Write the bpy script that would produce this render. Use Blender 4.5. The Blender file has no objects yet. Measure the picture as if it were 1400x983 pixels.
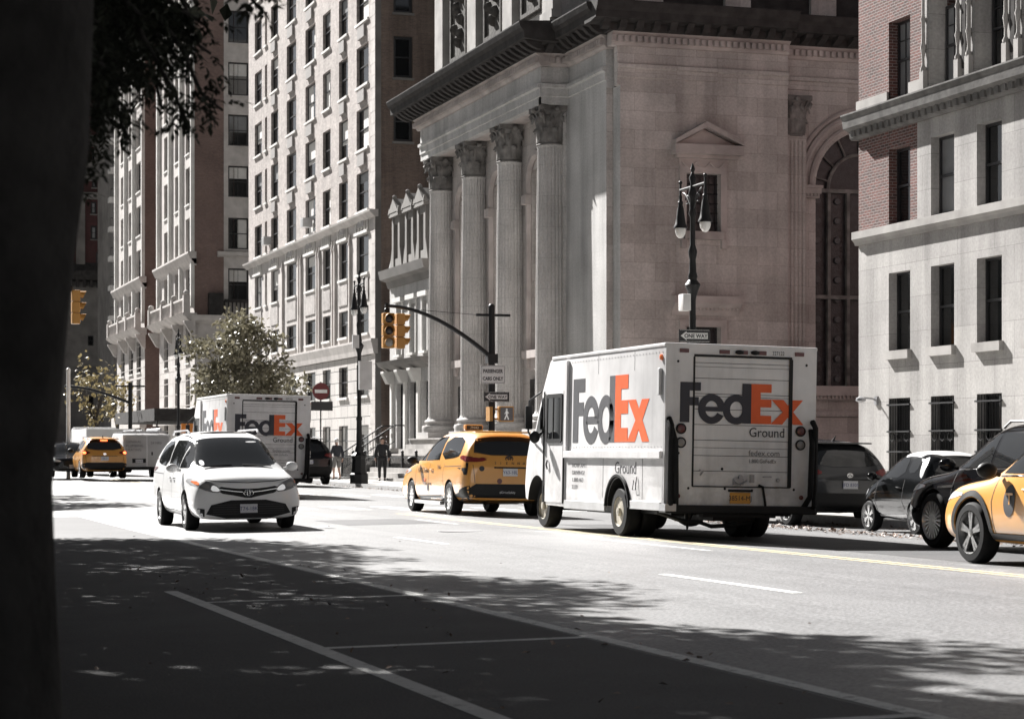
import bpy, bmesh, math, random
from mathutils import Vector, Matrix, noise
from mathutils.bvhtree import BVHTree
random.seed(7)
R=math.radians; PI=math.pi
SC=bpy.context.scene; COL=SC.collection
# ------------------------------------------------------------------ survey of the street
# world: X across the street (right), Y along the street (away), Z up; camera at X=0,Y=0
F=3020.;VX=-250.;HY=618.;H=1.30;CX=700.
TH=math.atan((CX-VX)/F);_c,_s=math.cos(TH),math.sin(TH)
def ray(px):
    t=(px-CX)/F
    return (t*_c+_s,_c-t*_s)
def onX(px,py,X):           # facade along the street -> (u=-Y, Z)
    dx,dy=ray(px);k=X/dx;return -dy*k,H-(py-HY)*k/F
def onY(px,py,Y):           # facade across the street -> (X, Z)
    dx,dy=ray(px);k=Y/dy;return dx*k,H-(py-HY)*k/F
def atd(px,zc):
    dx,dy=ray(px);return dx*zc,dy*zc
GP=[(-80,.02),(20,.0),(40,-.04),(60,-.02),(80,.06),(100,.15),(140,.28),(200,.3),(900,.3)]
def gz(Y):
    if Y<=GP[0][0]: return GP[0][1]
    for (a,b),(c2,d) in zip(GP,GP[1:]):
        if Y<=c2: return b+(d-b)*(Y-a)/(c2-a)
    return GP[-1][1]
CROWN=11.0
def rz(X,Y):
    return -.015*abs(min(max(X,-2),20)-CROWN)+gz(Y)

# ------------------------------------------------------------------ materials
MATS={}
def streaks(n,l,P,cur,amt,sc=(1.6,1.6,.10),lo=.42,hi=.66):
    mp=n.new('ShaderNodeMapping'); mp.inputs['Scale'].default_value=sc; l.new(P,mp.inputs['Vector'])
    x=n.new('ShaderNodeTexNoise'); x.inputs['Scale'].default_value=1; x.inputs['Detail'].default_value=6; x.inputs['Roughness'].default_value=.6; l.new(mp.outputs['Vector'],x.inputs['Vector'])
    r=n.new('ShaderNodeMapRange'); r.inputs['From Min'].default_value=lo; r.inputs['From Max'].default_value=hi; r.inputs['To Min'].default_value=1; r.inputs['To Max'].default_value=1-amt; l.new(x.outputs['Fac'],r.inputs['Value'])
    mx=n.new('ShaderNodeMix'); mx.data_type='RGBA'; mx.blend_type='MULTIPLY'; mx.inputs['Factor'].default_value=1; l.new(cur,mx.inputs['A']); l.new(r.outputs['Result'],mx.inputs['B']); return mx.outputs['Result']
def add_streaks(m,amt,**k):
    n,l=nt(m); b=n['Principled BSDF']; g=n.new('ShaderNodeTexCoord'); cur=b.inputs['Base Color'].links[0].from_socket
    l.new(streaks(n,l,g.outputs['Object'],cur,amt,**k),b.inputs['Base Color'])
def nt(m): return m.node_tree.nodes,m.node_tree.links
def mat(name,col=(.5,.5,.5),rough=.6,metal=0.,var=.0,vscale=3.,bump=0.,bscale=30.,spec=.5,coat=0.,emit=None,estr=0.,stain=0.,sscale=.35,trans=0.,alpha=1.,island=0.,speck=0.,speckscale=80.,sheen=0.,pos=True):
    m=bpy.data.materials.new(name); m.use_nodes=True
    n,l=nt(m); b=n['Principled BSDF']
    b.inputs['Base Color'].default_value=(*col,1); b.inputs['Roughness'].default_value=rough
    b.inputs['Metallic'].default_value=metal; b.inputs['Specular IOR Level'].default_value=spec
    b.inputs['Coat Weight'].default_value=coat; b.inputs['Coat Roughness'].default_value=.06
    b.inputs['Transmission Weight'].default_value=trans; b.inputs['Alpha'].default_value=alpha
    if emit: b.inputs['Emission Color'].default_value=(*emit,1); b.inputs['Emission Strength'].default_value=estr
    geo=n.new('ShaderNodeNewGeometry') if pos else n.new('ShaderNodeTexCoord')
    P=geo.outputs['Position'] if pos else geo.outputs['Object']
    cur=None
    def scale(sock,fac):   # multiply colour by fac socket
        mx=n.new('ShaderNodeMix'); mx.data_type='RGBA'; mx.blend_type='MULTIPLY'; mx.inputs['Factor'].default_value=1
        if sock is None: mx.inputs['A'].default_value=(*col,1)
        else: l.new(sock,mx.inputs['A'])
        l.new(fac,mx.inputs['B']); return mx.outputs['Result']
    def nz(sc,det,lo,hi,a=.3,bb=.7):
        t=n.new('ShaderNodeTexNoise'); t.inputs['Scale'].default_value=sc; t.inputs['Detail'].default_value=det
        l.new(P,t.inputs['Vector'])
        r=n.new('ShaderNodeMapRange'); r.inputs['From Min'].default_value=a; r.inputs['From Max'].default_value=bb
        r.inputs['To Min'].default_value=lo; r.inputs['To Max'].default_value=hi
        l.new(t.outputs['Fac'],r.inputs['Value']); return r.outputs['Result']
    if var: cur=scale(cur,nz(vscale,4,1-var,1+var))
    if stain: cur=scale(cur,nz(sscale,6,1-stain,1.0,.35,.6))
    if speck: cur=scale(cur,nz(speckscale,1,1-speck,1+speck))
    if island:
        g2=n.new('ShaderNodeNewGeometry'); r=n.new('ShaderNodeMapRange')
        r.inputs['To Min'].default_value=1-island; r.inputs['To Max'].default_value=1+island
        l.new(g2.outputs['Random Per Island'],r.inputs['Value']); cur=scale(cur,r.outputs['Result'])
    if cur is not None: l.new(cur,b.inputs['Base Color'])
    if bump:
        t=n.new('ShaderNodeTexNoise'); t.inputs['Scale'].default_value=bscale; t.inputs['Detail'].default_value=5
        l.new(P,t.inputs['Vector'])
        bp=n.new('ShaderNodeBump'); bp.inputs['Strength'].default_value=bump; bp.inputs['Distance'].default_value=.02
        l.new(t.outputs['Fac'],bp.inputs['Height']); l.new(bp.outputs['Normal'],b.inputs['Normal'])
    MATS[name]=m; return m
def brick(name,c1,c2,mortar,bw,rh,ms=.012,rough=.8,var=.15,vscale=.5,bump=.4,offset=.5,squash=1.,stain=0.,sscale=.25,bias=0.,fine=.12,streak=0.):
    m=bpy.data.materials.new(name); m.use_nodes=True
    n,l=nt(m); b=n['Principled BSDF']; b.inputs['Roughness'].default_value=rough; b.inputs['Specular IOR Level'].default_value=.25
    uv=n.new('ShaderNodeUVMap'); t=n.new('ShaderNodeTexBrick'); l.new(uv.outputs['UV'],t.inputs['Vector'])
    t.inputs['Scale'].default_value=1; t.inputs['Brick Width'].default_value=bw; t.inputs['Row Height'].default_value=rh
    t.inputs['Mortar Size'].default_value=ms; t.inputs['Mortar Smooth'].default_value=.3; t.inputs['Bias'].default_value=bias
    t.inputs['Color1'].default_value=(*c1,1); t.inputs['Color2'].default_value=(*c2,1); t.inputs['Mortar'].default_value=(*mortar,1)
    t.offset=offset
    geo=n.new('ShaderNodeNewGeometry')
    cur=t.outputs['Color']
    for sc,lo,hi,det in ((vscale,1-var,1+var,5),(14,1-fine,1+fine,4))+(((sscale,1-stain,1,7),) if stain else ()):
        x=n.new('ShaderNodeTexNoise'); x.inputs['Scale'].default_value=sc; x.inputs['Detail'].default_value=det; l.new(geo.outputs['Position'],x.inputs['Vector'])
        r=n.new('ShaderNodeMapRange'); r.inputs['From Min'].default_value=.3; r.inputs['From Max'].default_value=.7
        r.inputs['To Min'].default_value=lo; r.inputs['To Max'].default_value=hi; l.new(x.outputs['Fac'],r.inputs['Value'])
        mx=n.new('ShaderNodeMix'); mx.data_type='RGBA'; mx.blend_type='MULTIPLY'; mx.inputs['Factor'].default_value=1
        l.new(cur,mx.inputs['A']); l.new(r.outputs['Result'],mx.inputs['B']); cur=mx.outputs['Result']
    if streak: cur=streaks(n,l,geo.outputs['Position'],cur,streak)
    l.new(cur,b.inputs['Base Color'])
    if bump:
        bp=n.new('ShaderNodeBump'); bp.inputs['Strength'].default_value=bump; bp.inputs['Distance'].default_value=.012; bp.invert=True
        l.new(t.outputs['Fac'],bp.inputs['Height']); l.new(bp.outputs['Normal'],b.inputs['Normal'])
    MATS[name]=m; return m

# ------------------------------------------------------------------ mesh builder
class Fr:                    # a facade frame: u to the right as one faces it, v up, w outwards
    def __init__(s,O,N):
        s.O=Vector(O); s.N=Vector(N).normalized(); s.V=Vector((0,0,1)); s.U=s.V.cross(s.N)
    def p(s,u,v,w=0): return s.O+s.U*u+s.V*v+s.N*w
XY=None
class MB:
    def __init__(s): s.v=[]; s.f=[]; s.sm=[]
    def add(s,vs,fs,smooth=False):
        o=len(s.v); s.v+= [Vector(p) for p in vs]; s.f+=[tuple(o+i for i in f) for f in fs]; s.sm+=[smooth]*len(fs); return s
    def box(s,x0,x1,y0,y1,z0,z1,fr=None,bev=0):
        P=(lambda a,b,c:fr.p(a,b,c)) if fr else (lambda a,b,c:Vector((a,b,c)))
        # with fr: x=u,y=v,z=w
        q=[P(a,b,c) for c in (z0,z1) for b in (y0,y1) for a in (x0,x1)]
        s.add(q,[(0,2,3,1),(4,5,7,6),(0,1,5,4),(1,3,7,5),(3,2,6,7),(2,0,4,6)]); return s
    def obox(s,c,dx,dy,dz,rz=0):
        M=Matrix.Translation(c)@Matrix.Rotation(rz,4,'Z')
        q=[M@Vector((a*dx/2,b*dy/2,d*dz/2)) for d in (-1,1) for b in (-1,1) for a in (-1,1)]
        s.add(q,[(0,2,3,1),(4,5,7,6),(0,1,5,4),(1,3,7,5),(3,2,6,7),(2,0,4,6)]); return s
    def quad(s,a,b,c,d): s.add([a,b,c,d],[(0,1,2,3)]); return s
    def prism(s,pts,ext,smooth=False):   # pts: 3D loop, ext: vector
        n=len(pts); e=Vector(ext); vs=[Vector(p) for p in pts]+[Vector(p)+e for p in pts]
        s.add(vs,[tuple(range(n))[::-1],tuple(range(n,2*n))],False)
        o=len(s.v)-2*n
        for i in range(n):
            j=(i+1)%n; s.f.append((o+i,o+j,o+n+j,o+n+i)); s.sm.append(smooth)
        return s
    def prof(s,fr,u0,u1,pts,smooth=False):   # pts (w,v) profile swept along u
        n=len(pts)
        s.prism([fr.p(u0,v,w) for w,v in pts],fr.U*(u1-u0),smooth); return s
    def tube(s,path,rad,seg=8,cap=True,smooth=True):
        path=[Vector(p) for p in path]; n=len(path)
        rs=rad if isinstance(rad,(list,tuple)) else [rad]*n
        rings=[]; prev=None
        for i,p in enumerate(path):
            d=(path[min(i+1,n-1)]-path[max(i-1,0)])
            if d.length<1e-9: d=Vector((0,0,1))
            d.normalize()
            if prev is None:
                a=Vector((0,0,1)) if abs(d.z)<.9 else Vector((1,0,0)); x=d.cross(a).normalized()
            else:
                x=prev-d*prev.dot(d)
                if x.length<1e-6: x=d.orthogonal()
                x.normalize()
            prev=x; y=d.cross(x)
            rings.append([p+(x*math.cos(2*PI*k/seg)+y*math.sin(2*PI*k/seg))*rs[i] for k in range(seg)])
        o=len(s.v); s.v+=[q for r in rings for q in r]
        for i in range(n-1):
            for k in range(seg):
                k2=(k+1)%seg; s.f.append((o+i*seg+k,o+i*seg+k2,o+(i+1)*seg+k2,o+(i+1)*seg+k)); s.sm.append(smooth)
        if cap:
            s.f.append(tuple(o+k for k in range(seg))[::-1]); s.sm.append(False)
            s.f.append(tuple(o+(n-1)*seg+k for k in range(seg))); s.sm.append(False)
        return s
    def lathe(s,prof,c=(0,0,0),seg=24,M=None,smooth=True,rfun=None):   # prof (r,z)
        M=M or Matrix.Translation(c); o=len(s.v); n=len(prof)
        for r,z in prof:
            for k in range(seg):
                a=2*PI*k/seg; rr=r*(rfun(a,z) if rfun else 1)
                s.v.append(M@Vector((rr*math.cos(a),rr*math.sin(a),z)))
        for i in range(n-1):
            for k in range(seg):
                k2=(k+1)%seg; s.f.append((o+i*seg+k,o+i*seg+k2,o+(i+1)*seg+k2,o+(i+1)*seg+k)); s.sm.append(smooth)
        s.f.append(tuple(o+k for k in range(seg))[::-1]); s.sm.append(False)
        s.f.append(tuple(o+(n-1)*seg+k for k in range(seg))); s.sm.append(False)
        return s
    def ball(s,c,rx,ry=None,rz_=None,seg=12,rings=8):
        ry=ry or rx; rz_=rz_ or rx
        pr=[(math.sin(PI*i/rings) if 0<i<rings else .01,-math.cos(PI*i/rings)) for i in range(rings+1)]
        s.lathe(pr,seg=seg,M=Matrix.Translation(c)@Matrix.Diagonal((rx,ry,rz_,1))); return s
    def text(s,body,M,size=1,ext=.002,align='LEFT',sx=1,bold=0):
        cu=bpy.data.curves.new('t','FONT'); cu.body=body; cu.size=size; cu.extrude=ext; cu.align_x=align; cu.resolution_u=3; cu.offset=bold
        ob=bpy.data.objects.new('t',cu); COL.objects.link(ob); bpy.context.view_layer.update()
        me=bpy.data.meshes.new_from_object(ob.evaluated_get(bpy.context.evaluated_depsgraph_get()))
        MM=M@Matrix.Diagonal((sx,1,1,1))
        s.add([MM@v.co for v in me.vertices],[tuple(p.vertices) for p in me.polygons])
        bpy.data.objects.remove(ob); bpy.data.curves.remove(cu); bpy.data.meshes.remove(me); return s
    def mesh(s,name,m=None,inv=None,recalc=True,bevel=0,ang=40):
        me=bpy.data.meshes.new(name)
        me.from_pydata([tuple((inv@p) if inv else p) for p in s.v],[],s.f)
        me.polygons.foreach_set('use_smooth',s.sm)
        if recalc or bevel:
            bm=bmesh.new(); bm.from_mesh(me)
            if recalc: bmesh.ops.recalc_face_normals(bm,faces=bm.faces)
            if bevel:
                es=[e for e in bm.edges if len(e.link_faces)==2 and e.calc_face_angle(0)>.6]
                bmesh.ops.bevel(bm,geom=es,offset=bevel,segments=2,affect='EDGES',profile=.6,clamp_overlap=True)
            bm.to_mesh(me); bm.free()
        if any(s.sm): me.set_sharp_from_angle(angle=R(ang))
        uvbox(me)
        if m is not None: me.materials.append(MATS[m] if isinstance(m,str) else m)
        return me
    def build(s,name,m,parent=None,world=False,recalc=True,bevel=0,ang=40):
        inv=None
        if world and parent is not None: inv=world_of(parent).inverted()
        return obj(name,s.mesh(name,m,inv,recalc,bevel,ang),parent)
def uvbox(me):
    uv=me.uv_layers.new(name='UVMap') if not me.uv_layers else me.uv_layers[0]
    d=[0.]*(2*len(me.loops)); vs=me.vertices
    for p in me.polygons:
        n=p.normal; a,b,c2=abs(n.x),abs(n.y),abs(n.z)
        for li in p.loop_indices:
            co=vs[me.loops[li].vertex_index].co
            if c2>=a and c2>=b: d[2*li],d[2*li+1]=co.x,co.y
            elif a>=b: d[2*li],d[2*li+1]=co.y,co.z
            else: d[2*li],d[2*li+1]=co.x,co.z
    uv.data.foreach_set('uv',d)
def world_of(o):
    M=o.matrix_basis.copy()
    while o.parent: o=o.parent; M=o.matrix_basis@M
    return M
def obj(name,me,parent=None):
    o=bpy.data.objects.new(name,me); COL.objects.link(o)
    if parent is not None: o.parent=parent
    return o
def tag(o,label=None,cat=None,group=None,kind=None):
    if label: o['label']=label
    if cat: o['category']=cat
    if group: o['group']=group
    if kind: o['kind']=kind
    return o
def thing(name,label,cat,loc=(0,0,0),rotz=0,group=None,tilt=0):
    o=bpy.data.objects.new(name,None); COL.objects.link(o); o.empty_display_size=.2
    o.rotation_mode='YXZ' if tilt else 'XYZ'
    o.location=loc; o.rotation_euler=(0,tilt,rotz)
    if tilt:
        o.rotation_mode='XYZ'; o.rotation_euler=(Matrix.Rotation(tilt,4,'Y')@Matrix.Rotation(rotz,4,'Z')).to_euler('XYZ')
    return tag(o,label,cat,group)
def copy_tree(o,parent=None):
    c=o.copy(); COL.objects.link(c); c.parent=parent
    for ch in list(o.children): copy_tree(ch,c)
    return c
def struct(name,mb,m,recalc=False):
    return tag(mb.build(name,m,recalc=recalc),kind='structure')
# wall with rectangular openings and reveals
def wall(mb,fr,u0,u1,v0,v1,holes,depth=.25,w=0):
    us=sorted({u0,u1}|{h[i] for h in holes for i in (0,1) if u0<h[i]<u1}); vs=sorted({v0,v1}|{h[i] for h in holes for i in (2,3) if v0<h[i]<v1})
    idx={}
    def vid(i,j):
        if (i,j) not in idx: idx[(i,j)]=len(mb.v); mb.v.append(fr.p(us[i],vs[j],w))
        return idx[(i,j)]
    for i in range(len(us)-1):
        for j in range(len(vs)-1):
            cu,cv=(us[i]+us[i+1])/2,(vs[j]+vs[j+1])/2
            if any(h[0]<cu<h[1] and h[2]<cv<h[3] for h in holes): continue
            mb.f.append((vid(i,j),vid(i+1,j),vid(i+1,j+1),vid(i,j+1))); mb.sm.append(False)
    for a,b,c2,d in [h[:4] for h in holes]:
        for q in (((a,c2),(a,d)),((b,d),(b,c2)),((a,d),(b,d)),((b,c2),(a,c2))):
            (p,r),(s2,t)=q
            mb.quad(fr.p(p,r,w),fr.p(p,r,w-depth),fr.p(s2,t,w-depth),fr.p(s2,t,w))
_wc={}
def window(par,fr,u0,u1,v0,v1,w,glass='glass',frame='frame_dark',sill=None,rail=True,mun=(0,0),curtain=0,bar=.05,vent=None,name='window',sillh=.12,sillo=.1):
    """glass pane set at depth w in the opening, with sash, sill and what hangs behind as its pieces"""
    W,Hh=u1-u0,v1-v0
    key=(round(W,2),round(Hh,2),glass,frame,sill,rail,mun,curtain,bar,vent,tuple(fr.N),sillh,sillo,round(w,2))
    if key not in _wc:
        g=Fr((0,0,0),fr.N); L=[]
        b=MB(); b.box(0,W,0,Hh,-.03,0,g); L.append((name,b.mesh(name,glass)))
        b=MB()
        for (a,c2,d,e) in ((0,bar,0,Hh),(W-bar,W,0,Hh),(bar,W-bar,0,bar),(bar,W-bar,Hh-bar,Hh)): b.box(a,c2,d,e,.002,.05,g)
        if rail: b.box(bar,W-bar,Hh*.5-.03,Hh*.5+.03,.004,.065,g)
        for k in range(mun[0]): x=W*(k+1)/(mun[0]+1); b.box(x-.012,x+.012,bar,Hh-bar,.003,.03,g)
        for k in range(mun[1]): y=Hh*.5+(Hh*.5)*(k+1)/(mun[1]+1); b.box(bar,W-bar,y-.012,y+.012,.003,.033,g)
        L.append(('frame',b.mesh('frame',frame)))
        if curtain>1:
            k=curtain-1; b=MB(); b.box(bar,W-bar,Hh*(1-k),Hh-bar,.0015,.004,g); L.append(('blind',b.mesh('blind','blind_sky_grey' if round(k*100)%2 else 'blind')))
        elif curtain:
            b=MB(); k=abs(curtain); a=(0 if curtain>0 else W*(1-k))
            b.box(a+bar,min(a+W*k,W)-bar,bar,Hh-bar,.0015,.0025 if False else .004,g); L.append(('blind',b.mesh('blind','blind_sky_grey' if k>.95 else 'blind')))
        if sill:
            b=MB(); b.box(-.07,W+.07,-sillh,0,-.05,-w+sillo,g); L.append(('sill',b.mesh('sill',sill)))
        if vent:
            b=MB(); c2=W/2; b.box(c2-W*.27,c2+W*.27,-.85,-.25,-w-.02,-w+.12,g)
            L.append(('air_conditioner',b.mesh('air_conditioner',vent)))
        _wc[key]=L
    root=None; o0=fr.p(u0,v0,w)-(world_of(par).translation if par else Vector())
    for nme,me in _wc[key]:
        o=obj(nme,me,root if root else par)
        if root is None: o.location=o0; root=o
    return root
# ------------------------------------------------------------------ palette
def asphalt():
    m=mat('asphalt',(.15,.15,.152),.50,var=.10,vscale=1.3,speck=.5,speckscale=32,bump=.25,bscale=60,stain=.18,sscale=.22,spec=.9)
    add_streaks(m,.16,sc=(1.1,.03,1),lo=.45,hi=.6); add_streaks(m,.14,sc=(5,.12,1),lo=.52,hi=.62)
    return m
asphalt()
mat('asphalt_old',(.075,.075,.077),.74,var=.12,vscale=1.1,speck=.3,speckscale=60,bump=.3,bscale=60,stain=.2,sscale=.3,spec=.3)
def paint(name,col,cover=.42):
    m=mat(name,col,.55,var=.08,vscale=4,bump=.2,bscale=70,spec=.4); n,l=nt(m); b=n['Principled BSDF']
    src=b.inputs['Base Color'].links[0].from_socket
    t=n.new('ShaderNodeTexNoise'); t.inputs['Scale'].default_value=9; t.inputs['Detail'].default_value=8; t.inputs['Roughness'].default_value=.75
    g=n.new('ShaderNodeNewGeometry'); l.new(g.outputs['Position'],t.inputs['Vector'])
    r=n.new('ShaderNodeMapRange'); r.inputs['From Min'].default_value=cover; r.inputs['From Max'].default_value=cover+.12; l.new(t.outputs['Fac'],r.inputs['Value'])
    mx=n.new('ShaderNodeMix'); mx.data_type='RGBA'; mx.inputs['A'].default_value=(.2,.2,.2,1); l.new(r.outputs['Result'],mx.inputs['Factor']); l.new(src,mx.inputs['B'])
    l.new(mx.outputs['Result'],b.inputs['Base Color'])
paint('paint_white',(.72,.72,.70),.36); paint('paint_grey',(.58,.58,.57),.34); paint('paint_yellow',(.60,.52,.34),.34)
brick('concrete',(.42,.41,.39),(.37,.365,.35),(.2,.2,.2),1.5,1.5,.015,.8,var=.12,bump=.2,offset=0,stain=.2)
mat('granite',(.36,.355,.35),.7,var=.15,vscale=6,speck=.25,speckscale=50)
mat('earth',(.10,.095,.085),.95,var=.3,vscale=.5)
mat('black_metal',(.010,.010,.011),.5,bump=.05,bscale=40,spec=.35)
mat('black_rubber',(.008,.008,.0085),.75,spec=.25,var=.3,vscale=8)
mat('grey_metal',(.36,.36,.37),.4,metal=.6,var=.1)
mat('galv',(.5,.5,.5),.5,metal=.3,var=.1)
# ------------------------------------------------------------------ ground
CURB=19.8
def road_mesh(name,xs,ys,m,dz=0):
    b=MB(); nx,ny=len(xs),len(ys)
    b.v=[Vector((x,y,rz(x,y)+dz)) for y in ys for x in xs]
    b.f=[(j*nx+i,j*nx+i+1,(j+1)*nx+i+1,(j+1)*nx+i) for j in range(ny-1) for i in range(nx-1)]; b.sm=[True]*len(b.f)
    return struct(name,b,m)
def lin(a,b,n): return [a+(b-a)*i/n for i in range(n+1)]
b=MB(); b.quad((-700,-300,-.75),(700,-300,-.75),(700,1000,-.75),(-700,1000,-.75)); struct('ground',b,'earth')
road_mesh('road',[.9,3,6,9,11,13,16,19.8],lin(-40,260,150),'asphalt')
road_mesh('side_street',[19.8,24,40,90],lin(55.5,64.5,4),'asphalt')
road_mesh('far_side_street',[19.8,24,40,90],lin(136,146,4),'asphalt')
def strip(b,x0,x1,y0,y1,dz=.004,n=None):
    n=n or max(1,int((y1-y0)/1.0)); o=len(b.v)
    xs=[x0,x1] if not (x0<CROWN<x1) else [x0,CROWN,x1]
    k=len(xs)
    for y in lin(y0,y1,n):
        for x in xs: b.v.append(Vector((x,y,rz(x,y)+dz)))
    for j in range(n):
        for i in range(k-1): b.f.append((o+j*k+i,o+j*k+i+1,o+(j+1)*k+i+1,o+(j+1)*k+i)); b.sm.append(False)
# markings (painted on the road: one sheet per kind of line)
b=MB(); strip(b,5.47,5.61,3,49)
strip(b,8.78,8.90,19.1,22.6); 
for y in (31.3,43.5,70,82,94,106): strip(b,8.78,8.90,y,y+3)
strip(b,11.35,11.45,27.4,32.2); strip(b,11.35,11.45,39.6,42.6)
struct('lane_lines',b,'paint_white')
b=MB(); strip(b,3.36,3.50,3,22.5)
for y in (5.2,10.35,15.5,20.6): strip(b,3.5,5.47,y,y+.13)
struct('bike_lane_lines',b,'paint_grey')
b=MB()
for x in (12.08,12.30): strip(b,x,x+.11,3,47); 
for x in (12.08,12.30): strip(b,x,x+.11,70,134)
struct('centre_lines',b,'paint_yellow')
b=MB()
for k in range(14): strip(b,1.4+k*1.3,2.0+k*1.3,50.2,53.6)
for k in range(14): strip(b,1.4+k*1.3,2.0+k*1.3,66.2,69.4)
struct('crosswalk',b,'paint_white')
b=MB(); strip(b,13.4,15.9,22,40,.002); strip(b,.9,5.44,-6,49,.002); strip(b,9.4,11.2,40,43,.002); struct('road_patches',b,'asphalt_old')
b=MB(); b.lathe([(.38,0),(.38,.012)],(10.4,36,rz(10.4,36)-.004),24); b.lathe([(.33,0),(.33,.012)],(9.6,58,rz(9.6,58)-.004),24)
tag(b.build('manhole_cover','grey_metal'),kind='structure')
# pavements with a granite kerb
def curbx(Y,segs,r=3.):
    for a,c in segs:
        if a<=Y<=c:
            for e in (a,c):
                d=abs(Y-e)
                if d<r and -30<e<140: return CURB+r-math.sqrt(max(0,r*r-(r-d)**2))
    return CURB
SEGS=[(-40,55.5),(64.5,136),(146,260)]
def swz(Y): return rz(CURB,Y)+.15
pv=MB(); kb=MB()
for a,c in SEGS:
    ys=sorted(set([a,c]+[a+.001]+[c-.001]+[a+3-3*math.cos(t*PI/16) for t in range(9)]+[c-3+3*math.cos(t*PI/16) for t in range(9)]+lin(a+3,c-3,int((c-a)/2))))
    for y0,y1 in zip(ys,ys[1:]):
        x0,x1=curbx(y0,SEGS),curbx(y1,SEGS); z0,z1=swz(y0),swz(y1)
        pv.quad((x0+.18,y0,z0),(95,y0,z0),(95,y1,z1),(x1+.18,y1,z1))
        kb.quad((x0,y0,z0+.003),(x0+.18,y0,z0),(x1+.18,y1,z1),(x1,y1,z1+.003)); kb.quad((x0,y0,z0-.3),(x0,y0,z0+.003),(x1,y1,z1+.003),(x1,y1,z1-.3))
    for y,sg in ((a,1),(c,-1)):
        z=swz(y); kb.quad((CURB+3,y,z-.35),(95,y,z-.35),(95,y,z+.003),(CURB+3,y,z+.003))
def near_z(Y): return rz(.9,Y)+.15
for y0,y1 in zip(lin(-40,260,150),lin(-40,260,150)[1:]):
    pv.quad((-12,y0,near_z(y0)),(.72,y0,near_z(y0)),(.72,y1,near_z(y1)),(-12,y1,near_z(y1)))
    kb.quad((.72,y0,near_z(y0)),(.9,y0,near_z(y0)),(.9,y1,near_z(y1)),(.72,y1,near_z(y1))); kb.quad((.9,y0,near_z(y0)),(.9,y0,near_z(y0)-.3),(.9,y1,near_z(y1)-.3),(.9,y1,near_z(y1)))
struct('pavement',pv,'concrete'); struct('kerb',kb,'granite')
b=MB(); b.quad((-160,-60,-.3),(-12,-60,-.02),(-12,300,.2),(-160,300,.2)); struct('park_lawn',b,'earth')
# ------------------------------------------------------------------ building materials
brick('church_stone',(.62,.58,.555),(.485,.445,.42),(.38,.345,.32),1.55,.66,.008,.85,var=.14,vscale=.8,bump=.35,stain=.22,sscale=.3,streak=.22)
brick('church_grey',(.58,.57,.56),(.55,.54,.53),(.5,.49,.48),1.9,.7,.005,.85,var=.1,vscale=.6,bump=.2,stain=.25,sscale=.35,streak=.25)
brick('column_stone',(.64,.62,.605),(.61,.59,.575),(.48,.465,.45),60,1.15,.010,.85,var=.08,vscale=1.2,bump=.2,stain=.3,sscale=.5,streak=.2)
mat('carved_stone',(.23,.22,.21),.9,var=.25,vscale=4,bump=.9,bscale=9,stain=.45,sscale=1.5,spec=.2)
mat('trim_stone',(.50,.45,.43),.85,var=.12,vscale=2,bump=.15,bscale=30,stain=.3,sscale=.6,spec=.2)
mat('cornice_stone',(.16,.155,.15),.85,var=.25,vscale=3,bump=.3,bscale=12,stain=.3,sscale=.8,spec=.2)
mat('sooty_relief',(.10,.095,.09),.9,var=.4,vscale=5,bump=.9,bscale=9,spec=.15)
mat('soot_shade_stone',(.045,.042,.041),.9,var=.3,vscale=2.5,bump=.5,bscale=8,spec=.15)  # soot on the cornices; on the attic block it is painted shade
brick('limestone',(.47,.455,.44),(.41,.395,.385),(.27,.26,.25),1.75,.86,.007,.8,var=.12,vscale=.9,bump=.25,stain=.25,sscale=.3,streak=.28)
mat('limestone_trim',(.39,.375,.36),.8,var=.1,vscale=2,bump=.15,bscale=25,stain=.28,sscale=.9,spec=.25)
brick('red_brick',(.155,.068,.058),(.075,.05,.047),(.27,.24,.23),.21,.075,.010,.85,var=.15,bump=.5,bias=-.1,fine=.2)
brick('pale_brick',(.50,.455,.43),(.37,.33,.315),(.46,.43,.41),.30,.10,.008,.85,var=.14,vscale=2.2,bump=.4,stain=.2,sscale=.3,fine=.15,streak=.15)
brick('brown_brick',(.27,.20,.165),(.20,.15,.13),(.25,.21,.185),.22,.075,.010,.9,var=.2,vscale=.35,bump=.4,stain=.35,sscale=.12,streak=.4)
brick('rose_brick',(.235,.16,.14),(.185,.13,.115),(.2,.16,.15),.22,.075,.009,.9,var=.14,bump=.4,stain=.25,sscale=.2)
brick('rusticated',(.54,.515,.495),(.52,.495,.475),(.16,.155,.15),1.5,.62,.03,.8,var=.08,bump=1.,stain=.15)
mat('pale_trim',(.52,.49,.47),.8,var=.1,vscale=2,bump=.2,bscale=14,stain=.2,sscale=.8,spec=.25)
mat('carved_trim',(.42,.395,.38),.85,var=.2,vscale=6,bump=1.,bscale=7,stain=.3,sscale=1.2,spec=.2)
mat('white_stone',(.66,.65,.63),.75,var=.06,vscale=2,stain=.15,sscale=.6,spec=.3)
mat('slate',(.22,.22,.22),.6,var=.2,vscale=6,bump=.3,bscale=12)
brick('dark_red_brick',(.075,.03,.03),(.05,.024,.024),(.06,.04,.04),.22,.075,.009,.9,var=.15,bump=.3)
mat('grey_stone',(.20,.19,.18),.9,var=.12,vscale=1,stain=.35,sscale=.25)
mat('glass',(.012,.013,.014),.06,spec=.8,bump=.04,bscale=1.2)
mat('glass_leaded',(.02,.021,.024),.3,var=.6,vscale=7,bump=.8,bscale=14,spec=.6)
mat('roundel_glass',(.07,.072,.075),.4,spec=.5)
mat('frame_dark',(.022,.022,.024),.45)
mat('blind',(.62,.61,.59),.8,var=.06,vscale=3)
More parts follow.
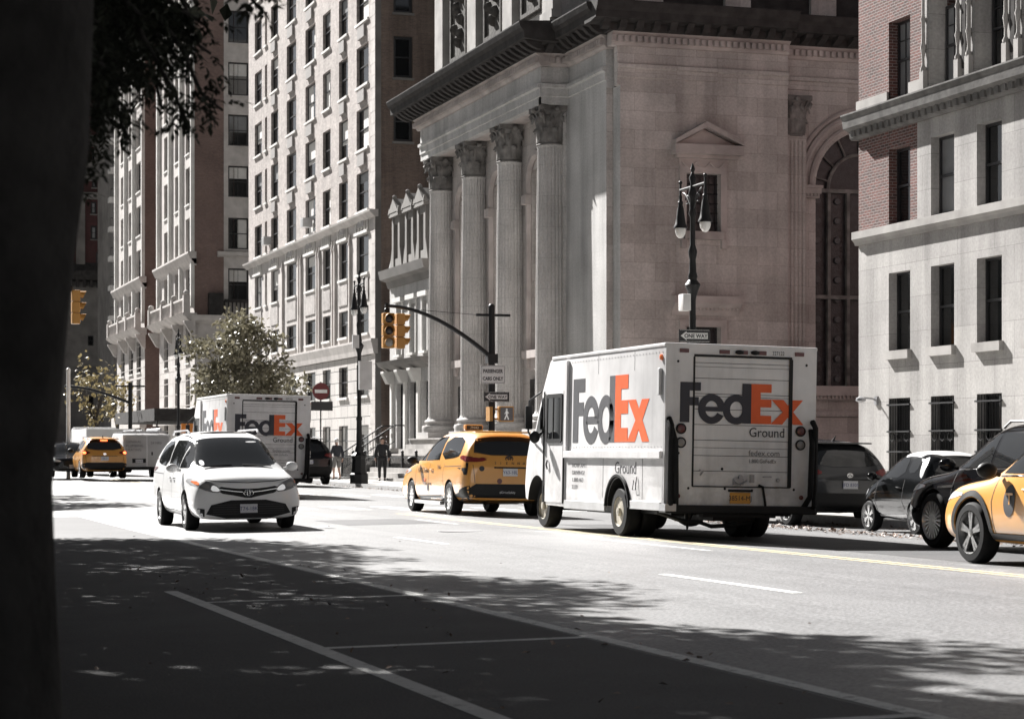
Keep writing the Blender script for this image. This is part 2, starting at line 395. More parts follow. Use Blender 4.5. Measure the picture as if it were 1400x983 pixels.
mat('blind_sky_grey',(.20,.205,.21),.5,var=.25,vscale=1.2)  # grey blinds, and the sky reflection painted on the apartment house panes
mat('vent_metal',(.30,.285,.275),.6,var=.15,vscale=9)
rnd=random.Random(3)
# ------------------------------------------------------------------ right building: brick and limestone flats
XR=26.0; fr=Fr((XR,0,0),(-1,0,0))
def zat(px,py,X=XR): return onX(px,py,X)[1]
uL=onX(1174,0,XR)[0]; uR=uL+34
rb=thing('apartment_house','red brick and limestone apartment house with deep cornices at the right edge','apartment house',(XR,-uL,0))
cols=[(onX(a,0,XR)[0],onX(b_,0,XR)[0]) for a,b_ in ((1215.1,1244.4),(1272.7,1304.6),(1335.5,1369.7))]
step=cols[2][0]-cols[1][0]; ww=cols[2][1]-cols[2][0]
for k in range(1,4): cols.append((cols[2][0]+step*k,cols[2][0]+step*k+ww))
zG=(.55,zat(1215,544.8)); z1=(zat(1214,480.5),zat(1215,374)); z2=(zat(1214,307.6),zat(1214,205)); z3=(zat(1214,138),zat(1214,32))
zA=(zat(1174,336.5),zat(1174,318)); zB=(zat(1174,190),zat(1174,158)); zP=zat(1174,140)
z4=(z3[0]+4.1,z3[1]+4.1); zTop=z4[1]+2
ub1=onX(1254,0,XR)[0]; ub2=onX(1261,0,XR)[0]
H1=[(a,c,*zG) for a,c in cols]+[(a,c,*z1) for a,c in cols]
b=MB(); wall(b,fr,uL,uR,-.5,zA[0],H1,.32); b.build('wall','limestone',rb,True,recalc=False)
zM=zB[0]+.0
b=MB(); wall(b,fr,uL,ub1,zA[1],zM,[(*cols[0],*z2)],.32); b.build('wall','red_brick',rb,True,recalc=False)
b=MB(); wall(b,fr,ub1,uR,zA[1],zM,[(a,c,*z2) for a,c in cols[1:]],.32); b.build('wall','limestone',rb,True,recalc=False)
b=MB(); wall(b,fr,uL,ub2,zB[1],zTop,[(*cols[0],*z3),(*cols[0],*z4)],.34); b.build('wall','red_brick',rb,True,recalc=False)
b=MB(); wall(b,fr,ub2,uR,zB[1],zTop,[(a-.1,c+.1,z3[0],z3[1]+.25) for a,c in cols[1:]]+[(a-.1,c+.1,z4[0],z4[1]) for a,c in cols[1:]],.5); b.build('wall','limestone',rb,True,recalc=False)
b=MB(); p0=fr.p(uL,0,0); p1=fr.p(uL,0,-30)
b.quad((XR,-uL,-.5),(XR+30,-uL,-.5),(XR+30,-uL,zTop),(XR,-uL,zTop)); b.quad((XR,-uL,zTop),(XR+30,-uL,zTop),(XR+30,-uR,zTop),(XR,-uR,zTop)); b.build('side_wall','red_brick',rb,True)
def ledge(name,fr,u0,u1,prof,m,par,ret=0.):   # moulding with a return round its left end
    b=MB(); b.prof(fr,u0,u1,prof); return b.build(name,m,par,True)
h=zA[1]-zA[0]
ledge('string_course',fr,uL-.08,uR,[(-.1,zA[0]+.004),(.07,zA[0]+.004),(.10,zA[0]+.08),(.17,zA[0]+h*.45),(.17,zA[1]-.002),(-.1,zA[1]-.002)],'limestone_trim',rb)
h=zB[1]-zB[0]
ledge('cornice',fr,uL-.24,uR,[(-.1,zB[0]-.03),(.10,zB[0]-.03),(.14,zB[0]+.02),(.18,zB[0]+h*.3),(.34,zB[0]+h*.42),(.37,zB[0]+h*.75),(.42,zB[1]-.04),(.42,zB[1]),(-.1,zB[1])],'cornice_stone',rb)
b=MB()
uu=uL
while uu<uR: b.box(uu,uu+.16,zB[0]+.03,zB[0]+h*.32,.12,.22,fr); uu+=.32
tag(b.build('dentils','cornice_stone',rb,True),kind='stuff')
b=MB(); b.box(uL-.04,cols[0][0],zB[1]+.003,zP,-.05,.06,fr); b.build('plinth_band','limestone_trim',rb,True); b=MB(); b.box(cols[0][1],ub2,zB[1]+.003,zP+.05,-.05,.06,fr); b.build('plinth_band','limestone_trim',rb,True)
for i,(a,c) in enumerate(cols):
    w0=window(rb,fr,a,c,*zG,-.28,rail=True)
    b=MB(); n_=9
    for k in range(n_): x=a+(c-a)*(k+.5)/n_; b.tube([fr.p(x,zG[0],-.02),fr.p(x,zG[1]-.02,-.02)],.012,5)
    for v_ in (.12,.36,.6,.92): y=zG[0]+(zG[1]-zG[0])*v_; b.box(a-.03,c+.03,y-.02,y+.02,-.03,.05,fr)
    for k in range(3):
        x=a+(c-a)*(k+.5)/3; y=zG[0]+(zG[1]-zG[0])*.48
        for sg in (-1,1): b.tube([fr.p(x,y,-.0),fr.p(x+sg*.10,y+.06,0),fr.p(x+sg*.13,y+.16,0),fr.p(x+sg*.06,y+.2,0)],.014,5)
    b.build('security_grille','black_metal',rb,True)
    window(rb,fr,a,c,*z1,-.28,sill='limestone_trim',curtain=0,sillh=.22,sillo=.12)
    window(rb,fr,a,c,*z2,-.28,curtain=(.985 if i==1 else 0),bar=.07)
    window(rb,fr,a,c,*z3,-.30 if i==0 else -.45,mun=(2,1),bar=.07,curtain=(.985 if i<2 else 0))  # grey panels over the first panes paint in reflected sky, besides blinds
    window(rb,fr,a,c,*z4,-.30 if i==0 else -.45,mun=(2,1),bar=.07)
    if i:
        # candelabra shafts either side of the tall windows
        for sg,x in ((-1,a-.28),(1,c+.28)):
            b=MB(); b.box(x-.10,x+.10,zB[1]+.003,zB[1]+.55,0,.12,fr); M=Matrix.Translation(fr.p(x,zB[1]+.55,.06))
            hh=z3[1]-zB[1]-.4
            b.lathe([(.07,0),(.08,.06),(.04,.14),(.035,.3),(.06,hh*.3),(.075,hh*.34),(.05,hh*.4),(.045,hh*.7),(.07,hh*.74),(.04,hh*.8),(.04,hh+.3)],seg=10,M=M)
            b.build('candelabra_shaft','limestone_trim',rb,True)
        if i<len(cols)-1:
            x0,x1=c+.45,cols[i+1][0]-.45
            b=MB(); b.box(x0,x1,zB[1]+.3,z3[1]+.3,.004,.05,fr); b.build('ornament_panel','soot_shade_stone',rb,True)
lx=onX(1199,0,XR)[0]; lz=zat(1199,545)
b=MB(); b.tube([fr.p(lx,lz-.05,0),fr.p(lx,lz,.15),fr.p(lx-.02,lz+.02,.4)],.025,6); b.lathe([(.02,0),(.12,-.05),(.13,-.12),(.05,-.16)],seg=10,M=Matrix.Translation(fr.p(lx-.02,lz+.06,.45))); b.box(lx-.08,lx+.08,lz-.16,lz+.06,0,.05,fr)
b.build('wall_lamp','grey_metal',rb,True)
# ------------------------------------------------------------------ the church
XC=26.0; XE=25.35
uP,zE=onX(740,142,XE); YP=-uP
def zc_(py): return onX(740,py,XE)[1]
zArc,zLed,zFri,zDen,zSof,zCor=zc_(142),zc_(121),zc_(91.5),zc_(79),zc_(70),zc_(40)
XW=onY(778,0,YP)[0]
Y1=-onX(829,0,XW)[0]; X2=onY(838,0,Y1)[0]; YS=-onX(848,0,X2)[0]; X3=onY(1077,0,YS)[0]
print('church',YP,XW,Y1,X2,YS,X3,zArc,zCor)
ch=thing('church','neoclassical stone church with fluted Corinthian columns and a sooty cornice','church',(XW,Y1,0))
cols4=[-onX(p_,0,XC)[0] for p_ in (753.5,698,649,604)]
YF=cols4[3]+(cols4[3]-cols4[2])*.22       # far end of portico
fw=Fr((XW,0,0),(-1,0,0)); fp=Fr((XE,0,0),(-1,0,0)); fs=Fr((0,YS,0),(0,-1,0)); f1=Fr((0,Y1,0),(0,-1,0)); f2=Fr((X2,0,0),(-1,0,0)); fpe=Fr((0,YP,0),(0,-1,0))
ZC=zCor+6.5
zb0=onX(604,588,XC)[1]
# front wall behind the columns with three arched doorways / niches
niche=[]
for k in range(3):
    ym=(cols4[k]+cols4[k+1])/2; niche.append((-ym-.85,-ym+.85,5.2,zArc-1.9))
XI=XC+.35; fi=Fr((XI,0,0),(-1,0,0)); b=MB(); wall(b,fi,-YF-2,-YP-.45,-.5,zArc-.002,niche,.6); b.quad((XI,YP+.45,-.5),(XW,YP+.45,-.5),(XW,YP+.45,zArc-.002),(XI,YP+.45,zArc-.002)); b.build('wall','church_stone',ch,True,recalc=False)  # inner wall set forward to keep sun off the front wall beside it
b=MB(); wall(b,fw,-YP-.45,-Y1,-.5,zArc-.002,[],.6); b.build('wall','church_grey',ch,True,recalc=False)
for k,(a,c,d0,e0) in enumerate(niche):
    b=MB(); b.box(a,c,d0,e0,-.6,-.55,fi); nb=b.build('niche_window','glass_leaded',ch,True)
    b=MB(); b.box(a-.25,c+.25,d0-.3,d0,-.05,.35,fi); b.box(a-.1,c+.1,d0-.75,d0-.3,.003,.2,fi)
    for x in (a+.2,c-.2): b.box(x-.14,x+.14,d0-.65,d0-.3,.2,.32,fi)
    b.build('sill','trim_stone',nb,True)
    b=MB(); um=(a+c)/2; rr=(c-a)/2+.22
    pts=[fi.p(a-.22,d0,.03),fi.p(a-.22,e0-rr,.03)]+[fi.p(um-math.cos(PI*t/14)*rr,e0-.5+math.sin(PI*t/14)*rr,.05) for t in range(15)]+[fi.p(c+.22,d0,.03)]
    b.tube(pts,.17,6); b.box(a-.55,a-.02,e0-1.3,e0-.95,.003,.28,fi); b.box(c+.02,c+.55,e0-1.3,e0-.95,.003,.28,fi); b.build('archivolt','trim_stone',nb,True)
    b=MB(); b.box(a+.1,c-.1,.9,4.1,.004,.12,fi); b.build('doorway','soot_shade_stone',ch,True)
# side walls
b=MB(); b.quad((XW,Y1,-.5),(X2,Y1,-.5),(X2,Y1,zArc-.002),(XW,Y1,zArc-.002)); b.build('wall','church_stone',ch,True,recalc=False)
b=MB(); b.quad((X2,Y1,-.5),(X2,YS,-.5),(X2,YS,zArc-.002),(X2,Y1,zArc-.002)); b.build('wall','church_grey',ch,True,recalc=False)
wz=lambda px,py: onY(px,py,YS)
W1=(wz(937,0)[0],wz(984,0)[0],wz(960,317)[1],wz(960,238)[1]); W2=(W1[0],W1[1],1.2,wz(960,447)[1])
b=MB(); wall(b,fs,X2,X3,-.5,zArc-.002,[W1,W2],.35); b.build('wall','church_stone',ch,True,recalc=False)
YA=YS+.7; fa=Fr((0,YA,0),(0,-1,0))
b=MB(); b.quad((X3,YS,-.5),(X3,YA,-.5),(X3,YA,zArc-.002),(X3,YS,zArc-.002)); b.build('wall','church_stone',ch,True,recalc=False)
# large arched window in the recessed bay
xi=onY(1115,0,YA)[0]; xm=onY(1186,0,YA)[0]; Ri=xm-xi; zsp=onY(1115,255,YA)[1]; zbt=onY(1140,528,YA)[1]
XEND=xm+(xm-X3)
b=MB(); wall(b,fa,X3,XEND,-.5,zArc-.002,[(xi,xm+Ri,zbt,zsp+Ri)],.02)
N=24
for t in range(N):
    a0,a1=PI*t/N,PI*(t+1)/N
    q=[(xm-math.cos(a0)*Ri,zsp+math.sin(a0)*Ri),(xm-math.cos(a1)*Ri,zsp+math.sin(a1)*Ri)]
    b.quad(fa.p(q[0][0],q[0][1]),fa.p(q[1][0],q[1][1]),fa.p(q[1][0],zsp+Ri),fa.p(q[0][0],zsp+Ri))
    b.quad(fa.p(*q[0]),fa.p(*q[1]),fa.p(*q[1],-.8),fa.p(*q[0],-.8))
b.build('wall','church_stone',ch,True,recalc=False)
b=MB(); pts=[fa.p(xi,zbt,-.7),fa.p(xm+Ri,zbt,-.7)]+[fa.p(xm+math.cos(PI*t/N)*Ri,zsp+math.sin(PI*t/N)*Ri,-.7) for t in range(N+1)]
b.prism(pts,(0,.05,0)); aw=b.build('arched_window','glass_leaded',ch,True)
b=MB()
for x in (xm-Ri*.62,xm-Ri*.25,xm+Ri*.25,xm+Ri*.62): b.box(x-.06,x+.06,zbt,zsp,-.68,-.5,fa)
for z in (zsp-.08,onY(1140,405,YA)[1]): b.box(xi,xm+Ri,z-.07,z+.07,-.67,-.48,fa)
for rr in (.62,): b.tube([fa.p(xm-math.cos(PI*t/N)*Ri*rr,zsp+math.sin(PI*t/N)*Ri*rr,-.6) for t in range(N+1)],.07,6)
for k in range(-3,4): b.tube([fa.p(xm+math.sin(k*.45)*Ri*.62,zsp+math.cos(k*.45)*Ri*.62,-.62),fa.p(xm+math.sin(k*.45)*Ri*.97,zsp+math.cos(k*.45)*Ri*.97,-.62)],.04,5)
b.build('tracery','carved_stone',aw,True)
z=zbt+.3
while z<zsp:
    for x in (xm-Ri*.82,xm+Ri*.82,xm-Ri*.43): b=MB(); b.lathe([(.11,0),(.13,.02),(.11,.04)],seg=12,M=Matrix.Translation(fa.p(x,z,-.66))@Matrix.Rotation(R(90),4,'X')); b.build('roundel','roundel_glass',aw,True)
    z+=.72
b=MB()
for rr,w_,r_ in ((1.10,.06,.10),(1.27,.08,.13),(1.38,.04,.08)): b.tube([fa.p(xm-math.cos(PI*t/N)*Ri*rr,zsp+math.sin(PI*t/N)*Ri*rr,w_) for t in range(N+1)],r_,6)
b.build('archivolt','trim_stone',aw,True)
b=MB(); zi=zsp
b.box(X3+.95,xi+.06,zi-.45,zi-.3,0,.22,fa); b.box(X3+.9,xi+.1,zi-.3,zi-.1,0,.3,fa); b.box(X3+.86,xi+.14,zi-.1,zi,0,.36,fa)
b.box(X3+.5,XEND,zbt-.35,zbt,0.,.3,fa); b.box(X3+.5,XEND,zbt-.5,zbt-.35,0.,.18,fa)
uu=X3+.95
while uu<xi: b.box(uu,uu+.07,zi-.38,zi-.3,.22,.28,fa); uu+=.14
uu=X3+.6
while uu<XEND: b.box(uu,uu+.07,zbt-.45,zbt-.35,.18,.25,fa); uu+=.15
b.build('impost','trim_stone',aw,True)
# base courses of the side walls
b=MB()
for f_,a,c in ((fs,X2-.05,X3),(fa,X3+.4,XEND)):
    b.prof(f_,a,c,[(0,2.55),(.12,2.6),(.12,2.75),(0,2.85)]); b.prof(f_,a,c,[(0,-.5),(.16,-.5),(.16,1.1),(.08,1.2),(0,1.2)])
b.build('base_course','church_stone',ch,True)
# small windows with pediment on the side wall
for (a,c,d0,e0),ped in ((W1,True),(W2,False)):
    wn=window(ch,fs,a,c,d0,e0,-.3,glass='glass_leaded',rail=False,bar=.08,sill='trim_stone' if ped else None,sillh=.28,sillo=.2)
    b=MB(); t_=.24
    b.box(a-t_,a,d0,e0+t_,0,.09,fs); b.box(c,c+t_,d0,e0+t_,0,.09,fs); b.box(a,c,e0,e0+t_,0,.09,fs); b.box(a-.07,a-.0,d0,e0,.09,.12,fs); b.box(c,c+.07,d0,e0,.09,.12,fs)
    if ped:
        for x in (a-.2,c+.02): b.box(x,x+.2,d0-.6,d0-.28,0,.18,fs)
    b.build('surround','trim_stone',wn,True)
    for k in range(5):
        pass
    b=MB(); 
    for k in range(1,4): x=a+(c-a)*k/4; b.tube([fs.p(x,d0+.08,-.2),fs.p(x,e0-.08,-.2)],.018,5)
    for k in range(1,6): z=d0+(e0-d0)*k/6; b.tube([fs.p(a,z,-.2),fs.p(c,z,-.2)],.018,5)
    b.build('grille','black_metal',wn,True)
    um=(a+c)/2
    if ped:
        x0,zz=wz(918,211); x1,_=wz(1011,211); za=wz(963,174)[1]; zt=wz(963,200)[1]
        b=MB(); b.box(x0+.12,x1-.12,zz-.12,zz,0,.22,fs); b.box(x0,x1,zz,zt,0,.42,fs)
        b.prism([fs.p(x0+.1,zt,.0),fs.p(x1-.1,zt,.0),fs.p(um,za-.1,.0)],fs.N*.12)
        for sg in (-1,1):
            xe=x0 if sg<0 else x1
            b.prism([fs.p(xe,zt,0),fs.p(xe-sg*.02,zt+.16,0),fs.p(um,za+.14,0),fs.p(um,za-.06,0)],fs.N*.45)
        b.build('pediment','trim_stone',wn,True)
        b=MB(); zf=zz-.5
        b.box(a-t_,c+t_,e0+t_,zz-.12,0,.05,fs); 
        for k in range(3):
            xx=a-.15+(c-a+.3)*k/3; x2=a-.15+(c-a+.3)*(k+1)/3
            b.tube([fs.p(xx+(x2-xx)*t/6,zf+.25-math.sin(PI*t/6)*.2,.07) for t in range(7)],.035,6)
        b.build('swag_frieze','trim_stone',wn,True)
    else:
        x0,zz=wz(917,419); x1,zt=wz(1008.5,407)
        b=MB(); b.prof(fs,x0,x1,[(0,zz-.3),(.08,zz-.3),(.16,zz-.12),(.3,zz),(.42,zz+.1),(.42,zt),(0,zt)]); 
        uu=x0+.15
        while uu<x1-.15: b.box(uu,uu+.07,zz-.12,zz-.01,.1,.26,fs); uu+=.14
        b.build('window_cornice','trim_stone',wn,True)
# ---- entablature runs
def entab(par,fr_,u0,u1,m='church_grey',mc='soot_shade_stone',over=1.25,l=0,r=0,attic=True):
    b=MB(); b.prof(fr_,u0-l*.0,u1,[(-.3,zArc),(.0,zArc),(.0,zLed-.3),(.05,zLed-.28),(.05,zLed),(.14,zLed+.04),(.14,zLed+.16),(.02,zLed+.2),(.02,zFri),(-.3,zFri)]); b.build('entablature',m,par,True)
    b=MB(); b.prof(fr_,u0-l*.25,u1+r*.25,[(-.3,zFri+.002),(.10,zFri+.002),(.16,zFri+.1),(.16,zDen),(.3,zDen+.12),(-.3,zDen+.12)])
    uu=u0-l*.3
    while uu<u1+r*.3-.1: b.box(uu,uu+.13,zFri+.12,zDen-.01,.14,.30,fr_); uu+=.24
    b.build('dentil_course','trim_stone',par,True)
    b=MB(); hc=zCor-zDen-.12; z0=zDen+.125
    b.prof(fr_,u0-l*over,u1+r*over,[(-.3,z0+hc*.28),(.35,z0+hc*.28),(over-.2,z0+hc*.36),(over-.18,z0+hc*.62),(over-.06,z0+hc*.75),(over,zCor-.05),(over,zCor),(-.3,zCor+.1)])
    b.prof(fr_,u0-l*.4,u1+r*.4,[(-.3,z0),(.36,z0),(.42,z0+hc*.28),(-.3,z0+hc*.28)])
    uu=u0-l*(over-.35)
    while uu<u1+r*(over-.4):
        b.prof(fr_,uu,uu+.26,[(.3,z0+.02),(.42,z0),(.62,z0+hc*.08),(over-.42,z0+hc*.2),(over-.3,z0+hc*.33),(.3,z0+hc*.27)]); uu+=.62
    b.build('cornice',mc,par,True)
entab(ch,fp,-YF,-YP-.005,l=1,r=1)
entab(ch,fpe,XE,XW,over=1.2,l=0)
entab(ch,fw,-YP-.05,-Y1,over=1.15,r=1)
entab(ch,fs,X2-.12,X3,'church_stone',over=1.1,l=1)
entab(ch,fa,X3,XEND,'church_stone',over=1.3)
b=MB(); b.box(XE+.31,XW-.02,YP+.31,YF,zArc+.02,zArc+.25); b.build('portico_ceiling','trim_stone',ch,True)
b=MB(); b.box(XE+.05,XW-.01,YP+.05,YF-.05,zArc+.3,zCor-.05); b.box(XE+1.6,XW,YP+.01,YF-.01,zCor-.06,zCor+.1); b.build('portico_core','church_grey',ch,True)
# attic storey over portico and over the block
XT=XE+.55; ft=Fr((XT,0,0),(-1,0,0))
b=MB(); b.box(XT+.25,XW+4,YP+.4,YF-.3,zCor+.05,ZC); b.build('attic','church_grey',ch,True)
b=MB(); b.prof(ft,-YF+.2,-YP-.3,[(-.3,zCor+.06),(.12,zCor+.06),(.12,zCor+.5),(0,zCor+.62),(-.3,zCor+.62)]); b.build('attic_base','limestone_trim',ch,True)
for i,yy in enumerate(cols4):
    b=MB(); b.box(-yy-.62,-yy+.62,zCor+.62,ZC-.9,-.3,.05,ft); b.box(-yy-.7,-yy+.7,zCor+.5,zCor+.8,-.3,.12,ft); b.build('attic_pier','limestone_trim',ch,True)
    if i<3:
        ym=(cols4[i]+cols4[i+1])/2
        b=MB(); b.box(-ym-1.35,-ym+1.35,zCor+1.1,ZC-1.3,-.28,-.18,ft)
        for a,c,d0,e0 in ((-1.2,1.2,1.2,1.35),(-1.2,1.2,4.7,4.85),(-1.2,-1.05,1.35,4.7),(1.05,1.2,1.35,4.7)): b.box(-ym+a,-ym+c,zCor+d0,zCor+min(e0,ZC-zCor-1.4),-.2,-.08,ft)
        for k in range(9): b.ball(ft.p(-ym+math.sin(k*2.4)*.5,zCor+1.9+k*.3,-.18),.3,.14,.26,8,6)
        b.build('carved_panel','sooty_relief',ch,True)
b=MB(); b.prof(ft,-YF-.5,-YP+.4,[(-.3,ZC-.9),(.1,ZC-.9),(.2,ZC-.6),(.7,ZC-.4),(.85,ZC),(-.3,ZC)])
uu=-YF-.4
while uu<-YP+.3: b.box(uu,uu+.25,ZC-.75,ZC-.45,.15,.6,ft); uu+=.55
b.build('attic_cornice','soot_shade_stone',ch,True)
b=MB(); b.box(XW+1.2,XEND,Y1+1.0,YF,zCor+.05,ZC+3); b.build('attic_block','soot_shade_stone',ch,True)  # dark colour paints in the shade and vignette at the top of the church
b=MB()
for k in range(6): x=X2+1.2+k*3.4; b.box(x,x+1.0,zCor+.05,ZC+2,0,.2,Fr((0,Y1+.98,0),(0,-1,0)))
b.build('attic_pier','church_stone',ch,True)
# ---- columns
def acanth(b,M,r0,z0,hh,curl,wd,ang):
    pts=[]
    for t in range(6):
        s_=t/5; z=z0+hh*math.sin(s_*2.0)/math.sin(2.0 if s_==1 else 1.57) if False else z0+hh*(math.sin(min(s_*1.9,1.57)) if s_<.83 else math.sin(1.57)-.25*(s_-.83)/.17)
        r=r0+curl*s_**2.6; wv=wd*(1-.15*s_ if s_<.7 else (1-s_)/.3*.75+.12)
        pts.append((r,z,wv))
    vs=[];fs_=[]
    for r,z,wv in pts:
        for k,off in ((-1,-.04),(-.5,.02),(0,.045),(.5,.02),(1,-.04)):
            a=ang+k*wv/r; vs.append(M@Vector(((r+off)*math.cos(a),(r+off)*math.sin(a),z)))
    for i in range(5):
        for k in range(4): fs_.append((i*5+k,i*5+k+1,(i+1)*5+k+1,(i+1)*5+k))
    b.add(vs,fs_,True)
def capital_mb(rt,hc):
    b=MB(); I=Matrix.Identity(4)
    b.lathe([(rt*1.04,-.04),(rt*1.10,0),(rt*1.04,.05),(rt*.98,.06),(rt*.98,hc*.5),(rt*1.1,hc*.75),(rt*1.3,hc*.87)],seg=24)
    for k in range(8): acanth(b,I,rt*1.0,.06,hc*.38,rt*.32,.22*rt/.5,2*PI*k/8)
    for k in range(8): acanth(b,I,rt*1.0,.1,hc*.66,rt*.42,.22*rt/.5,2*PI*(k+.5)/8)
    for k in range(4):
        a=PI/4+k*PI/2; dv=Vector((math.cos(a),math.sin(a),0)); 
        b.tube([dv*rt*1.0+Vector((0,0,hc*.55)),dv*rt*1.25+Vector((0,0,hc*.74)),dv*rt*1.55+Vector((0,0,hc*.86)),dv*rt*1.68+Vector((0,0,hc*.78)),dv*rt*1.58+Vector((0,0,hc*.70)),dv*rt*1.48+Vector((0,0,hc*.76))],[.05,.07,.08,.08,.07,.05],6)
        for sg in (-1,1):
            a2=a+sg*.5; d2=Vector((math.cos(a2),math.sin(a2),0)); b.tube([d2*rt*1.02+Vector((0,0,hc*.5)),d2*rt*1.2+Vector((0,0,hc*.72)),d2*rt*1.3+Vector((0,0,hc*.8)),d2*rt*1.22+Vector((0,0,hc*.74))],.045,5)
        a=k*PI/2; dv=Vector((math.cos(a),math.sin(a),0)); b.ball(dv*rt*1.32+Vector((0,0,hc*.9)),.12,.12,.1,8,6)
    n=8; P=[]   # abacus with hollow sides
    for k in range(4):
        a0=PI/4+k*PI/2; a1=a0+PI/2; p0=Vector((math.cos(a0),math.sin(a0),0))*rt*1.82; p1=Vector((math.cos(a1),math.sin(a1),0))*rt*1.82
        for t in range(n):
            q=p0.lerp(p1,t/n); inn=math.sin(PI*t/n)*rt*.22; q=q-q.normalized()*inn; P.append(Vector((q.x,q.y,hc*.87)))
    b.prism(P,(0,0,hc*.13)); return b
RB=.60; RT=.515; zcap=onX(753,200,XC)[1]; hcap=zArc-zcap; zbase=zb0
def flute(a,z): return 1-.055*max(0,math.cos(a*24))**.6 if abs(math.cos(a*24))>0 and math.cos(a*24)>0 else 1.0
shaft=MB(); Hs=zcap-zbase-.45
prof=[(RB*1.08,0),(RB,.12)]+[(RB+(RT-RB)*(t/8)**1.6,.12+(Hs-.24)*t/8) for t in range(1,9)]+[(RT*1.04,Hs-.05),(RT*1.06,Hs)]
shaft.lathe(prof,seg=144,rfun=lambda a,z: flute(a,z) if .1<z<Hs-.1 else 1.)
base=MB(); base.lathe([(RB*1.42,-.15),(RB*1.42,0),(RB*1.46,.09),(RB*1.40,.18),(RB*1.18,.2),(RB*1.15,.28),(RB*1.22,.3),(RB*1.27,.36),(RB*1.2,.42),(RB*1.08,.45)],seg=40); base.box(-RB*1.45,RB*1.45,-RB*1.45,RB*1.45,-.4,-.1)
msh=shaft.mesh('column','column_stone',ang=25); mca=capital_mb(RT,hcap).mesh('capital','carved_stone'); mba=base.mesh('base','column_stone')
off=Vector((XW,Y1,0))
b=MB(); b.box(XC+.30,XW+.02,YP+.30,YP+1.3,-.4,zArc-.01); b.build('sun_block_pier','column_stone',ch,True)  # added pier behind the near column, blocks sun from the front wall
for yy in cols4:
    c_=obj('column',msh,ch); c_.location=Vector((XC,yy,zbase+.45))-off
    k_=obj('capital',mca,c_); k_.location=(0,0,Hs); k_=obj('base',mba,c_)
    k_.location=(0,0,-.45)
b=MB(); b.box(XE-.4,XW,YP-.2,YF+.3,-.4,zbase-.42); b.box(XE-.48,XW,YP-.28,YF+.4,zbase-.42,zbase-.36)
for k in range(8): b.box(XE-.45-.32*(k+1),XE-.4-.32*k,YP+.6,YF-.3,-.4,zbase-.42-.2*(k+1))
b.build('stoop','limestone_trim',ch,True)
# corner pilaster beside the arch
b=MB(); px_=X3+.42; b.box(X3+.02,X3+.86,2.8,zArc-hcap,0,.42,fa)
for k in range(5): b.box(X3+.09+k*.155,X3+.17+k*.155,3.,zArc-hcap-.2,.42,.46,fa)
b.build('pilaster','church_stone',ch,True)
k_=obj('pilaster_capital',mca,ch); k_.location=Vector((X3+.46,YA-.1,zArc-hcap))-off; k_.scale=(.86,.7,1)
# ------------------------------------------------------------------ pale brick apartment block
XM=26.5; fm=Fr((XM,0,0),(-1,0,0))
uL=onX(340,0,XM)[0]; uR=onX(513,0,XM)[0]; YM=-uR
mb=thing('apartment_block','pale brick apartment block with rows of dark windows and a rusticated base','apartment block',(XM,YM,0))
cols=[(onX(a,0,XM)[0],onX(c,0,XM)[0]) for a,c in ((348.3,358),(362.2,365.2),(370.6,380.4),(392,405),(417.6,431.3),(441.4,452),(463.4,475.6),(487.5,504))]
zz=lambda y: onX(496,y,XM)[1]
rows=[(zz(600),zz(581),0),(zz(541),zz(498),1),(zz(456),zz(419),2),(zz(374),zz(321),3),(zz(288),zz(235),4),(zz(204),zz(148),5),(zz(117),zz(62),6)]
fl=rows[6][0]-rows[5][0]
for k in range(1,5): rows.append((rows[6][0]+fl*k,rows[6][1]+fl*k,6+k))
rows[0]=(1.1,zz(581),0)
zBase=zz(470); zTopBand=(zz(318)+.05,zz(292)); zbase2=(zz(486),zz(466)); ZTOP=rows[-1][1]+2
Hh=[(a,c,r[0],r[1]) for r in rows for a,c in cols]
def sub(v0,v1): return [h for h in Hh if h[3]>v0 and h[2]<v1]
zc0=zz(302); zc1=zz(294)
for v0,v1,m in ((-.5,zbase2[0],'rusticated'),(zbase2[1],zc0,'pale_trim'),(zc1,ZTOP,'pale_brick')):
    b=MB(); wall(b,fm,uL,uR,v0,v1,sub(v0,v1),.26); b.build('wall',m,mb,True,recalc=False)
b=MB(); b.prof(fm,uL-.2,uR+.15,[(-.1,zbase2[0]),(.12,zbase2[0]),(.16,zbase2[0]+.25),(.26,zbase2[1]-.1),(.26,zbase2[1]),(-.1,zbase2[1])]); b.build('string_course','pale_trim',mb,True)
b=MB(); b.prof(fm,uL-.35,uR+.25,[(-.1,zc0-.05),(.1,zc0-.05),(.2,zc0+.05),(.34,zc1-.1),(.36,zc1),(-.1,zc1)]); b.build('cornice','pale_trim',mb,True)
b=MB(); k=0; v=-.3      # quoins on the corner
while v<ZTOP: b.box(uR-.75-(.25 if k%2 else 0),uR+.012,v,v+.58,0,.012,fm); v+=.6; k+=1
b.build('quoins','pale_trim',mb,True)
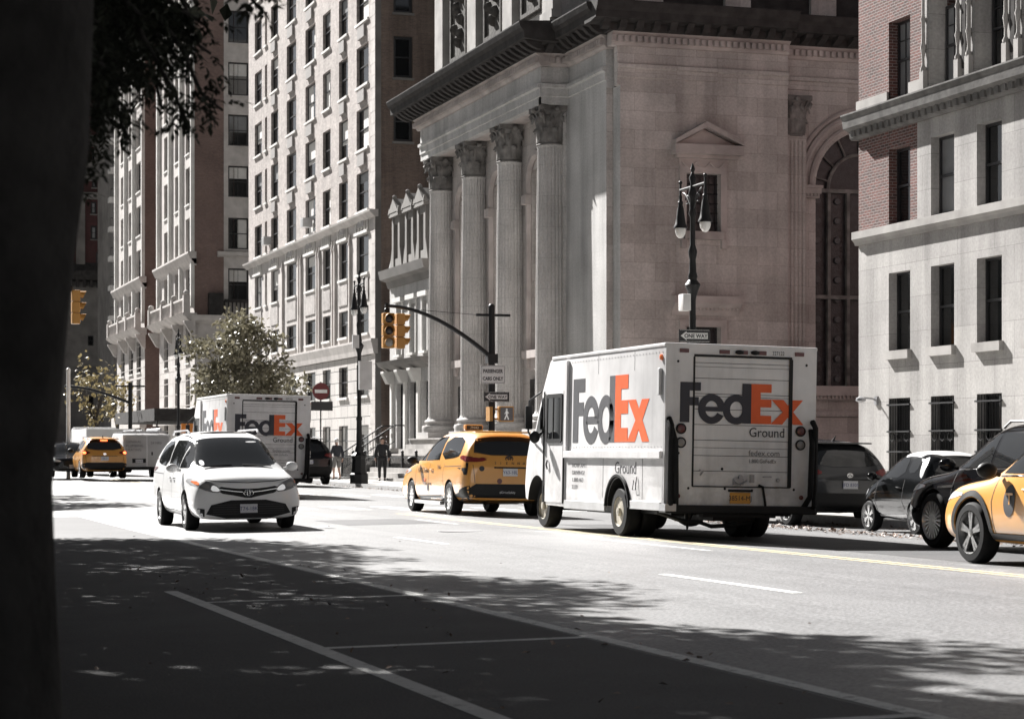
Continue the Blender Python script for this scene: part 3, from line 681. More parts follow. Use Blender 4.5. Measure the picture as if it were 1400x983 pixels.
for i,(a,c) in enumerate(cols):
    for r in rows:
        vent=None; cur=0
        if r[2]>=4 and i not in (0,1,5) : vent='vent_metal'
        if rnd.random()<.55 and i!=1: cur=rnd.choice([.34,.5,-.45,-.6,1.3,1.45,1.25,1.6,1.35])
        if i==7 and r[2] in (5,7): cur=-.72
        w_=window(mb,fm,a,c,r[0],r[1],-.2,sill='white_stone' if r[2] not in (0,) else None,curtain=cur,vent=vent if c-a>.9 else None,bar=.06)
    # spandrel between second and third storey, gothic heads, pilaster strips
    if i!=1:
        b=MB(); b.box(a-.02,c+.02,rows[2][1]+.3,rows[3][0]-.3,.004,.05,fm); b.build('spandrel','carved_trim',mb,True)
        b=MB(); top=zc0-.1; z0=rows[3][1]
        for k in range(4):
            x0=a+(c-a)*k/4; x1=a+(c-a)*(k+1)/4; xm_=(x0+x1)/2
            b.tube([fm.p(x0+.02,z0+.12,.05),fm.p(x0+.02,z0+.75,.05),fm.p(xm_,z0+1.15,.05),fm.p(x1-.02,z0+.75,.05),fm.p(x1-.02,z0+.12,.05)],.05,5)
        b.box(a-.12,c+.12,z0+.02,z0+.16,.003,.14,fm); b.tube([fm.p((a+c)/2,z0+1.1,.08),fm.p((a+c)/2,top-.05,.1)],[.13,.05],6)
        b.build('gothic_hood','white_stone',mb,True)
for i in (2,3,4,5,6):
    a=cols[i][1]; c=cols[i+1][0]; x=(a+c)/2
    b=MB()
    for d in (-.3,.3):
        if i in (2,6) and d*(1 if i==2 else -1)<0: continue
        b.box(x+d-.1,x+d+.1,zbase2[1],zc0-1.0,.003,.12,fm); b.tube([fm.p(x+d,zc0-1.0,.06),fm.p(x+d,zc0-.4,.06)],[.12,.02],6)
    b.build('pilaster_strip','pale_trim',mb,True)
# two window air conditioners that stick out
for px,py in ((369,330),(423,305)):
    u,v=onX(px,py,XM); b=MB(); b.box(u-.35,u+.35,v-.25,v+.25,-.1,.45,fm)
    for k in range(5): b.box(u-.3,u+.3,v-.2+k*.085,v-.17+k*.085,.45,.46,fm)
    b.build('air_conditioner','galv',mb,True)
# return wall facing the camera: brown brick over the townhouse
fq=Fr((0,YM,0),(0,-1,0)); XQ=onY(521,0,YM)[0]; XQ2=XQ+16
qz=lambda px,py: onY(px,py,YM)
wx=(qz(538,0)[0],qz(564,0)[0]); qh=[(*wx,qz(550,y1)[1],qz(550,y0)[1]) for y0,y1 in ((138,194),(50,107),(-38,18),(-126,-70))]
b=MB(); wall(b,fq,XM,XQ,-.5,ZTOP,[],.2); b.build('corner_pier','grey_stone',mb,True,recalc=False)
b=MB(); wall(b,fq,XQ,XQ2,-.5,ZTOP,qh,.22); b.build('wall','brown_brick',mb,True,recalc=False)
for h in qh: window(mb,fq,*h,-.18,sill='grey_stone',curtain=0,bar=.14)
b=MB(); b.quad((XM,-uL,-.5),(XM+20,-uL,-.5),(XM+20,-uL,ZTOP),(XM,-uL,ZTOP)); b.quad((XM,YM,ZTOP),(XM+20,YM,ZTOP),(XM+20,-uL,ZTOP),(XM,-uL,ZTOP)); b.build('roof','grey_stone',mb,True)
# ------------------------------------------------------------------ townhouse with dormers between
XT_=26.4; fh=Fr((XT_,0,0),(-1,0,0)); a0=onX(533,0,XT_)[0]+.0; a1=onX(594,0,XT_)[0]
a0=max(a0,uR+.02)
th=thing('townhouse','narrow grey stone townhouse with three pedimented dormers beside the columns','townhouse',(XT_,-a0,0))
hz=lambda y: onX(560,y,XT_)[1]
wcol=[(onX(a,0,XT_)[0],onX(c,0,XT_)[0]) for a,c in ((543,550),(561,568.5),(578,585))]
w1=(hz(483),hz(416)); w0=(1.4,hz(523)); zl=(hz(505),hz(492)); zco=(hz(379),hz(364))
b=MB(); wall(b,fh,a0,a1,-.5,zco[0],[(a,c,*w1) for a,c in wcol]+[(a-.1,c+.1,*w0) for a,c in wcol],.3); b.build('wall','church_grey',th,True,recalc=False)
for a,c in wcol:
    w_=window(th,fh,a,c,*w1,-.24,sill='white_stone',sillo=.2); b=MB(); b.box(a-.14,a,w1[0],w1[1]+.2,.002,.06,fh); b.box(c,c+.14,w1[0],w1[1]+.2,.002,.06,fh); b.box(a-.3,c+.3,w1[1]+.2,w1[1]+.42,.0,.2,fh); b.build('surround','white_stone',w_,True)
    window(th,fh,a-.1,c+.1,*w0,-.26)
b=MB(); b.prof(fh,a0,a1,[(-.1,zl[0]),(.15,zl[0]),(.6,zl[0]+.25),(.7,zl[1]),(-.1,zl[1])]); b.build('string_course','grey_stone',th,True)
b=MB()
for a,c in zip([a0+.1]+[c+.35 for _,c in wcol[:2]],[wcol[0][0]-.3]+[a-.3 for a,_ in wcol[1:]]):
    b.box((a+c)/2-.16,(a+c)/2+.16,.3,zl[0]-.6,0,.12,fh); b.prof(fh,(a+c)/2-.28,(a+c)/2+.28,[(0,zl[0]-.6),(.3,zl[0]-.6),(.55,zl[0]-.1),(.55,zl[0]),(0,zl[0])])
b.build('bracket_pier','white_stone',th,True)
b=MB(); b.prof(fh,a0,a1,[(-.1,zco[0]-.3),(.1,zco[0]-.3),(.2,zco[0]),(.5,zco[0]+.1),(.6,zco[1]),(-.1,zco[1])]); b.build('cornice','grey_stone',th,True)
zpk=hz(262)
b=MB(); b.prof(fh,a0,a1,[(.1,zco[1]),(-.1,zco[1]+.8),(-.5,zpk-.4),(-3,zpk-.2),(-3,zco[1])]); b.build('mansard_roof','slate',th,True)
for a,c in wcol:
    m_=(a+c)/2; b=MB(); b.box(m_-.72,m_-.42,zco[1],zpk-1.0,-1.2,.2,fh); b.box(m_+.42,m_+.72,zco[1],zpk-1.0,-1.2,.2,fh); b.box(m_-.42,m_+.42,zco[1],zco[1]+.5,-1.2,.15,fh); b.box(m_-.42,m_+.42,zpk-1.35,zpk-1.0,-1.2,.15,fh)
    b.box(m_-.85,m_+.85,zpk-1.0,zpk-.8,-1.2,.32,fh); b.prism([fh.p(m_-.9,zpk-.8,.34),fh.p(m_+.9,zpk-.8,.34),fh.p(m_,zpk-.15,.34)],fh.N*-1.5)
    b.ball(fh.p(m_,zpk-.1,.25),.12,seg=8,rings=6)
    for sg in (-1,1): b.tube([fh.p(m_+sg*.85,zpk-.85,.25),fh.p(m_+sg*.85,zpk-.55,.25)],[.12,.06],6); b.prism([fh.p(m_+sg*.72,zco[1],.2),fh.p(m_+sg*1.15,zco[1],.2),fh.p(m_+sg*.75,zco[1]+1.0,.2)],fh.N*-.3)
    dm=b.build('dormer','grey_stone',th,True)
    window(dm,fh,m_-.42,m_+.42,zco[1]+.5,zpk-1.35,-.05,frame='white_stone') if False else None
    b=MB(); b.box(m_-.42,m_+.42,zco[1]+.5,zpk-1.35,-.2,-.1,fh); wn=b.build('window','glass',dm,True)
    b=MB(); b.box(m_-.42,m_-.34,zco[1]+.5,zpk-1.35,-.1,.0,fh); b.box(m_+.34,m_+.42,zco[1]+.5,zpk-1.35,-.1,.0,fh); zz_=(zco[1]+zpk-.85)/2; b.box(m_-.34,m_+.34,zz_-.04,zz_+.04,-.1,.02,fh); b.build('frame','white_stone',wn,True)
# entrance stair with iron handrails
b=MB(); st=(a0+1.0,a0+3.2)
for k in range(7): b.box(st[0],st[1],-.2,.15+.19*(k+1),.3,2.6-.3*k,fh)
stp=tag(b.build('entrance_stair','limestone_trim'),'short stone entrance stair in front of the narrow grey townhouse','stair')
for x in st:
    b=MB(); P0=fh.p(x,1.25,2.6); P1=fh.p(x,2.55,.6)
    b.tube([P0,P1],.035,6); b.tube([P0-Vector((0,0,.75)),P1-Vector((0,0,.75))],.025,6); b.tube([P1,fh.p(x,2.55,.05)],.035,6)
    for k in range(9): q=P0.lerp(P1,k/8); b.tube([q,q-Vector((0,0,.85))],.014,5)
    for k in range(8):
        q=P0.lerp(P1,(k+.5)/8)-Vector((0,0,.4)); b.tube([q+Vector((0,math.cos(t*PI/4)*.13,math.sin(t*PI/4)*.13)) for t in range(9)],.012,4,cap=False)
    b.build('handrail','black_metal',stp)
# low iron railing in front of block and townhouse
def railing(label,x,y0,y1,grp):
    b=MB(); z=swz((y0+y1)/2)
    b.box(x-.02,x+.02,y0,y1,z+.92,z+.97); b.box(x-.02,x+.02,y0,y1,z+.12,z+.16); y=y0
    while y<y1: b.tube([(x,y,z),(x,y,z+1.02)],.014,5); y+=.13
    r=tag(b.build('railing','black_metal'),label,'railing',grp)
    y=y0
    while y<=y1+.01: b=MB(); b.box(x-.05,x+.05,y-.05,y+.05,z-.05,z+1.12); b.ball((x,y,z+1.17),.07,seg=8,rings=6); b.build('post','black_metal',r); y+=(y1-y0)/max(1,round((y1-y0)/2.2))
railing('low black iron railing on the pavement between the stair and the church columns',23.2,84.5,-a0-3.6 if -a0-3.6>90 else 92,'iron railings')
railing('low black iron railing on the pavement behind the walking man, past the stair',23.2,-a0-.5,-a0+12,'iron railings')
# ------------------------------------------------------------------ block with two wings and a light court (left)
XL=27.0; fl_=Fr((XL,0,0),(-1,0,0))
def wing(par,pa,pb,strips,zs,zrows,white_edge,name):
    u0,u1=onX(pa,0,XL)[0],onX(pb,0,XL)[0]
    ws=[(onX(a,0,XL)[0],onX(c,0,XL)[0]) for a,c in strips]
    hs=[(a,c,r[0],r[1]) for a,c in ws for r in zrows]
    b=MB(); wall(b,fl_,u0,u1,-.5,zrows[-1][1]+2,hs,.35); b.build('wall','pale_trim',par,True,recalc=False)
    for a,c in ws:
        for r in zrows: window(par,fl_,a,c,r[0],r[1],-.28,sill='white_stone',bar=.07,curtain=rnd.choice([0,0,1.3,.5,1.45]))
    b=MB()
    for x in [u0+.25]+[(p[1]+q[0])/2 for p,q in zip(ws,ws[1:])]+[u1-.25]: b.box(x-.22,x+.22,zs[2]+.4,zrows[-1][1]+2,.003,.28,fl_)
    b.build('pier','white_stone',par,True)
    b=MB()
    for v0,v1,o in ((zs[1]-.9,zs[1],.55),(zs[0]-.5,zs[0],.25)): b.prof(fl_,u0-.4,u1+.3,[(-.1,v0),(.05,v0),(o*.6,v0+.3),(o,v1-.15),(o,v1),(-.1,v1)])
    b.build('cornice','pale_trim',par,True)
    zl=zs[2]; b=MB(); b.prof(fl_,u0-.6,u1+.5,[(-.1,zl-.6),(.3,zl-.6),(.9,zl-.2),(1.0,zl),(-.1,zl)])
    for x in [u0-.3]+[(p[1]+q[0])/2 for p,q in zip(ws,ws[1:])]+[u1+.2]:
        b.box(x-.25,x+.25,zl,zl+1.3,.4,.9,fl_); b.ball(fl_.p(x,zl+1.45,.65),.25,seg=8,rings=6); b.prof(fl_,x-.25,x+.25,[(0,zl-1.8),(.25,zl-1.7),(.85,zl-.7),(.85,zl-.6),(0,zl-.6)])
    b.box(u0-.3,u1+.2,zl+1.0,zl+1.15,.5,.8,fl_)
    n_=int((u1-u0)/.35)
    for k in range(n_): b.lathe([(.07,0),(.12,.3),(.06,.6),(.09,1.0)],seg=6,M=Matrix.Translation(fl_.p(u0+(u1-u0)*k/n_,zl,.65)))
    b.build('balustrade','pale_trim',par,True)
    b=MB(); v=.5
    while v<zl-2: b.box(u0-.02,u1+.02,v+.55,v+.6,0.,.012,fl_); v+=.95
    b.prof(fl_,u0-.3,u1+.3,[(-.1,zs[3]-1.2),(.5,zs[3]-1.2),(.5,zs[3]-.2),(.2,zs[3]),(-.1,zs[3])]); b.build('base_course','pale_trim',par,True)
    return u0,u1
lz=lambda px,y: onX(px,y,XL)[1]
lb=thing('hotel_block','tall rose brick block with white piers and two street wings left of the pale block','apartment block',(XL,-onX(266,0,XL)[0],0))
ys=[(120.5,89.5),(168,134.5),(213.5,183),(256,228.5)]   # rows at px ~ 242 on the near wing
# storey heights from the stone framed windows facing us
uN=onX(266,0,XL)[0]; YN=-uN; fn=Fr((0,YN,0),(0,-1,0)); nz_=lambda py: onY(325,py,YN)[1]
wr=[(nz_(a),nz_(c)) for a,c in ((585,550) ,(460,438),(412,367),(341,298),(270,227),(200,157),(131,85.5),(59.5,15))]
flh=wr[5][0]-wr[4][0]
for k in range(1,3): wr.append((wr[7][0]+flh*k,wr[7][1]+flh*k))
zrowsN=[(2.6,lz(242,515)),(lz(242,500),lz(242,450)),(lz(242,412),lz(242,375))]+[(z0-.3,z1) for z0,z1 in [(lz(242,352)+flh*k,lz(242,352)+flh*k+2.5) for k in range(8)]]
zsN=(lz(242,366),lz(242,357),lz(242,437),lz(242,560))
wing(lb,218,266,((224.3,229.8),(239.2,245),(253.8,259.6)),zsN,zrowsN,True,'near')
zrowsF=[(2.6,lz(180,520)),(lz(180,512),lz(180,470)),(lz(180,430),lz(180,403))]+[(lz(180,388)+flh*k,lz(180,388)+flh*k+2.6) for k in range(8)]
zsF=(lz(180,396),lz(180,388),lz(180,455),lz(180,568))
wing(lb,160,198,((165.3,170.5),(176,182),(186.6,192.8)),zsF,zrowsF,True,'far')
ZL=zrowsN[-1][1]+3
XA,XB=onY(306,0,YN)[0],onY(340,0,YN)[0]+6
xw=(onY(312,0,YN)[0],onY(340,0,YN)[0]); wst=[(xw[0]+k*(xw[1]-xw[0]+1.2),xw[1]+k*(xw[1]-xw[0]+1.2)) for k in range(2)]
b=MB(); wall(b,fn,XL,XA,nz_(432),ZL,[],.2); b.build('wall','rose_brick',lb,True,recalc=False)
b=MB(); wall(b,fn,XA,XB+4,nz_(350),ZL,[(a,c,*r) for a,c in wst for r in wr[3:]],.3); b.build('wall','pale_trim',lb,True,recalc=False)
b=MB(); wall(b,fn,XL,XB+4,-.5,nz_(432),[(a,c,*r) for a,c in wst for r in wr[:2]],.3); wall(b,fn,XA,XB+4,nz_(432),nz_(350),[(a,c,*wr[2]) for a,c in wst],.3); b.build('wall','pale_trim',lb,True,recalc=False)
for a,c in wst:
    for r in wr: window(lb,fn,a,c,*r,-.25,bar=.12,curtain=rnd.choice([0,.6,-.6,1.4,1.55,1.35]),mun=(1,0),sill='pale_trim')
b=MB(); b.prof(fn,XL-.3,XB+4,[(0,nz_(435)-.5),(.5,nz_(435)-.2),(.6,nz_(432)),(0,nz_(432))]); b.prof(fn,XA-.5,XB+4,[(0,nz_(352)),(.35,nz_(350)),(.4,nz_(345)),(0,nz_(345))]); b.build('string_course','pale_trim',lb,True)
b=MB(); z0=nz_(432)
b.box(XA-1.2,XA-.1,z0,nz_(402),-.2,.5,fn); b.box(XA,XB+2,nz_(414),nz_(410),.2,.5,fn)
x=XA
while x<XB+2: b.tube([fn.p(x,z0,.35),fn.p(x,nz_(412),.35)],.06,6); x+=.3
b.build('balustrade','soot_shade_stone',lb,True)
# light court: brick return of the far wing
YF2=-onX(198,0,XL)[0]; f_=Fr((0,YF2,0),(0,-1,0)); x2=XL+6
b=MB(); b.quad((XL,YF2,-.5),(x2+8,YF2,-.5),(x2+8,YF2,ZL+4),(XL,YF2,ZL+4)); b.quad((XL+3,YN+.1,-.5),(XL+3,YF2,-.5),(XL+3,YF2,ZL),(XL+3,YN+.1,ZL))
yb=-onX(218,0,XL)[0]; b.quad((XL,yb,-.5),(XL+3,yb,-.5),(XL+3,yb,ZL),(XL,yb,ZL)); b.build('court_wall','rose_brick',lb,True)
b=MB(); b.quad((XL,YN,ZL),(XL+20,YN,ZL),(XL+20,YF2+16,ZL+4),(XL,YF2+16,ZL+4)); b.build('roof','grey_stone',lb,True)
# entrance awning
aw_u=onX(229,0,24)[0]; za=onX(229,579,23)[1]
b=MB(); y0=-onX(262,0,23)[0]; y1=-onX(203,0,23)[0]
b.box(20.6,27,y0,y1,3.3,4.1); awn=tag(b.build('entrance_awning','soot_shade_stone'),'dark flat entrance awning reaching over the pavement from the rose brick block','awning')
b=MB()
for x in (20.8,): 
    for y in (y0+.2,y1-.2): b.tube([(x,y,.3),(x,y,3.3)],.06,6)
b.build('post','black_metal',awn)
# ------------------------------------------------------------------ far buildings closing the street
YBK=238; bk=thing('balcony_building','sliver of a dark building with a stack of white balcony slabs','apartment building',(27,YBK,0))
x0=onY(147.5,0,YBK)[0]; b=MB(); b.box(x0+.6,x0+14,YBK,YBK+14,0,62); b.build('wall','grey_stone',bk,True)
b=MB(); 
for py in (113,153,195,235,275,315,355,395,436): z=onY(155,py,YBK)[1]; b.box(x0,x0+6,YBK-1.6,YBK+.1,z-.25,z+.25)
b.build('balcony_slab','white_stone',bk,True)
b=MB()
for py in (113,153,195,235,275,315,355,395,436):
    z=onY(155,py,YBK)[1]; b.box(x0+.1,x0+6,YBK-1.55,YBK-1.5,z+1.1,z+1.16); b.box(x0+.6,x0+5,YBK-.05,YBK-.01,z+.35,z+2.5)
    for k in range(20): b.box(x0+.1+k*.3,x0+.13+k*.3,YBK-1.54,YBK-1.51,z+.25,z+1.1)
b.build('balcony_rail','black_metal',bk,True)
YRD=262; rd=thing('brick_tower','dark red brick building with pale stone arches at the far end of the street','apartment building',(24,YRD,0))
f_=Fr((0,YRD,0),(0,-1,0)); g_=lambda px,py: onY(px,py,YRD)
zlow=g_(120,378)[1]
rx0,rx1=g_(-60,0)[0],g_(175,0)[0]
wl=[]
for a,c,t,bt in ((125.5,132.5,240,257),(124,132,276,293),(124,132.6,309,327.5),(131,147,345,362),(125,133,205,220),(125,133,150,166),(125,133,110,125),(125,133,70,85)): wl.append((g_(a,0)[0],g_(c,0)[0],g_(128,bt)[1],g_(128,t)[1]))
more=[(h[0]-k*4.6,h[1]-k*4.6,h[2],h[3]) for h in wl for k in (1,2,3)]
b=MB(); wall(b,f_,rx0,rx1,zlow,70,wl+more,.3); b.build('wall','dark_red_brick',rd,True,recalc=False)
for i,h in enumerate(wl+more): window(rd,f_,*h,-.2,bar=.2,sill='grey_stone',curtain=.99 if i<4 else 0)
b=MB()
for py,hh in ((193,1.3),(235,2.2),(268,.8),(372,1.4)): z=g_(120,py)[1]; b.box(rx0,rx1,z-hh/2,z+hh/2,0.004,.25,f_)
for a,c in ((103,112),(129,136),(148,156)): b.box(g_(a,0)[0],g_(c,0)[0],g_(0,238)[1],g_(0,192)[1],.0,.2,f_)
for a,c in ((104,116),): b.box(g_(a,0)[0],g_(c,0)[0],zlow,g_(0,268)[1],0,.2,f_)
b.build('stone_band','grey_stone',rd,True)
b=MB(); b.prof(f_,rx0,rx1,[(0,zlow-.6),(.8,zlow-.4),(.9,zlow+.6),(0,zlow+1.6)])
x=rx0
while x<rx1: b.box(x,x+.35,zlow-1.3,zlow-.5,0,.6,f_); x+=.8
b.build('cornice','soot_shade_stone',rd,True)
lw=[(g_(a,0)[0],g_(c,0)[0],g_(0,t)[1],g_(0,s_)[1]) for a,c,s_,t in ((147.5,160,416,431),(147.5,160,457,471),(147.5,160,496,511),(120,128,457,471),(120,128,540,560))]
b=MB(); wall(b,f_,rx0,rx1+8,-1,zlow-.6,lw,.3); b.build('wall','grey_stone',rd,True,recalc=False)
for h in lw: window(rd,f_,*h,-.2,bar=.1)
b=MB(); b.box(rx0,rx1+8,g_(0,508)[1],g_(0,503)[1],.0,.4,f_); b.build('string_course','grey_stone',rd,True)
b=MB(); b.quad((rx0,YRD,70),(rx1,YRD,70),(rx1,YRD+30,70),(rx0,YRD+30,70)); b.build('roof','grey_stone',rd,True)
# ------------------------------------------------------------------ vehicles: paint and trim
def carpaint(name,col,rough=.35,coat=.6,**k): return mat(name,col,rough,coat=coat,pos=False,**k)
carpaint('white_paint',(.72,.72,.72),.35,.5,stain=.06,sscale=1.5)
carpaint('truck_white',(.75,.74,.74),.42,.25,stain=.16,sscale=1.1,var=.04,vscale=5)
add_streaks(MATS['truck_white'],.13,sc=(5,5,.5),lo=.5,hi=.72)
def grime(m,z0,z1,col,amt):
    n,l=nt(m); b=n['Principled BSDF']; g=n.new('ShaderNodeTexCoord'); cur=b.inputs['Base Color'].links[0].from_socket
    sp=n.new('ShaderNodeSeparateXYZ'); l.new(g.outputs['Object'],sp.inputs[0]); r=n.new('ShaderNodeMapRange'); r.inputs['From Min'].default_value=z1; r.inputs['From Max'].default_value=z0; l.new(sp.outputs['Z'],r.inputs['Value'])
    t=n.new('ShaderNodeTexNoise'); t.inputs['Scale'].default_value=3.5; t.inputs['Detail'].default_value=8; t.inputs['Roughness'].default_value=.7; l.new(g.outputs['Object'],t.inputs['Vector'])
    q=n.new('ShaderNodeMapRange'); q.inputs['From Min'].default_value=.38; q.inputs['From Max'].default_value=.68; q.inputs['To Max'].default_value=amt; l.new(t.outputs['Fac'],q.inputs['Value'])
    k=n.new('ShaderNodeMath'); k.operation='MULTIPLY'; l.new(r.outputs['Result'],k.inputs[0]); l.new(q.outputs['Result'],k.inputs[1])
    mx=n.new('ShaderNodeMix'); mx.data_type='RGBA'; l.new(k.outputs[0],mx.inputs['Factor']); l.new(cur,mx.inputs['A']); mx.inputs['B'].default_value=(*col,1); l.new(mx.outputs['Result'],b.inputs['Base Color'])
grime(MATS['truck_white'],.5,1.5,(.20,.18,.16),.5)
carpaint('taxi_yellow',(.64,.30,.06),.35,.5,stain=.08,sscale=1.4)
carpaint('black_paint',(.006,.006,.007),.09,.2,spec=.4)
carpaint('charcoal_paint',(.006,.0065,.007),.10,.1,spec=.3)
carpaint('slate_paint',(.035,.036,.039),.14,.3)
carpaint('silver_paint',(.50,.50,.50),.32,.5,stain=.1,sscale=2)
mat('car_glass',(.014,.015,.016),.04,spec=.9)
mat('plastic',(.008,.008,.0085),.55,spec=.3,pos=False)
mat('seam',(.012,.012,.012),.8)
mat('tyre',(.008,.008,.0085),.8,spec=.25,var=.25,vscale=9,pos=False)
mat('rim_silver',(.55,.55,.55),.3,metal=.75,pos=False)
mat('rim_mid',(.24,.24,.24),.35,metal=.7,pos=False)
mat('rim_dark',(.05,.05,.052),.4,metal=.5,pos=False)
mat('rim_cream',(.50,.46,.38),.5,stain=.4,sscale=6,pos=False)
mat('chrome',(.7,.7,.7),.12,metal=1,pos=False)
mat('lamp_clear',(.75,.76,.78),.12,coat=.5,pos=False)
mat('lamp_drl',(.8,.8,.8),.2,emit=(1,1,1),estr=.10)
mat('lamp_red',(.16,.012,.012),.2,coat=.5,pos=False)
mat('lamp_red_dim',(.10,.02,.018),.3,coat=.3,pos=False)
mat('lamp_amber',(.75,.16,.03),.25,coat=.4,pos=False)
mat('lamp_grey',(.23,.22,.21),.3,coat=.3,pos=False)
mat('brake_on',(.8,.05,.02),.3,emit=(1,.16,.05),estr=1.6)
mat('plate_white',(.62,.62,.64),.5,pos=False); mat('plate_amber',(.62,.30,.05),.5,pos=False); mat('ink',(.03,.03,.035),.6); mat('ink_grey',(.16,.16,.165),.6); mat('ink_blue',(.06,.08,.2),.6)
mat('logo_slate',(.030,.030,.042),.5,pos=False,stain=.2,sscale=3); mat('logo_orange',(.78,.115,.018),.45,pos=False,stain=.1,sscale=3); mat('logo_grey_faded',(.07,.07,.077),.5,pos=False,var=.15,vscale=1)
mat('interior',(.03,.03,.03),.8)

def chaikin(P,n=2):
    for _ in range(n):
        Q=[]
        for i in range(len(P)):
            a,b_=P[i],P[(i+1)%len(P)]
            Q+=[(a[0]*.75+b_[0]*.25,a[1]*.75+b_[1]*.25),(a[0]*.25+b_[0]*.75,a[1]*.25+b_[1]*.75)]
        P=Q
    return P
AX={'L':(Vector((-4,0,0)),Vector((1,0,0)),lambda a,c:Vector((-4,a,c))),'R':(None,Vector((-1,0,0)),lambda a,c:Vector((4,a,c))),
    'F':(None,Vector((0,-1,0)),lambda a,c:Vector((a,9,c))),'B':(None,Vector((0,1,0)),lambda a,c:Vector((a,-9,c))),'T':(None,Vector((0,0,-1)),lambda a,c:Vector((a,c,5)))}
class Body:
    def __init__(s,root,me,o): s.root=root; s.me=me; s.o=o; s.bvh=BVHTree.FromPolygons([v.co.copy() for v in me.vertices],[tuple(p.vertices) for p in me.polygons])
    def cast(s,ax,a,c):
        h=s.bvh.ray_cast(AX[ax][2](a,c),AX[ax][1],20); return (h[0],h[1]) if h[0] is not None else None
    def patch(s,name,m,ax,poly,off=.006,rnd=1,cell=.07,par=None,rim=0.,maxd=None):
        poly=chaikin(poly,rnd) if rnd else poly
        bm=bmesh.new(); f=bm.faces.new([bm.verts.new((p[0],p[1],0)) for p in poly]); bmesh.ops.triangulate(bm,faces=bm.faces)
        for k in (0,1):
            lo=min(p[k] for p in poly); hi=max(p[k] for p in poly); t=lo+cell
            while t<hi:
                n=Vector((1,0,0)) if k==0 else Vector((0,1,0))
                bmesh.ops.bisect_plane(bm,geom=bm.verts[:]+bm.edges[:]+bm.faces[:],plane_co=n*t,plane_no=n); t+=cell
        bm.verts.ensure_lookup_table(); bad=[]; hits={}; ctr=(sum(p[0] for p in poly)/len(poly),sum(p[1] for p in poly)/len(poly))
        for v in bm.verts:
            h=s.cast(ax,v.co.x,v.co.y)
            if h is None:
                for t in range(1,9):
                    h=s.cast(ax,v.co.x+(ctr[0]-v.co.x)*t*.03,v.co.y+(ctr[1]-v.co.y)*t*.03)
                    if h: break
            if h is None: bad.append(v); continue
            hits[v]=h[0]
            nn=h[1]; d=AX[ax][1]
            if nn.dot(d)>0: nn=-nn
            v.co=h[0]+(nn-d*.6).normalized()*off
        if maxd is not None and hits:
            dv=AX[ax][1]; mn=min(h.dot(dv) for h in hits.values())
            bad+= [v for v,h in hits.items() if h.dot(dv)>mn+maxd]
        bmesh.ops.delete(bm,geom=bad,context='VERTS')
        me=bpy.data.meshes.new(name); bm.normal_update(); bm.to_mesh(me); bm.free()
        me.polygons.foreach_set('use_smooth',[True]*len(me.polygons)); me.materials.append(MATS[m]); uvbox(me)
        return obj(name,me,par or s.root)
    def seam(s,mb,ax,pts,w=.012,off=.003,step=.05):
        P=[]
        for (a,b_) in zip(pts,pts[1:]):
            n=max(1,int(math.hypot(b_[0]-a[0],b_[1]-a[1])/step))
            for t in range(n): P.append((a[0]+(b_[0]-a[0])*t/n,a[1]+(b_[1]-a[1])*t/n))
        P.append(pts[-1]); last=None
        for i,p in enumerate(P):
            q=P[min(i+1,len(P)-1)]; r=P[max(i-1,0)]; dx,dy=q[0]-r[0],q[1]-r[1]; L_=math.hypot(dx,dy) or 1; nx,ny=-dy/L_*w/2,dx/L_*w/2
            h1=s.cast(ax,p[0]+nx,p[1]+ny); h2=s.cast(ax,p[0]-nx,p[1]-ny)
            if h1 and h2:
                d=AX[ax][1]; cur=(h1[0]-d*off,h2[0]-d*off)
                if last: mb.quad(last[0],last[1],cur[1],cur[0])
                last=cur
            else: last=None
def car_body(root,name,st,m,axles,sub=2,Ra=.38,inner='plastic'):
    rows=[]
    for (y,zb,zm,zs,zt,wl,wm,ws,wt,dr) in st:
        rows.append([(0,zb),(wl*.8,zb),(wl,zb+.08),(wm,zm),(ws,zs),(wt,zt-dr),(wt*.6,zt-.012),(0,zt)])
    K=8; vs=[];fs=[]
    idx=[]
    for (s_,r) in zip(st,rows):
        row={}
        for k,(x,z) in enumerate(r):
            row[(k,1)]=len(vs); vs.append((x,s_[0],z))
            if 0<k<K-1: row[(k,-1)]=len(vs); vs.append((-x,s_[0],z))
            else: row[(k,-1)]=row[(k,1)]
        idx.append(row)
    for i in range(len(idx)-1):
        for k in range(K-1):
            for sg in (1,-1):
                q=(idx[i][(k,sg)],idx[i][(k+1,sg)],idx[i+1][(k+1,sg)],idx[i+1][(k,sg)]); fs.append(q if sg>0 else q[::-1])
    for i in (0,len(idx)-1):
        r=idx[i]
        for k in range(1,K-2): fs.append((r[(k,1)],r[(k+1,1)],r[(k+1,-1)],r[(k,-1)]))
        fs.append((r[(0,1)],r[(1,1)],r[(1,-1)])); fs.append((r[(K-1,1)],r[(K-2,-1)],r[(K-2,1)]))
    b=MB(); b.v=[Vector(v) for v in vs]; b.f=fs; b.sm=[True]*len(fs)
    return cut_arches(root,name,b.mesh(name,m,ang=180),axles,Ra,sub,inner)
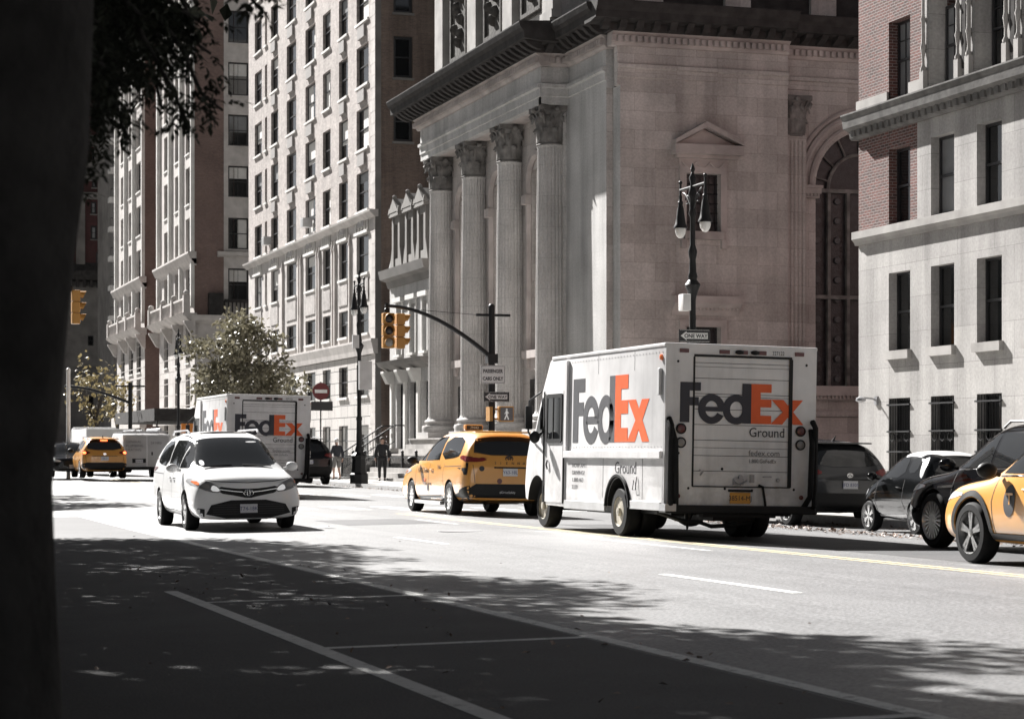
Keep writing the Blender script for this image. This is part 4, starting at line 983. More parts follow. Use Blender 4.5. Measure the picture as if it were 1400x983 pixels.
def cut_arches(root,name,me,axles,Ra,sub,inner,half=1.6):
    o=obj(name,me); cs=[]
    if sub: s_=o.modifiers.new('s','SUBSURF'); s_.levels=sub; s_.render_levels=sub
    for (y,z) in axles:
        c=MB(); c.lathe([(Ra,-half),(Ra,half)],seg=40,M=Matrix.Translation((0,y,z))@Matrix.Rotation(R(90),4,'Y'))
        co=c.build('cut',inner); cs.append(co)
        bo=o.modifiers.new('b','BOOLEAN'); bo.object=co; bo.operation='DIFFERENCE'; bo.solver='EXACT'
        try: bo.material_mode='TRANSFER'
        except Exception: pass
    bpy.context.view_layer.update()
    m2=bpy.data.meshes.new_from_object(o.evaluated_get(bpy.context.evaluated_depsgraph_get())); m2.name=name
    for c in cs: bpy.data.objects.remove(c)
    bpy.data.objects.remove(o)
    m2.polygons.foreach_set('use_smooth',[True]*len(m2.polygons)); m2.set_sharp_from_angle(angle=R(38))
    o=obj(name,m2,root); return Body(root,m2,o)
def wheel(root,x,y,Rr,w,side,spokes=10,twin=False,rim='rim_silver',rr=.64,dish=False,hubcol=None,z=None,spw=.035):
    Q=Matrix.Translation((x,y,Rr if z is None else z))@Matrix.Rotation(R(90)*side,4,'Y')
    t=MB(); t.lathe([(Rr*rr,-w/2+.02),(Rr*rr,-w/2),(Rr*.92,-w/2),(Rr*.985,-w/2+.03),(Rr,-w/2+.06),(Rr,w/2-.06),(Rr*.985,w/2-.03),(Rr*.92,w/2),(Rr*(rr+.02),w/2+.004),(Rr*rr,w/2-.012),(Rr*rr,w/2-.10)],seg=36,M=Q)
    o=t.build('wheel','tyre',root)
    r0=Rr*rr; b=MB()
    b.lathe([(r0*.90,w/2-.09),(r0*.92,w/2-.03),(r0*.995,w/2-.006),(r0*1.0,w/2+.004),(r0*.995,w/2-.10)],seg=36,M=Q)
    if dish:
        b.lathe([(r0*.93,w/2-.02),(r0*.86,w/2-.10),(r0*.55,w/2-.11),(r0*.5,w/2-.04),(r0*.3,w/2-.02),(r0*.28,w/2+.02),(.01,w/2+.03)],seg=28,M=Q)
    else:
        b.lathe([(r0*.22,w/2-.07),(r0*.2,w/2-.012),(r0*.1,w/2-.004),(.004,w/2-.004)],seg=16,M=Q)
        for k in range(spokes):
            a=2*PI*k/spokes
            for off in ((-.09,.09) if twin else (0,)):
                for sg in (1,):
                    ca,sa=math.cos(a+off),math.sin(a+off); P=[]
                    for (r,zz_,ww_) in ((r0*.15,w/2-.015,spw*.75),(r0*.6,w/2-.012,spw),(r0*.95,w/2-.012,spw*1.25)):
                        P.append((r,zz_,ww_))
                    vs=[];
                    for (r,zz_,ww_) in P:
                        for sx in (-1,1):
                            for dz in (0,-.035): vs.append(Q@Vector((r*ca-sx*ww_/2*sa,r*sa+sx*ww_/2*ca,zz_+dz)))
                    fs=[]
                    for i in range(2):
                        A=i*4;B=A+4; fs+=[(A,A+2,B+2,B),(A+1,B+1,B+3,A+3),(A,B,B+1,A+1),(A+2,A+3,B+3,B+2)]
                    b.add(vs,fs)
    b.build('rim',rim,o)
    return o
def mirror_(x): return [(-p[0],p[1]) for p in x]
def both(fn):
    for ax,sg in (('L',-1),('R',1)): fn(ax,sg)
def plate(root,body,ax,cx,cz,w,h,m,txt,ink,off=.012,tilt=0):
    hit=body.cast(ax,cx,cz) if body else None
    sgn=-1 if ax=='B' else 1
    y=(hit[0].y if hit else 0)+sgn*off
    b=MB(); b.box(cx-w/2,cx+w/2,min(y,y+sgn*.012),max(y,y+sgn*.012),cz-h/2,cz+h/2); o=b.build('number_plate',m,root,bevel=.003)
    M=Matrix.Translation((cx,y+sgn*.0135,cz-h*.22))@(Matrix.Rotation(R(180),4,'Z') if sgn>0 else Matrix.Identity(4))@Matrix.Rotation(R(90),4,'X')
    b=MB(); b.text(txt,M,size=h*.62,ext=.001,align='CENTER',sx=.95); b.build('plate_characters',ink,o); return o
def side_mirror(root,x,y,z,sg,m,s=1.):
    b=MB(); b.ball((x+sg*.13*s,y,z),.115*s,.075*s,.085*s,12,8); b.tube([(x-sg*.03,y+.02,z-.05),(x+sg*.08*s,y,z-.02)],.03,6)
    o=b.build('mirror',m,root); return o
# ------------------------------------------------------------------ the parcel van (seen from behind)
def arc(cx,cy,rx,ry,a0,a1,n): return [(cx+rx*math.cos(R(a0+(a1-a0)*t/n)),cy+ry*math.sin(R(a0+(a1-a0)*t/n))) for t in range(n+1)]
def logo_polys():
    D=[];O=[]
    D.append([(0,0),(.24,0),(.24,.42),(.47,.42),(.47,.63),(.24,.63),(.24,.79),(.52,.79),(.52,1.0),(0,1.0)])
    # e : ring as quads + bar, open at the right below the bar
    def ring(L,cx,cy,rx,ry,tx,ty,a0,a1,n=26):
        o=arc(cx,cy,rx,ry,a0,a1,n); i=arc(cx,cy,rx-tx,ry-ty,a0,a1,n)
        for k in range(n): L.append([o[k],o[k+1],i[k+1],i[k]])
    ring(D,.80,.345,.345,.375,.185,.175,3,333)
    D.append([(.60,.285),(1.125,.285),(1.14,.40),(.60,.40)])
    ring(D,1.43,.345,.345,.375,.185,.175,0,360)
    D.append([(1.58,0),(1.81,0),(1.81,1.0),(1.58,1.0)])
    O.append([(1.81,0),(2.33,0),(2.33,.21),(2.05,.21),(2.05,.42),(2.33,.42),(2.33,.62),(2.05,.62),(2.05,.79),(2.33,.79),(2.33,1.0),(1.81,1.0)])
    O.append([(2.33,.0),(2.62,.0),(2.76,.18),(2.90,.0),(3.17,.0),(2.90,.32),(3.15,.62),(2.87,.62),(2.76,.48),(2.64,.62),(2.37,.62),(2.33,.62),(2.63,.315),(2.33,.02)])
    return D,O
LOGO=logo_polys()
def logo(par,O,U,V,N,s,sx,m1,m2):
    for nm,L,m in (('lettering',LOGO[0],m1),('lettering',LOGO[1],m2)):
        b=MB()
        for P in L: b.prism([O+U*(p[0]*s*sx)+V*(p[1]*s) for p in P],N*.003)
        b.build(nm,m,par)
def step_van(label,loc,tilt,rotz=0,group='white parcel vans with roll-up doors'):
    r=thing('parcel_van',label,'delivery truck',loc,rotz,group,tilt)
    P=[(0,.54),(0,2.93),(.06,2.98),(5.35,2.99),(5.52,2.93),(5.9,2.45),(6.32,1.74),(6.62,1.55),(6.80,1.2),(6.86,.75),(6.8,.5),(6.3,.42),(4.7,.40),(2.6,.46),(.1,.54)]
    b=MB(); b.prism([(-1.25,y,z) for y,z in P],(2.5,0,0))
    me=b.mesh('body','truck_white',bevel=.03)
    bd=cut_arches(r,'body',me,((1.97,.42),(6.15,.42)),.51,0,'plastic')
    b=MB(); b.box(-1.265,1.265,-.012,5.4,2.94,3.0); b.build('roof_edge','truck_white',r,bevel=.02)
    b=MB(); b.box(-1.0,1.0,.3,5.2,.38,.56); b.box(-.6,.6,-.02,.3,.36,.5); b.box(-.35,.35,.2,6,.3,.42); b.ball((0,1.97,.36),.26,.2,.2); b.tube([(-.9,1.97,.38),(.9,1.97,.38)],.09,8); b.tube([(-.9,6.15,.38),(.9,6.15,.38)],.07,8)
    b.tube([(-1.2,.35,.42),(-.9,.1,.30),(-.6,.1,.28),(-.4,.15,.22),(0,.2,.24),(.3,.2,.3)],.035,6); b.tube([(-.75,.3,.45),(-.75,.25,.2),(-.7,.25,.45)],.05,6); b.build('chassis','plastic',r)
    # side mouldings on both sides
    for sg in (-1,1):
        x=sg*1.25
        b=MB(); x0,x1=sorted((x,x+sg*.05)); b.box(x0,x1,.06,4.62,1.24,1.36); b.build('side_moulding','truck_white',r,bevel=.012)
        b=MB(); b.box(x0,x1,4.46,4.60,1.36,2.90); b.build('side_post','truck_white',r,bevel=.01)
        b=MB(); x0,x1=sorted((x,x+sg*.022)); b.box(x0,x1,2.56,4.60,.38,.52); b.build('skirt_rail','galv',r,bevel=.008); b=MB(); b.box(x0,x1,.10,1.40,.45,.58); b.build('skirt_rail','galv',r,bevel=.008)
        b=MB(); b.tube([(x+sg*.01,1.97+math.cos(R(a))*.55,.42+math.sin(R(a))*.55) for a in range(5,176,10)],.035,6); b.build('arch_lip','black_rubber',r)
        b=MB(); yy=.12
        while yy<4.5:
            for z_ in (2.86,1.42): b.box(*sorted((x,x+sg*.006)),yy-.009,yy+.009,z_-.009,z_+.009)
            yy+=.14
        b.build('rivets','galv',r)
        b=MB()
        for yy in (.9,2.7): b.box(*sorted((x,x+sg*.003)),yy-.004,yy+.004,.6,1.24)
        for yy in (1.32,3.0): b.box(*sorted((x,x+sg*.003)),yy-.003,yy+.003,2.62,2.93)
        b.build('panel_seam','ink_grey',r)
        # sliding door
        b=MB(); x0,x1=sorted((x,x+sg*.014)); b.box(x0,x1,4.68,5.72,.47,2.36); d=b.build('cab_door','truck_white',r,bevel=.01)
        b=MB(); x0,x1=sorted((x+sg*.014,x+sg*.024)); b.box(x0,x1,4.80,5.56,1.56,2.30); w_=b.build('window','car_glass',d)
        b=MB(); x0,x1=sorted((x+sg*.012,x+sg*.034))
        for a,c,e,f in ((4.76,4.82,1.52,2.34),(5.54,5.60,1.52,2.34),(4.82,5.54,1.50,1.57),(4.82,5.54,2.28,2.35),(5.22,5.26,1.57,2.28)): b.box(x0,x1,a,c,e,f)
        b.build('frame','plastic',w_)
        b=MB(); b.box(x0,x1,4.645,4.675,.46,2.4); b.box(x0,x1,5.725,5.75,.46,2.4); b.build('door_track','seam',d)
        b=MB(); b.tube([(x+sg*.03,5.5,1.2),(x+sg*.05,5.5,1.12),(x+sg*.03,5.5,1.04)],.014,6); b.build('handle','black_metal',d)
        # mirror on long arms
        b=MB(); b.tube([(x,6.0,2.4),(x+sg*.14,6.25,2.25),(x+sg*.15,6.25,1.7),(x,6.35,1.5)],.018,6); mm=b.build('mirror_arm','black_metal',r)
        b=MB(); b.obox((x+sg*.15,6.22,1.95),.13,.06,.42); b.build('mirror','plastic',mm,bevel=.02)
        b=MB(); b.ball((x+sg*.20,5.72,1.60),.10,.06,.11); b.tube([(x,5.75,1.72),(x+sg*.2,5.72,1.62)],.014,6); b.build('round_mirror','black_metal',mm)
        # quarter glass, headlamp
        b=MB(); x0,x1=sorted((x,x+sg*.012)); b.prism([(x0,5.83,1.62),(x0,6.22,1.62),(x0,6.2,1.75),(x0,5.86,2.3)],(x1-x0,0,0)); b.build('quarter_window','car_glass',r)
        b=MB(); b.lathe([(.1,0),(.1,.03),(.07,.05)],seg=16,M=Matrix.Translation((sg*.9,6.80,1.0))@Matrix.Rotation(R(-90),4,'X')); b.build('headlight','lamp_clear',r)
        b=MB(); b.lathe([(.045,0),(.045,.03),(.02,.04)],seg=12,M=Matrix.Translation((x,.14,2.78))@Matrix.Rotation(R(90)*sg,4,'Y')); b.build('side_marker','lamp_amber',r)
        b=MB(); b.box(*sorted((x,x+sg*.05)),.12,.22,2.2,2.62); b.build('vent_box','galv',r,bevel=.02)
        # loops of the rear corner guards
        b=MB(); xx=sg*1.19
        b.tube([(xx,-.03,.5),(xx,-.14,.55),(xx,-.14,1.75),(xx,-.03,1.85)],.045,8); xi=sg*1.06
        b.tube([(xi,-.03,.52),(xi+sg*.05,-.16,.7),(xi+sg*.07,-.16,1.5),(xi+sg*.1,-.05,1.72)],.045,8); b.build('corner_guard','black_rubber',r)
        # tail lamps
        for z,m in ((1.70,'lamp_red_dim'),(1.49,'lamp_grey')):
            b=MB(); b.lathe([(.082,0),(.082,.03),(.065,.035),(.064,.02)],seg=20,M=Matrix.Translation((sg*.99,-.012,z))@Matrix.Rotation(R(90),4,'X')); q=b.build('tail_light','plastic',r)
            b=MB(); b.lathe([(.064,.018),(.06,.034),(.03,.042),(.005,.044)],seg=20,M=Matrix.Translation((sg*.99,-.012,z))@Matrix.Rotation(R(90),4,'X')); b.build('lens',m,q)
        b=MB(); b.lathe([(.035,0),(.035,.02),(.01,.028)],seg=14,M=Matrix.Translation((sg*1.02,-.014,.68))@Matrix.Rotation(R(90),4,'X')); b.build('reflector','lamp_red_dim',r)
        b=MB(); b.box(*sorted((sg*.88,sg*1.03)),-.03,-.01,2.855,2.915); b.build('marker_light','lamp_red_dim',r,bevel=.006)
        for xw,yw,dsh in ((1.11,1.97,True),(.82,1.97,True),(1.0,6.15,False)):
            w_=wheel(r,sg*xw,yw,.39,.25,sg,spokes=0,rim='rim_cream',rr=.60,dish=True)
    for x in (-.33,-.03,.28): b=MB(); b.box(x-.05,x+.12,-.03,-.01,2.855,2.915); b.build('marker_light','lamp_red_dim',r,bevel=.006)
    for x in (-.06,.20): b=MB(); b.ball((x,-.05,2.885),.075,.04,.035); b.build('door_lamp','plastic',r)
    # rear frame and roll-up door
    b=MB(); b.box(-1.25,-.79,-.014,0.001,.54,2.985); b.box(.83,1.25,-.014,.001,.54,2.985); b.box(-.79,.83,-.014,.001,2.83,2.985); b.box(-.79,.83,-.014,.001,.54,.83); b.build('rear_frame','truck_white',r)
    b=MB(); b.box(-.79,.83,-.006,.002,.83,2.83); dr=b.build('roll_up_door','truck_white',r)
    b=MB(); k=0; z=.83
    while z<2.8: b.box(-.78,.80,-.0085,-.005,z-.004,z+.004); z+=.235
    for z in (1.42,2.2,2.65): b.box(-.78,.80,-.0085,-.005,z-.003,z+.003)
    b.build('slat_joint','seam',dr)
    b=MB(); b.box(-.79,.83,-.03,-.005,2.80,2.835); b.box(.79,.845,-.032,-.005,.83,2.80); b.box(-.80,-.775,-.028,-.005,.83,2.80); b.box(-.79,.83,-.03,-.005,.82,.838); b.build('gasket','seam',dr)
    b=MB(); b.box(-.12,.05,-.04,-.006,.86,.96); b.lathe([(.035,0),(.035,.04)],seg=12,M=Matrix.Translation((0,-.006,.98))@Matrix.Rotation(R(90),4,'X')); b.tube([(-.1,-.05,.92),(-.02,-.07,.86),(.1,-.05,.93)],.012,6); b.box(.16,.22,-.05,-.006,.9,1.02); b.box(.38,.52,-.025,-.006,.98,1.0); b.lathe([(.03,0),(.03,.03)],seg=12,M=Matrix.Translation((.63,-.006,.94))@Matrix.Rotation(R(90),4,'X')); b.tube([(-.66,-.02,1.0),(-.62,-.03,1.05),(-.68,-.03,1.08)],.012,5); b.build('latch','grey_metal',dr)
    b=MB(); b.tube([(.30,-.03,.86),(.36,-.05,.84),(.40,-.06,.6),(.42,-.06,.4)],.022,6); b.build('strap','black_rubber',dr)
    b=MB(); b.box(-1.25,1.25,-.10,.2,.42,.545); b.build('rear_bumper','plastic',r,bevel=.02)
    b=MB(); b.box(-1.28,-1.1,-.16,.1,.45,.56); b.build('step','grey_metal',r)
    pl=plate(r,None,'B',.0,.66,.34,.17,'plate_amber','38514-MJ','ink',off=.02)
    b=MB(); b.box(-.2,.2,-.05,-.02,.755,.79); b.build('plate_bracket','plastic',r)
    b=MB()
    for x,z in ((-1.05,2.72),(1.08,2.72),(-1.02,1.33),(-.85,.80),(-.25,.80),(.2,.78),(.9,.80),(-.3,1.1)): b.lathe([(.022,0),(.015,.012)],seg=8,M=Matrix.Translation((x,-.012,z))@Matrix.Rotation(R(90),4,'X'))
    b.build('rivet','plastic',r)
    # lettering: rear door, both sides
    X,Y,Z=Vector((1,0,0)),Vector((0,1,0)),Vector((0,0,1))
    logo(r,Vector((-1.01,-.0165,1.80)),X,Z,-Y,.61,1.06,'logo_slate','logo_orange')
    Mb=lambda x,z: Matrix.Translation((x,-.0155,z))@Matrix.Rotation(R(90),4,'X')
    b=MB(); b.text('Ground',Mb(.13,1.60),.205,.001,sx=.92); b.build('lettering','ink',r)
    b=MB(); b.text('fedex.com',Mb(.13,1.31),.125,.001); b.text('1.800.GoFedEx',Mb(.13,1.20),.088,.001,sx=.86); b.build('lettering','ink_grey',r)
    b=MB(); b.text('327122',Mb(.50,2.86),.085,.001,sx=.8); b.build('lettering','ink',r)
    for sg in (-1,1):
        x=sg*1.2515
        if sg<0: U=-Y; O=Vector((x,4.24,1.50)); Ms=lambda y,z: Matrix.Translation((x-.001,y,z))@Matrix.Rotation(R(-90),4,'Z')@Matrix.Rotation(R(90),4,'X')
        else: U=Y; O=Vector((x,.62,1.50)); Ms=lambda y,z: Matrix.Translation((x+.001,4.86-y,z))@Matrix.Rotation(R(90),4,'Z')@Matrix.Rotation(R(90),4,'X')
        logo(r,O,U,Z,X*sg,1.07,1.065,'logo_grey_faded','logo_orange')
        b=MB(); b.text('Ground',Ms(2.15,1.0),.27,.001,sx=1.15); b.build('lettering','ink',r)
        b=MB()
        for i,(t,s_) in enumerate((('WE HIRE DRIVERS',.10),('DELIVERY',.10),('PARCELS & FREIGHT',.10),('SEVEN DAYS',.07),('US DOT',.05),('NY',.05))): 
            if i in (0,1,2,3): b.text(('HOW AM I','DRIVING?','1.800.463','3339')[i],Ms(4.25,1.08-i*.12),.10,.001,sx=1.5)
        b.build('lettering','ink_grey',r)
        b=MB(); b.tube([(x+sg*.01,1.25,.9),(x+sg*.03,1.25,.75),(x+sg*.03,1.12,.75),(x+sg*.01,1.12,.95)],.007,5); b.build('handle','black_metal',r)
    return r
van1=step_van('largest white parcel van with orange and dark lettering, in the middle of the road',(13.45,31.2,rz(13.45,33)),R(1.1))
# ------------------------------------------------------------------ cars
def doors(bd,root,lines,w=.012,name='door_seam'):
    mb=MB()
    for ax in ('L','R'):
        for pts in lines: bd.seam(mb,ax,pts,w)
    mb.build(name,'seam',root,recalc=False)
def handles(bd,root,pts,m):
    for ax,sg in (('L',-1),('R',1)):
        for y,z in pts:
            h=bd.cast(ax,y,z)
            if h:
                b=MB(); x=h[0].x; b.tube([(x,y-.1,z),(x+sg*.03,y-.07,z+.005),(x+sg*.03,y+.07,z+.005),(x,y+.1,z)],.014,6); b.build('door_handle',m,root)
def emblem(bd,root,ax,cx,cz,s=.07,m='chrome'):
    h=bd.cast(ax,cx,cz)
    if not h: return
    sg=1 if ax=='F' else -1; y=h[0].y+sg*.012; b=MB()
    def ell(rx,rz_,dx=0,dz=0): b.tube([(cx+dx+math.cos(2*PI*t/18)*rx,y,cz+dz+math.sin(2*PI*t/18)*rz_) for t in range(19)],.008,5,cap=False)
    ell(s,s*.68); ell(s*.3,s*.62); ell(s*.72,s*.26,0,s*.22)
    b.build('emblem',m,root)
def minivan(label,loc,rotz,tilt,paint,new=False,taxi=False):
    r=thing('taxi' if taxi else 'minivan',label,'taxi' if taxi else 'minivan',loc,rotz,None,tilt)
    #     y     zb   zm   zs   zt    wl   wm    ws   wt   dr
    st=[(-2.60,.34,.62,.86,.98,.70,.80,.80,.74,.02),(-2.58,.32,.62,.92,1.08,.82,.90,.88,.80,.03),(-2.48,.30,.66,1.08,1.26,.90,.96,.92,.84,.04),(-2.36,.29,.68,1.12,1.52,.93,.985,.95,.80,.06),(-2.25,.28,.68,1.12,1.70,.94,.99,.955,.73,.09),(-2.0,.26,.68,1.12,1.765,.95,.995,.955,.72,.09),
        (-1.2,.22,.66,1.10,1.80,.96,1.0,.955,.74,.09),(-.3,.2,.65,1.07,1.80,.96,1.0,.955,.75,.09),(.35,.2,.65,1.05,1.755,.96,1.0,.955,.73,.09),(.75,.2,.64,1.04,1.60,.96,1.0,.955,.70,.09),(1.15,.2,.64,1.03,1.36,.96,1.0,.955,.72,.07),(1.50,.2,.64,1.03,1.15,.96,1.0,.95,.78,.04),(1.66,.2,.64,1.01,1.08,.95,1.0,.94,.78,.03),
        (2.05,.2,.62,.96,1.05,.95,.99,.91,.77,.03),(2.36,.2,.58,.91,1.0,.94,.99,.89,.74,.03),(2.50,.2,.54,.84,.93,.91,.95,.85,.70,.03),(2.57,.22,.5,.76,.85,.84,.88,.80,.66,.02)]
    if new:
        st=[(a[0],a[1],a[2],a[3],(a[4] if a[0]>.4 or a[0]<-2.3 else a[4]-.03),*a[5:]) for a in st]
    ax=((-1.50,.35),(1.53,.35))
    bd=car_body(r,'body',st,paint,ax,2,.39)
    for x in (-1,1):
        for y in (-1.50,1.53): wheel(r,x*.865,y,.345,.235,x,spokes=5 if not new else 10,twin=not new,spw=.06 if not new else .05)
    # glass
    bd.patch('windscreen','car_glass','F',[(-.80,1.13),(.80,1.13),(.76,1.34),(.66,1.60),(.4,1.665),(-.4,1.665),(-.66,1.60),(-.76,1.34)],rnd=2,maxd=1.2)
    if not new:
        for P,m_ in (([(.66,1.16),(.58,1.16),(.58,1.25),(.66,1.25)],'plate_white'),([(-.50,1.56),(-.30,1.56),(-.30,1.585),(-.50,1.585)],'plate_white')): bd.patch('windscreen_sticker',m_,'F',P,rnd=1,off=.011,maxd=1.2)
    bd.patch('rear_window','car_glass','B',[(-.74,1.24),(.74,1.24),(.70,1.45),(.62,1.62),(-.62,1.62),(-.70,1.45)],rnd=1,maxd=.7)
    for axn in 'LR':
        bd.patch('side_window','car_glass',axn,[(1.30,1.12),(.62,1.12),(.62,1.585),(.72,1.52)],rnd=0)
        bd.patch('side_window','car_glass',axn,[(.55,1.12),(-.55,1.14),(-.55,1.63),(.25,1.62),(.55,1.585)],rnd=0)
        bd.patch('side_window','car_glass',axn,[(-.66,1.14),(-1.9,1.19),(-2.02,1.30),(-1.86,1.60),(-.66,1.63)],rnd=1)
    doors(bd,r,[[(1.22,1.05),(1.18,.75),(1.18,.34)],[(.10,1.06),(.10,.34),(1.18,.32)],[(.10,.34),(-1.02,.34)],[(-1.02,1.06),(-1.0,.8),(-1.1,.55)],[(-1.05,1.0),(-2.3,1.02)]])
    handles(bd,r,[(.28,.93),(-.12,.93)],paint)
    for sg in (-1,1): side_mirror(r,sg*.98,1.02,1.12,sg,paint if not taxi else 'plastic',.98)
    b=MB()
    for sg in (-1,1): b.tube([(sg*.62,-1.9,1.74),(sg*.63,-1.7,1.80),(sg*.66,0,1.81),(sg*.64,.2,1.75)],.02,6)
    if not taxi: b.build('roof_rail','grey_metal',r)
    # front
    bd.patch('grille','plastic','F',[(-.55,.80),(-.25,.755),(0,.745),(.25,.755),(.55,.80),(.53,.68),(.22,.625),(0,.575),(-.22,.625),(-.53,.68)],rnd=1)
    mb=MB(); bd.seam(mb,'F',[(-.52,.745),(-.25,.705),(-.1,.69)],.014,.014); bd.seam(mb,'F',[(.52,.745),(.25,.705),(.1,.69)],.014,.014); mb.build('grille_bar','chrome',r,recalc=False)
    emblem(bd,r,'F',0,.675,.085)
    lg=bd.patch('lower_grille','plastic','F',[(-.62,.55),(.62,.55),(.80,.23),(-.80,.23)],rnd=1)
    mb=MB()
    for z in (.31,.35,.39,.43,.47): bd.seam(mb,'F',[(-.64,z),(.64,z)],.008,.014)
    mb.build('bar','rim_dark',lg,recalc=False)
    for sg in (-1,1):
        hl=bd.patch('headlight','ink_grey','F',[(sg*.48,.68),(sg*.52,.79),(sg*.66,.87),(sg*.86,.95),(sg*.96,.92),(sg*.93,.80),(sg*.70,.70)],rnd=1,off=.008); bd.patch('lens','lamp_drl','F',[(sg*.50,.70),(sg*.54,.78),(sg*.64,.83),(sg*.68,.72)],rnd=1,off=.014,par=hl)
        bd.patch('reflector','lamp_grey','F',[(sg*.68,.76),(sg*.70,.84),(sg*.80,.86),(sg*.83,.79)],rnd=1,off=.012,par=hl); bd.patch('indicator','lamp_red' if False else 'lamp_amber','F',[(sg*.85,.82),(sg*.85,.88),(sg*.93,.90),(sg*.90,.83)],rnd=1,off=.012,par=hl)
        fg=bd.patch('fog_lamp','plastic','F',[(sg*.78,.20),(sg*.78,.40),(sg*.90,.42),(sg*.92,.22)],rnd=0,off=.008); bd.patch('lens','lamp_clear','F',[(sg*.81,.26),(sg*.81,.33),(sg*.87,.33),(sg*.87,.26)],rnd=2,off=.013,par=fg)
        b=MB(); h=bd.cast('F',sg*.3,1.12)
        if h: y=h[0].y; b.tube([(sg*.62,1.52,1.14),(sg*.1,1.50,1.165)],.010,5); b.build('wiper','plastic',r)
    mb=MB(); bd.seam(mb,'F',[(-.80,.93),(-.5,.88),(0,.855),(.5,.88),(.80,.93)],.014,.003); mb.build('bonnet_seam','seam',r,recalc=False)
    plate(r,bd,'F',0,.40,.31,.155,'plate_white','T74-18K','ink_blue',off=.015)
    bd.patch('sunroof','car_glass','T',[(-.45,-.1),(.45,-.1),(.42,.22),(-.42,.22)],rnd=1)
    # rear
    lw=.66 if new else .5
    if new:
        bd.patch('rear_bumper','plastic','B',[(-.98,.24),(.98,.24),(.98,.5),(.72,.66),(-.72,.66),(-.98,.5)],rnd=0,off=.01)
        for axn in 'LR': bd.patch('bumper_side','plastic',axn,[(-2.58,.26),(-2.08,.26),(-2.2,.52),(-2.58,.62)],rnd=0,off=.008)
        for sg in (-1,1):
            tl=bd.patch('tail_light','lamp_red','B',[(sg*.97,1.10),(sg*.97,1.20),(sg*.80,1.20),(sg*.42,1.165),(sg*.62,1.10)],rnd=1,off=.01)
            bd.patch('lower_lamp','plastic','B',[(sg*.97,1.08),(sg*.86,1.08),(sg*.90,.84),(sg*.94,.84)],rnd=0,off=.01,par=tl)
            bd.patch('tail_light_side','lamp_red','L' if sg<0 else 'R',[(-2.0,1.19),(-2.52,1.12),(-2.52,1.21),(-2.2,1.24)],rnd=1,off=.01)
        emblem(bd,r,'B',0,1.18,.08,'ink')
        h=bd.cast('B',0,1.06); M=Matrix.Translation((-.33,h[0].y-.012,1.055))@Matrix.Rotation(R(90),4,'X')
        b=MB()
        for i,c in enumerate('SIENNA'): b.text(c,Matrix.Translation((-.33+.12*i,h[0].y-.02,1.06))@Matrix.Rotation(R(90),4,'X'),.075,.002)
        b.build('lettering','ink',r)
        plate(r,bd,'B',0,.90,.31,.155,'plate_white','Y63-18L','ink_blue',off=.012)
        mb=MB(); bd.seam(mb,'B',[(-.34,.995),(.34,.995)],.03,.012); bd.seam(mb,'B',[(-.74,.68),(-.78,1.05)],.01); bd.seam(mb,'B',[(.74,.68),(.78,1.05)],.01); mb.build('hatch_seam','seam',r,recalc=False)
        b=MB(); b.box(-.70,.70,-2.42,-2.16,1.705,1.735); b.build('roof_spoiler',paint,r,bevel=.012)
        for sg in (-1,1):
            b=MB(); b.box(*sorted((sg*.93,sg*1.03)),-1.0,1.05,.20,.27); b.build('running_board','rim_silver',r,bevel=.01)
            ax_='L' if sg<0 else 'R'; bd.patch('sill_trim','plastic',ax_,[(-1.05,.27),(1.05,.27),(1.0,.36),(-.85,.40)],rnd=0,off=.004)
        for cx,cz,t,m in ((-.6,.97,1,'ink'),(-.22,.72,1,'lamp_red_dim')):
            h=bd.cast('B',cx,cz); b=MB(); b.lathe([(.055,0),(.05,.006)],seg=18,M=Matrix.Translation((cx,h[0].y-.004,cz))@Matrix.Rotation(R(90),4,'X')); b.build('round_decal',m,r)
        M=Matrix.Translation((-.22,bd.cast('B',-.22,.5)[0].y-.016,.47))@Matrix.Rotation(R(90),4,'X'); b=MB(); b.text('#DriveSafely',M,.065,.001); b.build('lettering','plate_white',r)
    else:
        for sg in (-1,1): bd.patch('tail_light','lamp_red','B',[(sg*.95,.98),(sg*.95,1.3),(sg*.80,1.3),(sg*.7,.98)],rnd=1,off=.01)
    if taxi: taxi_marks(r,bd,1.0,.62,.85,roofz=1.775,ysign=.1)
    return r
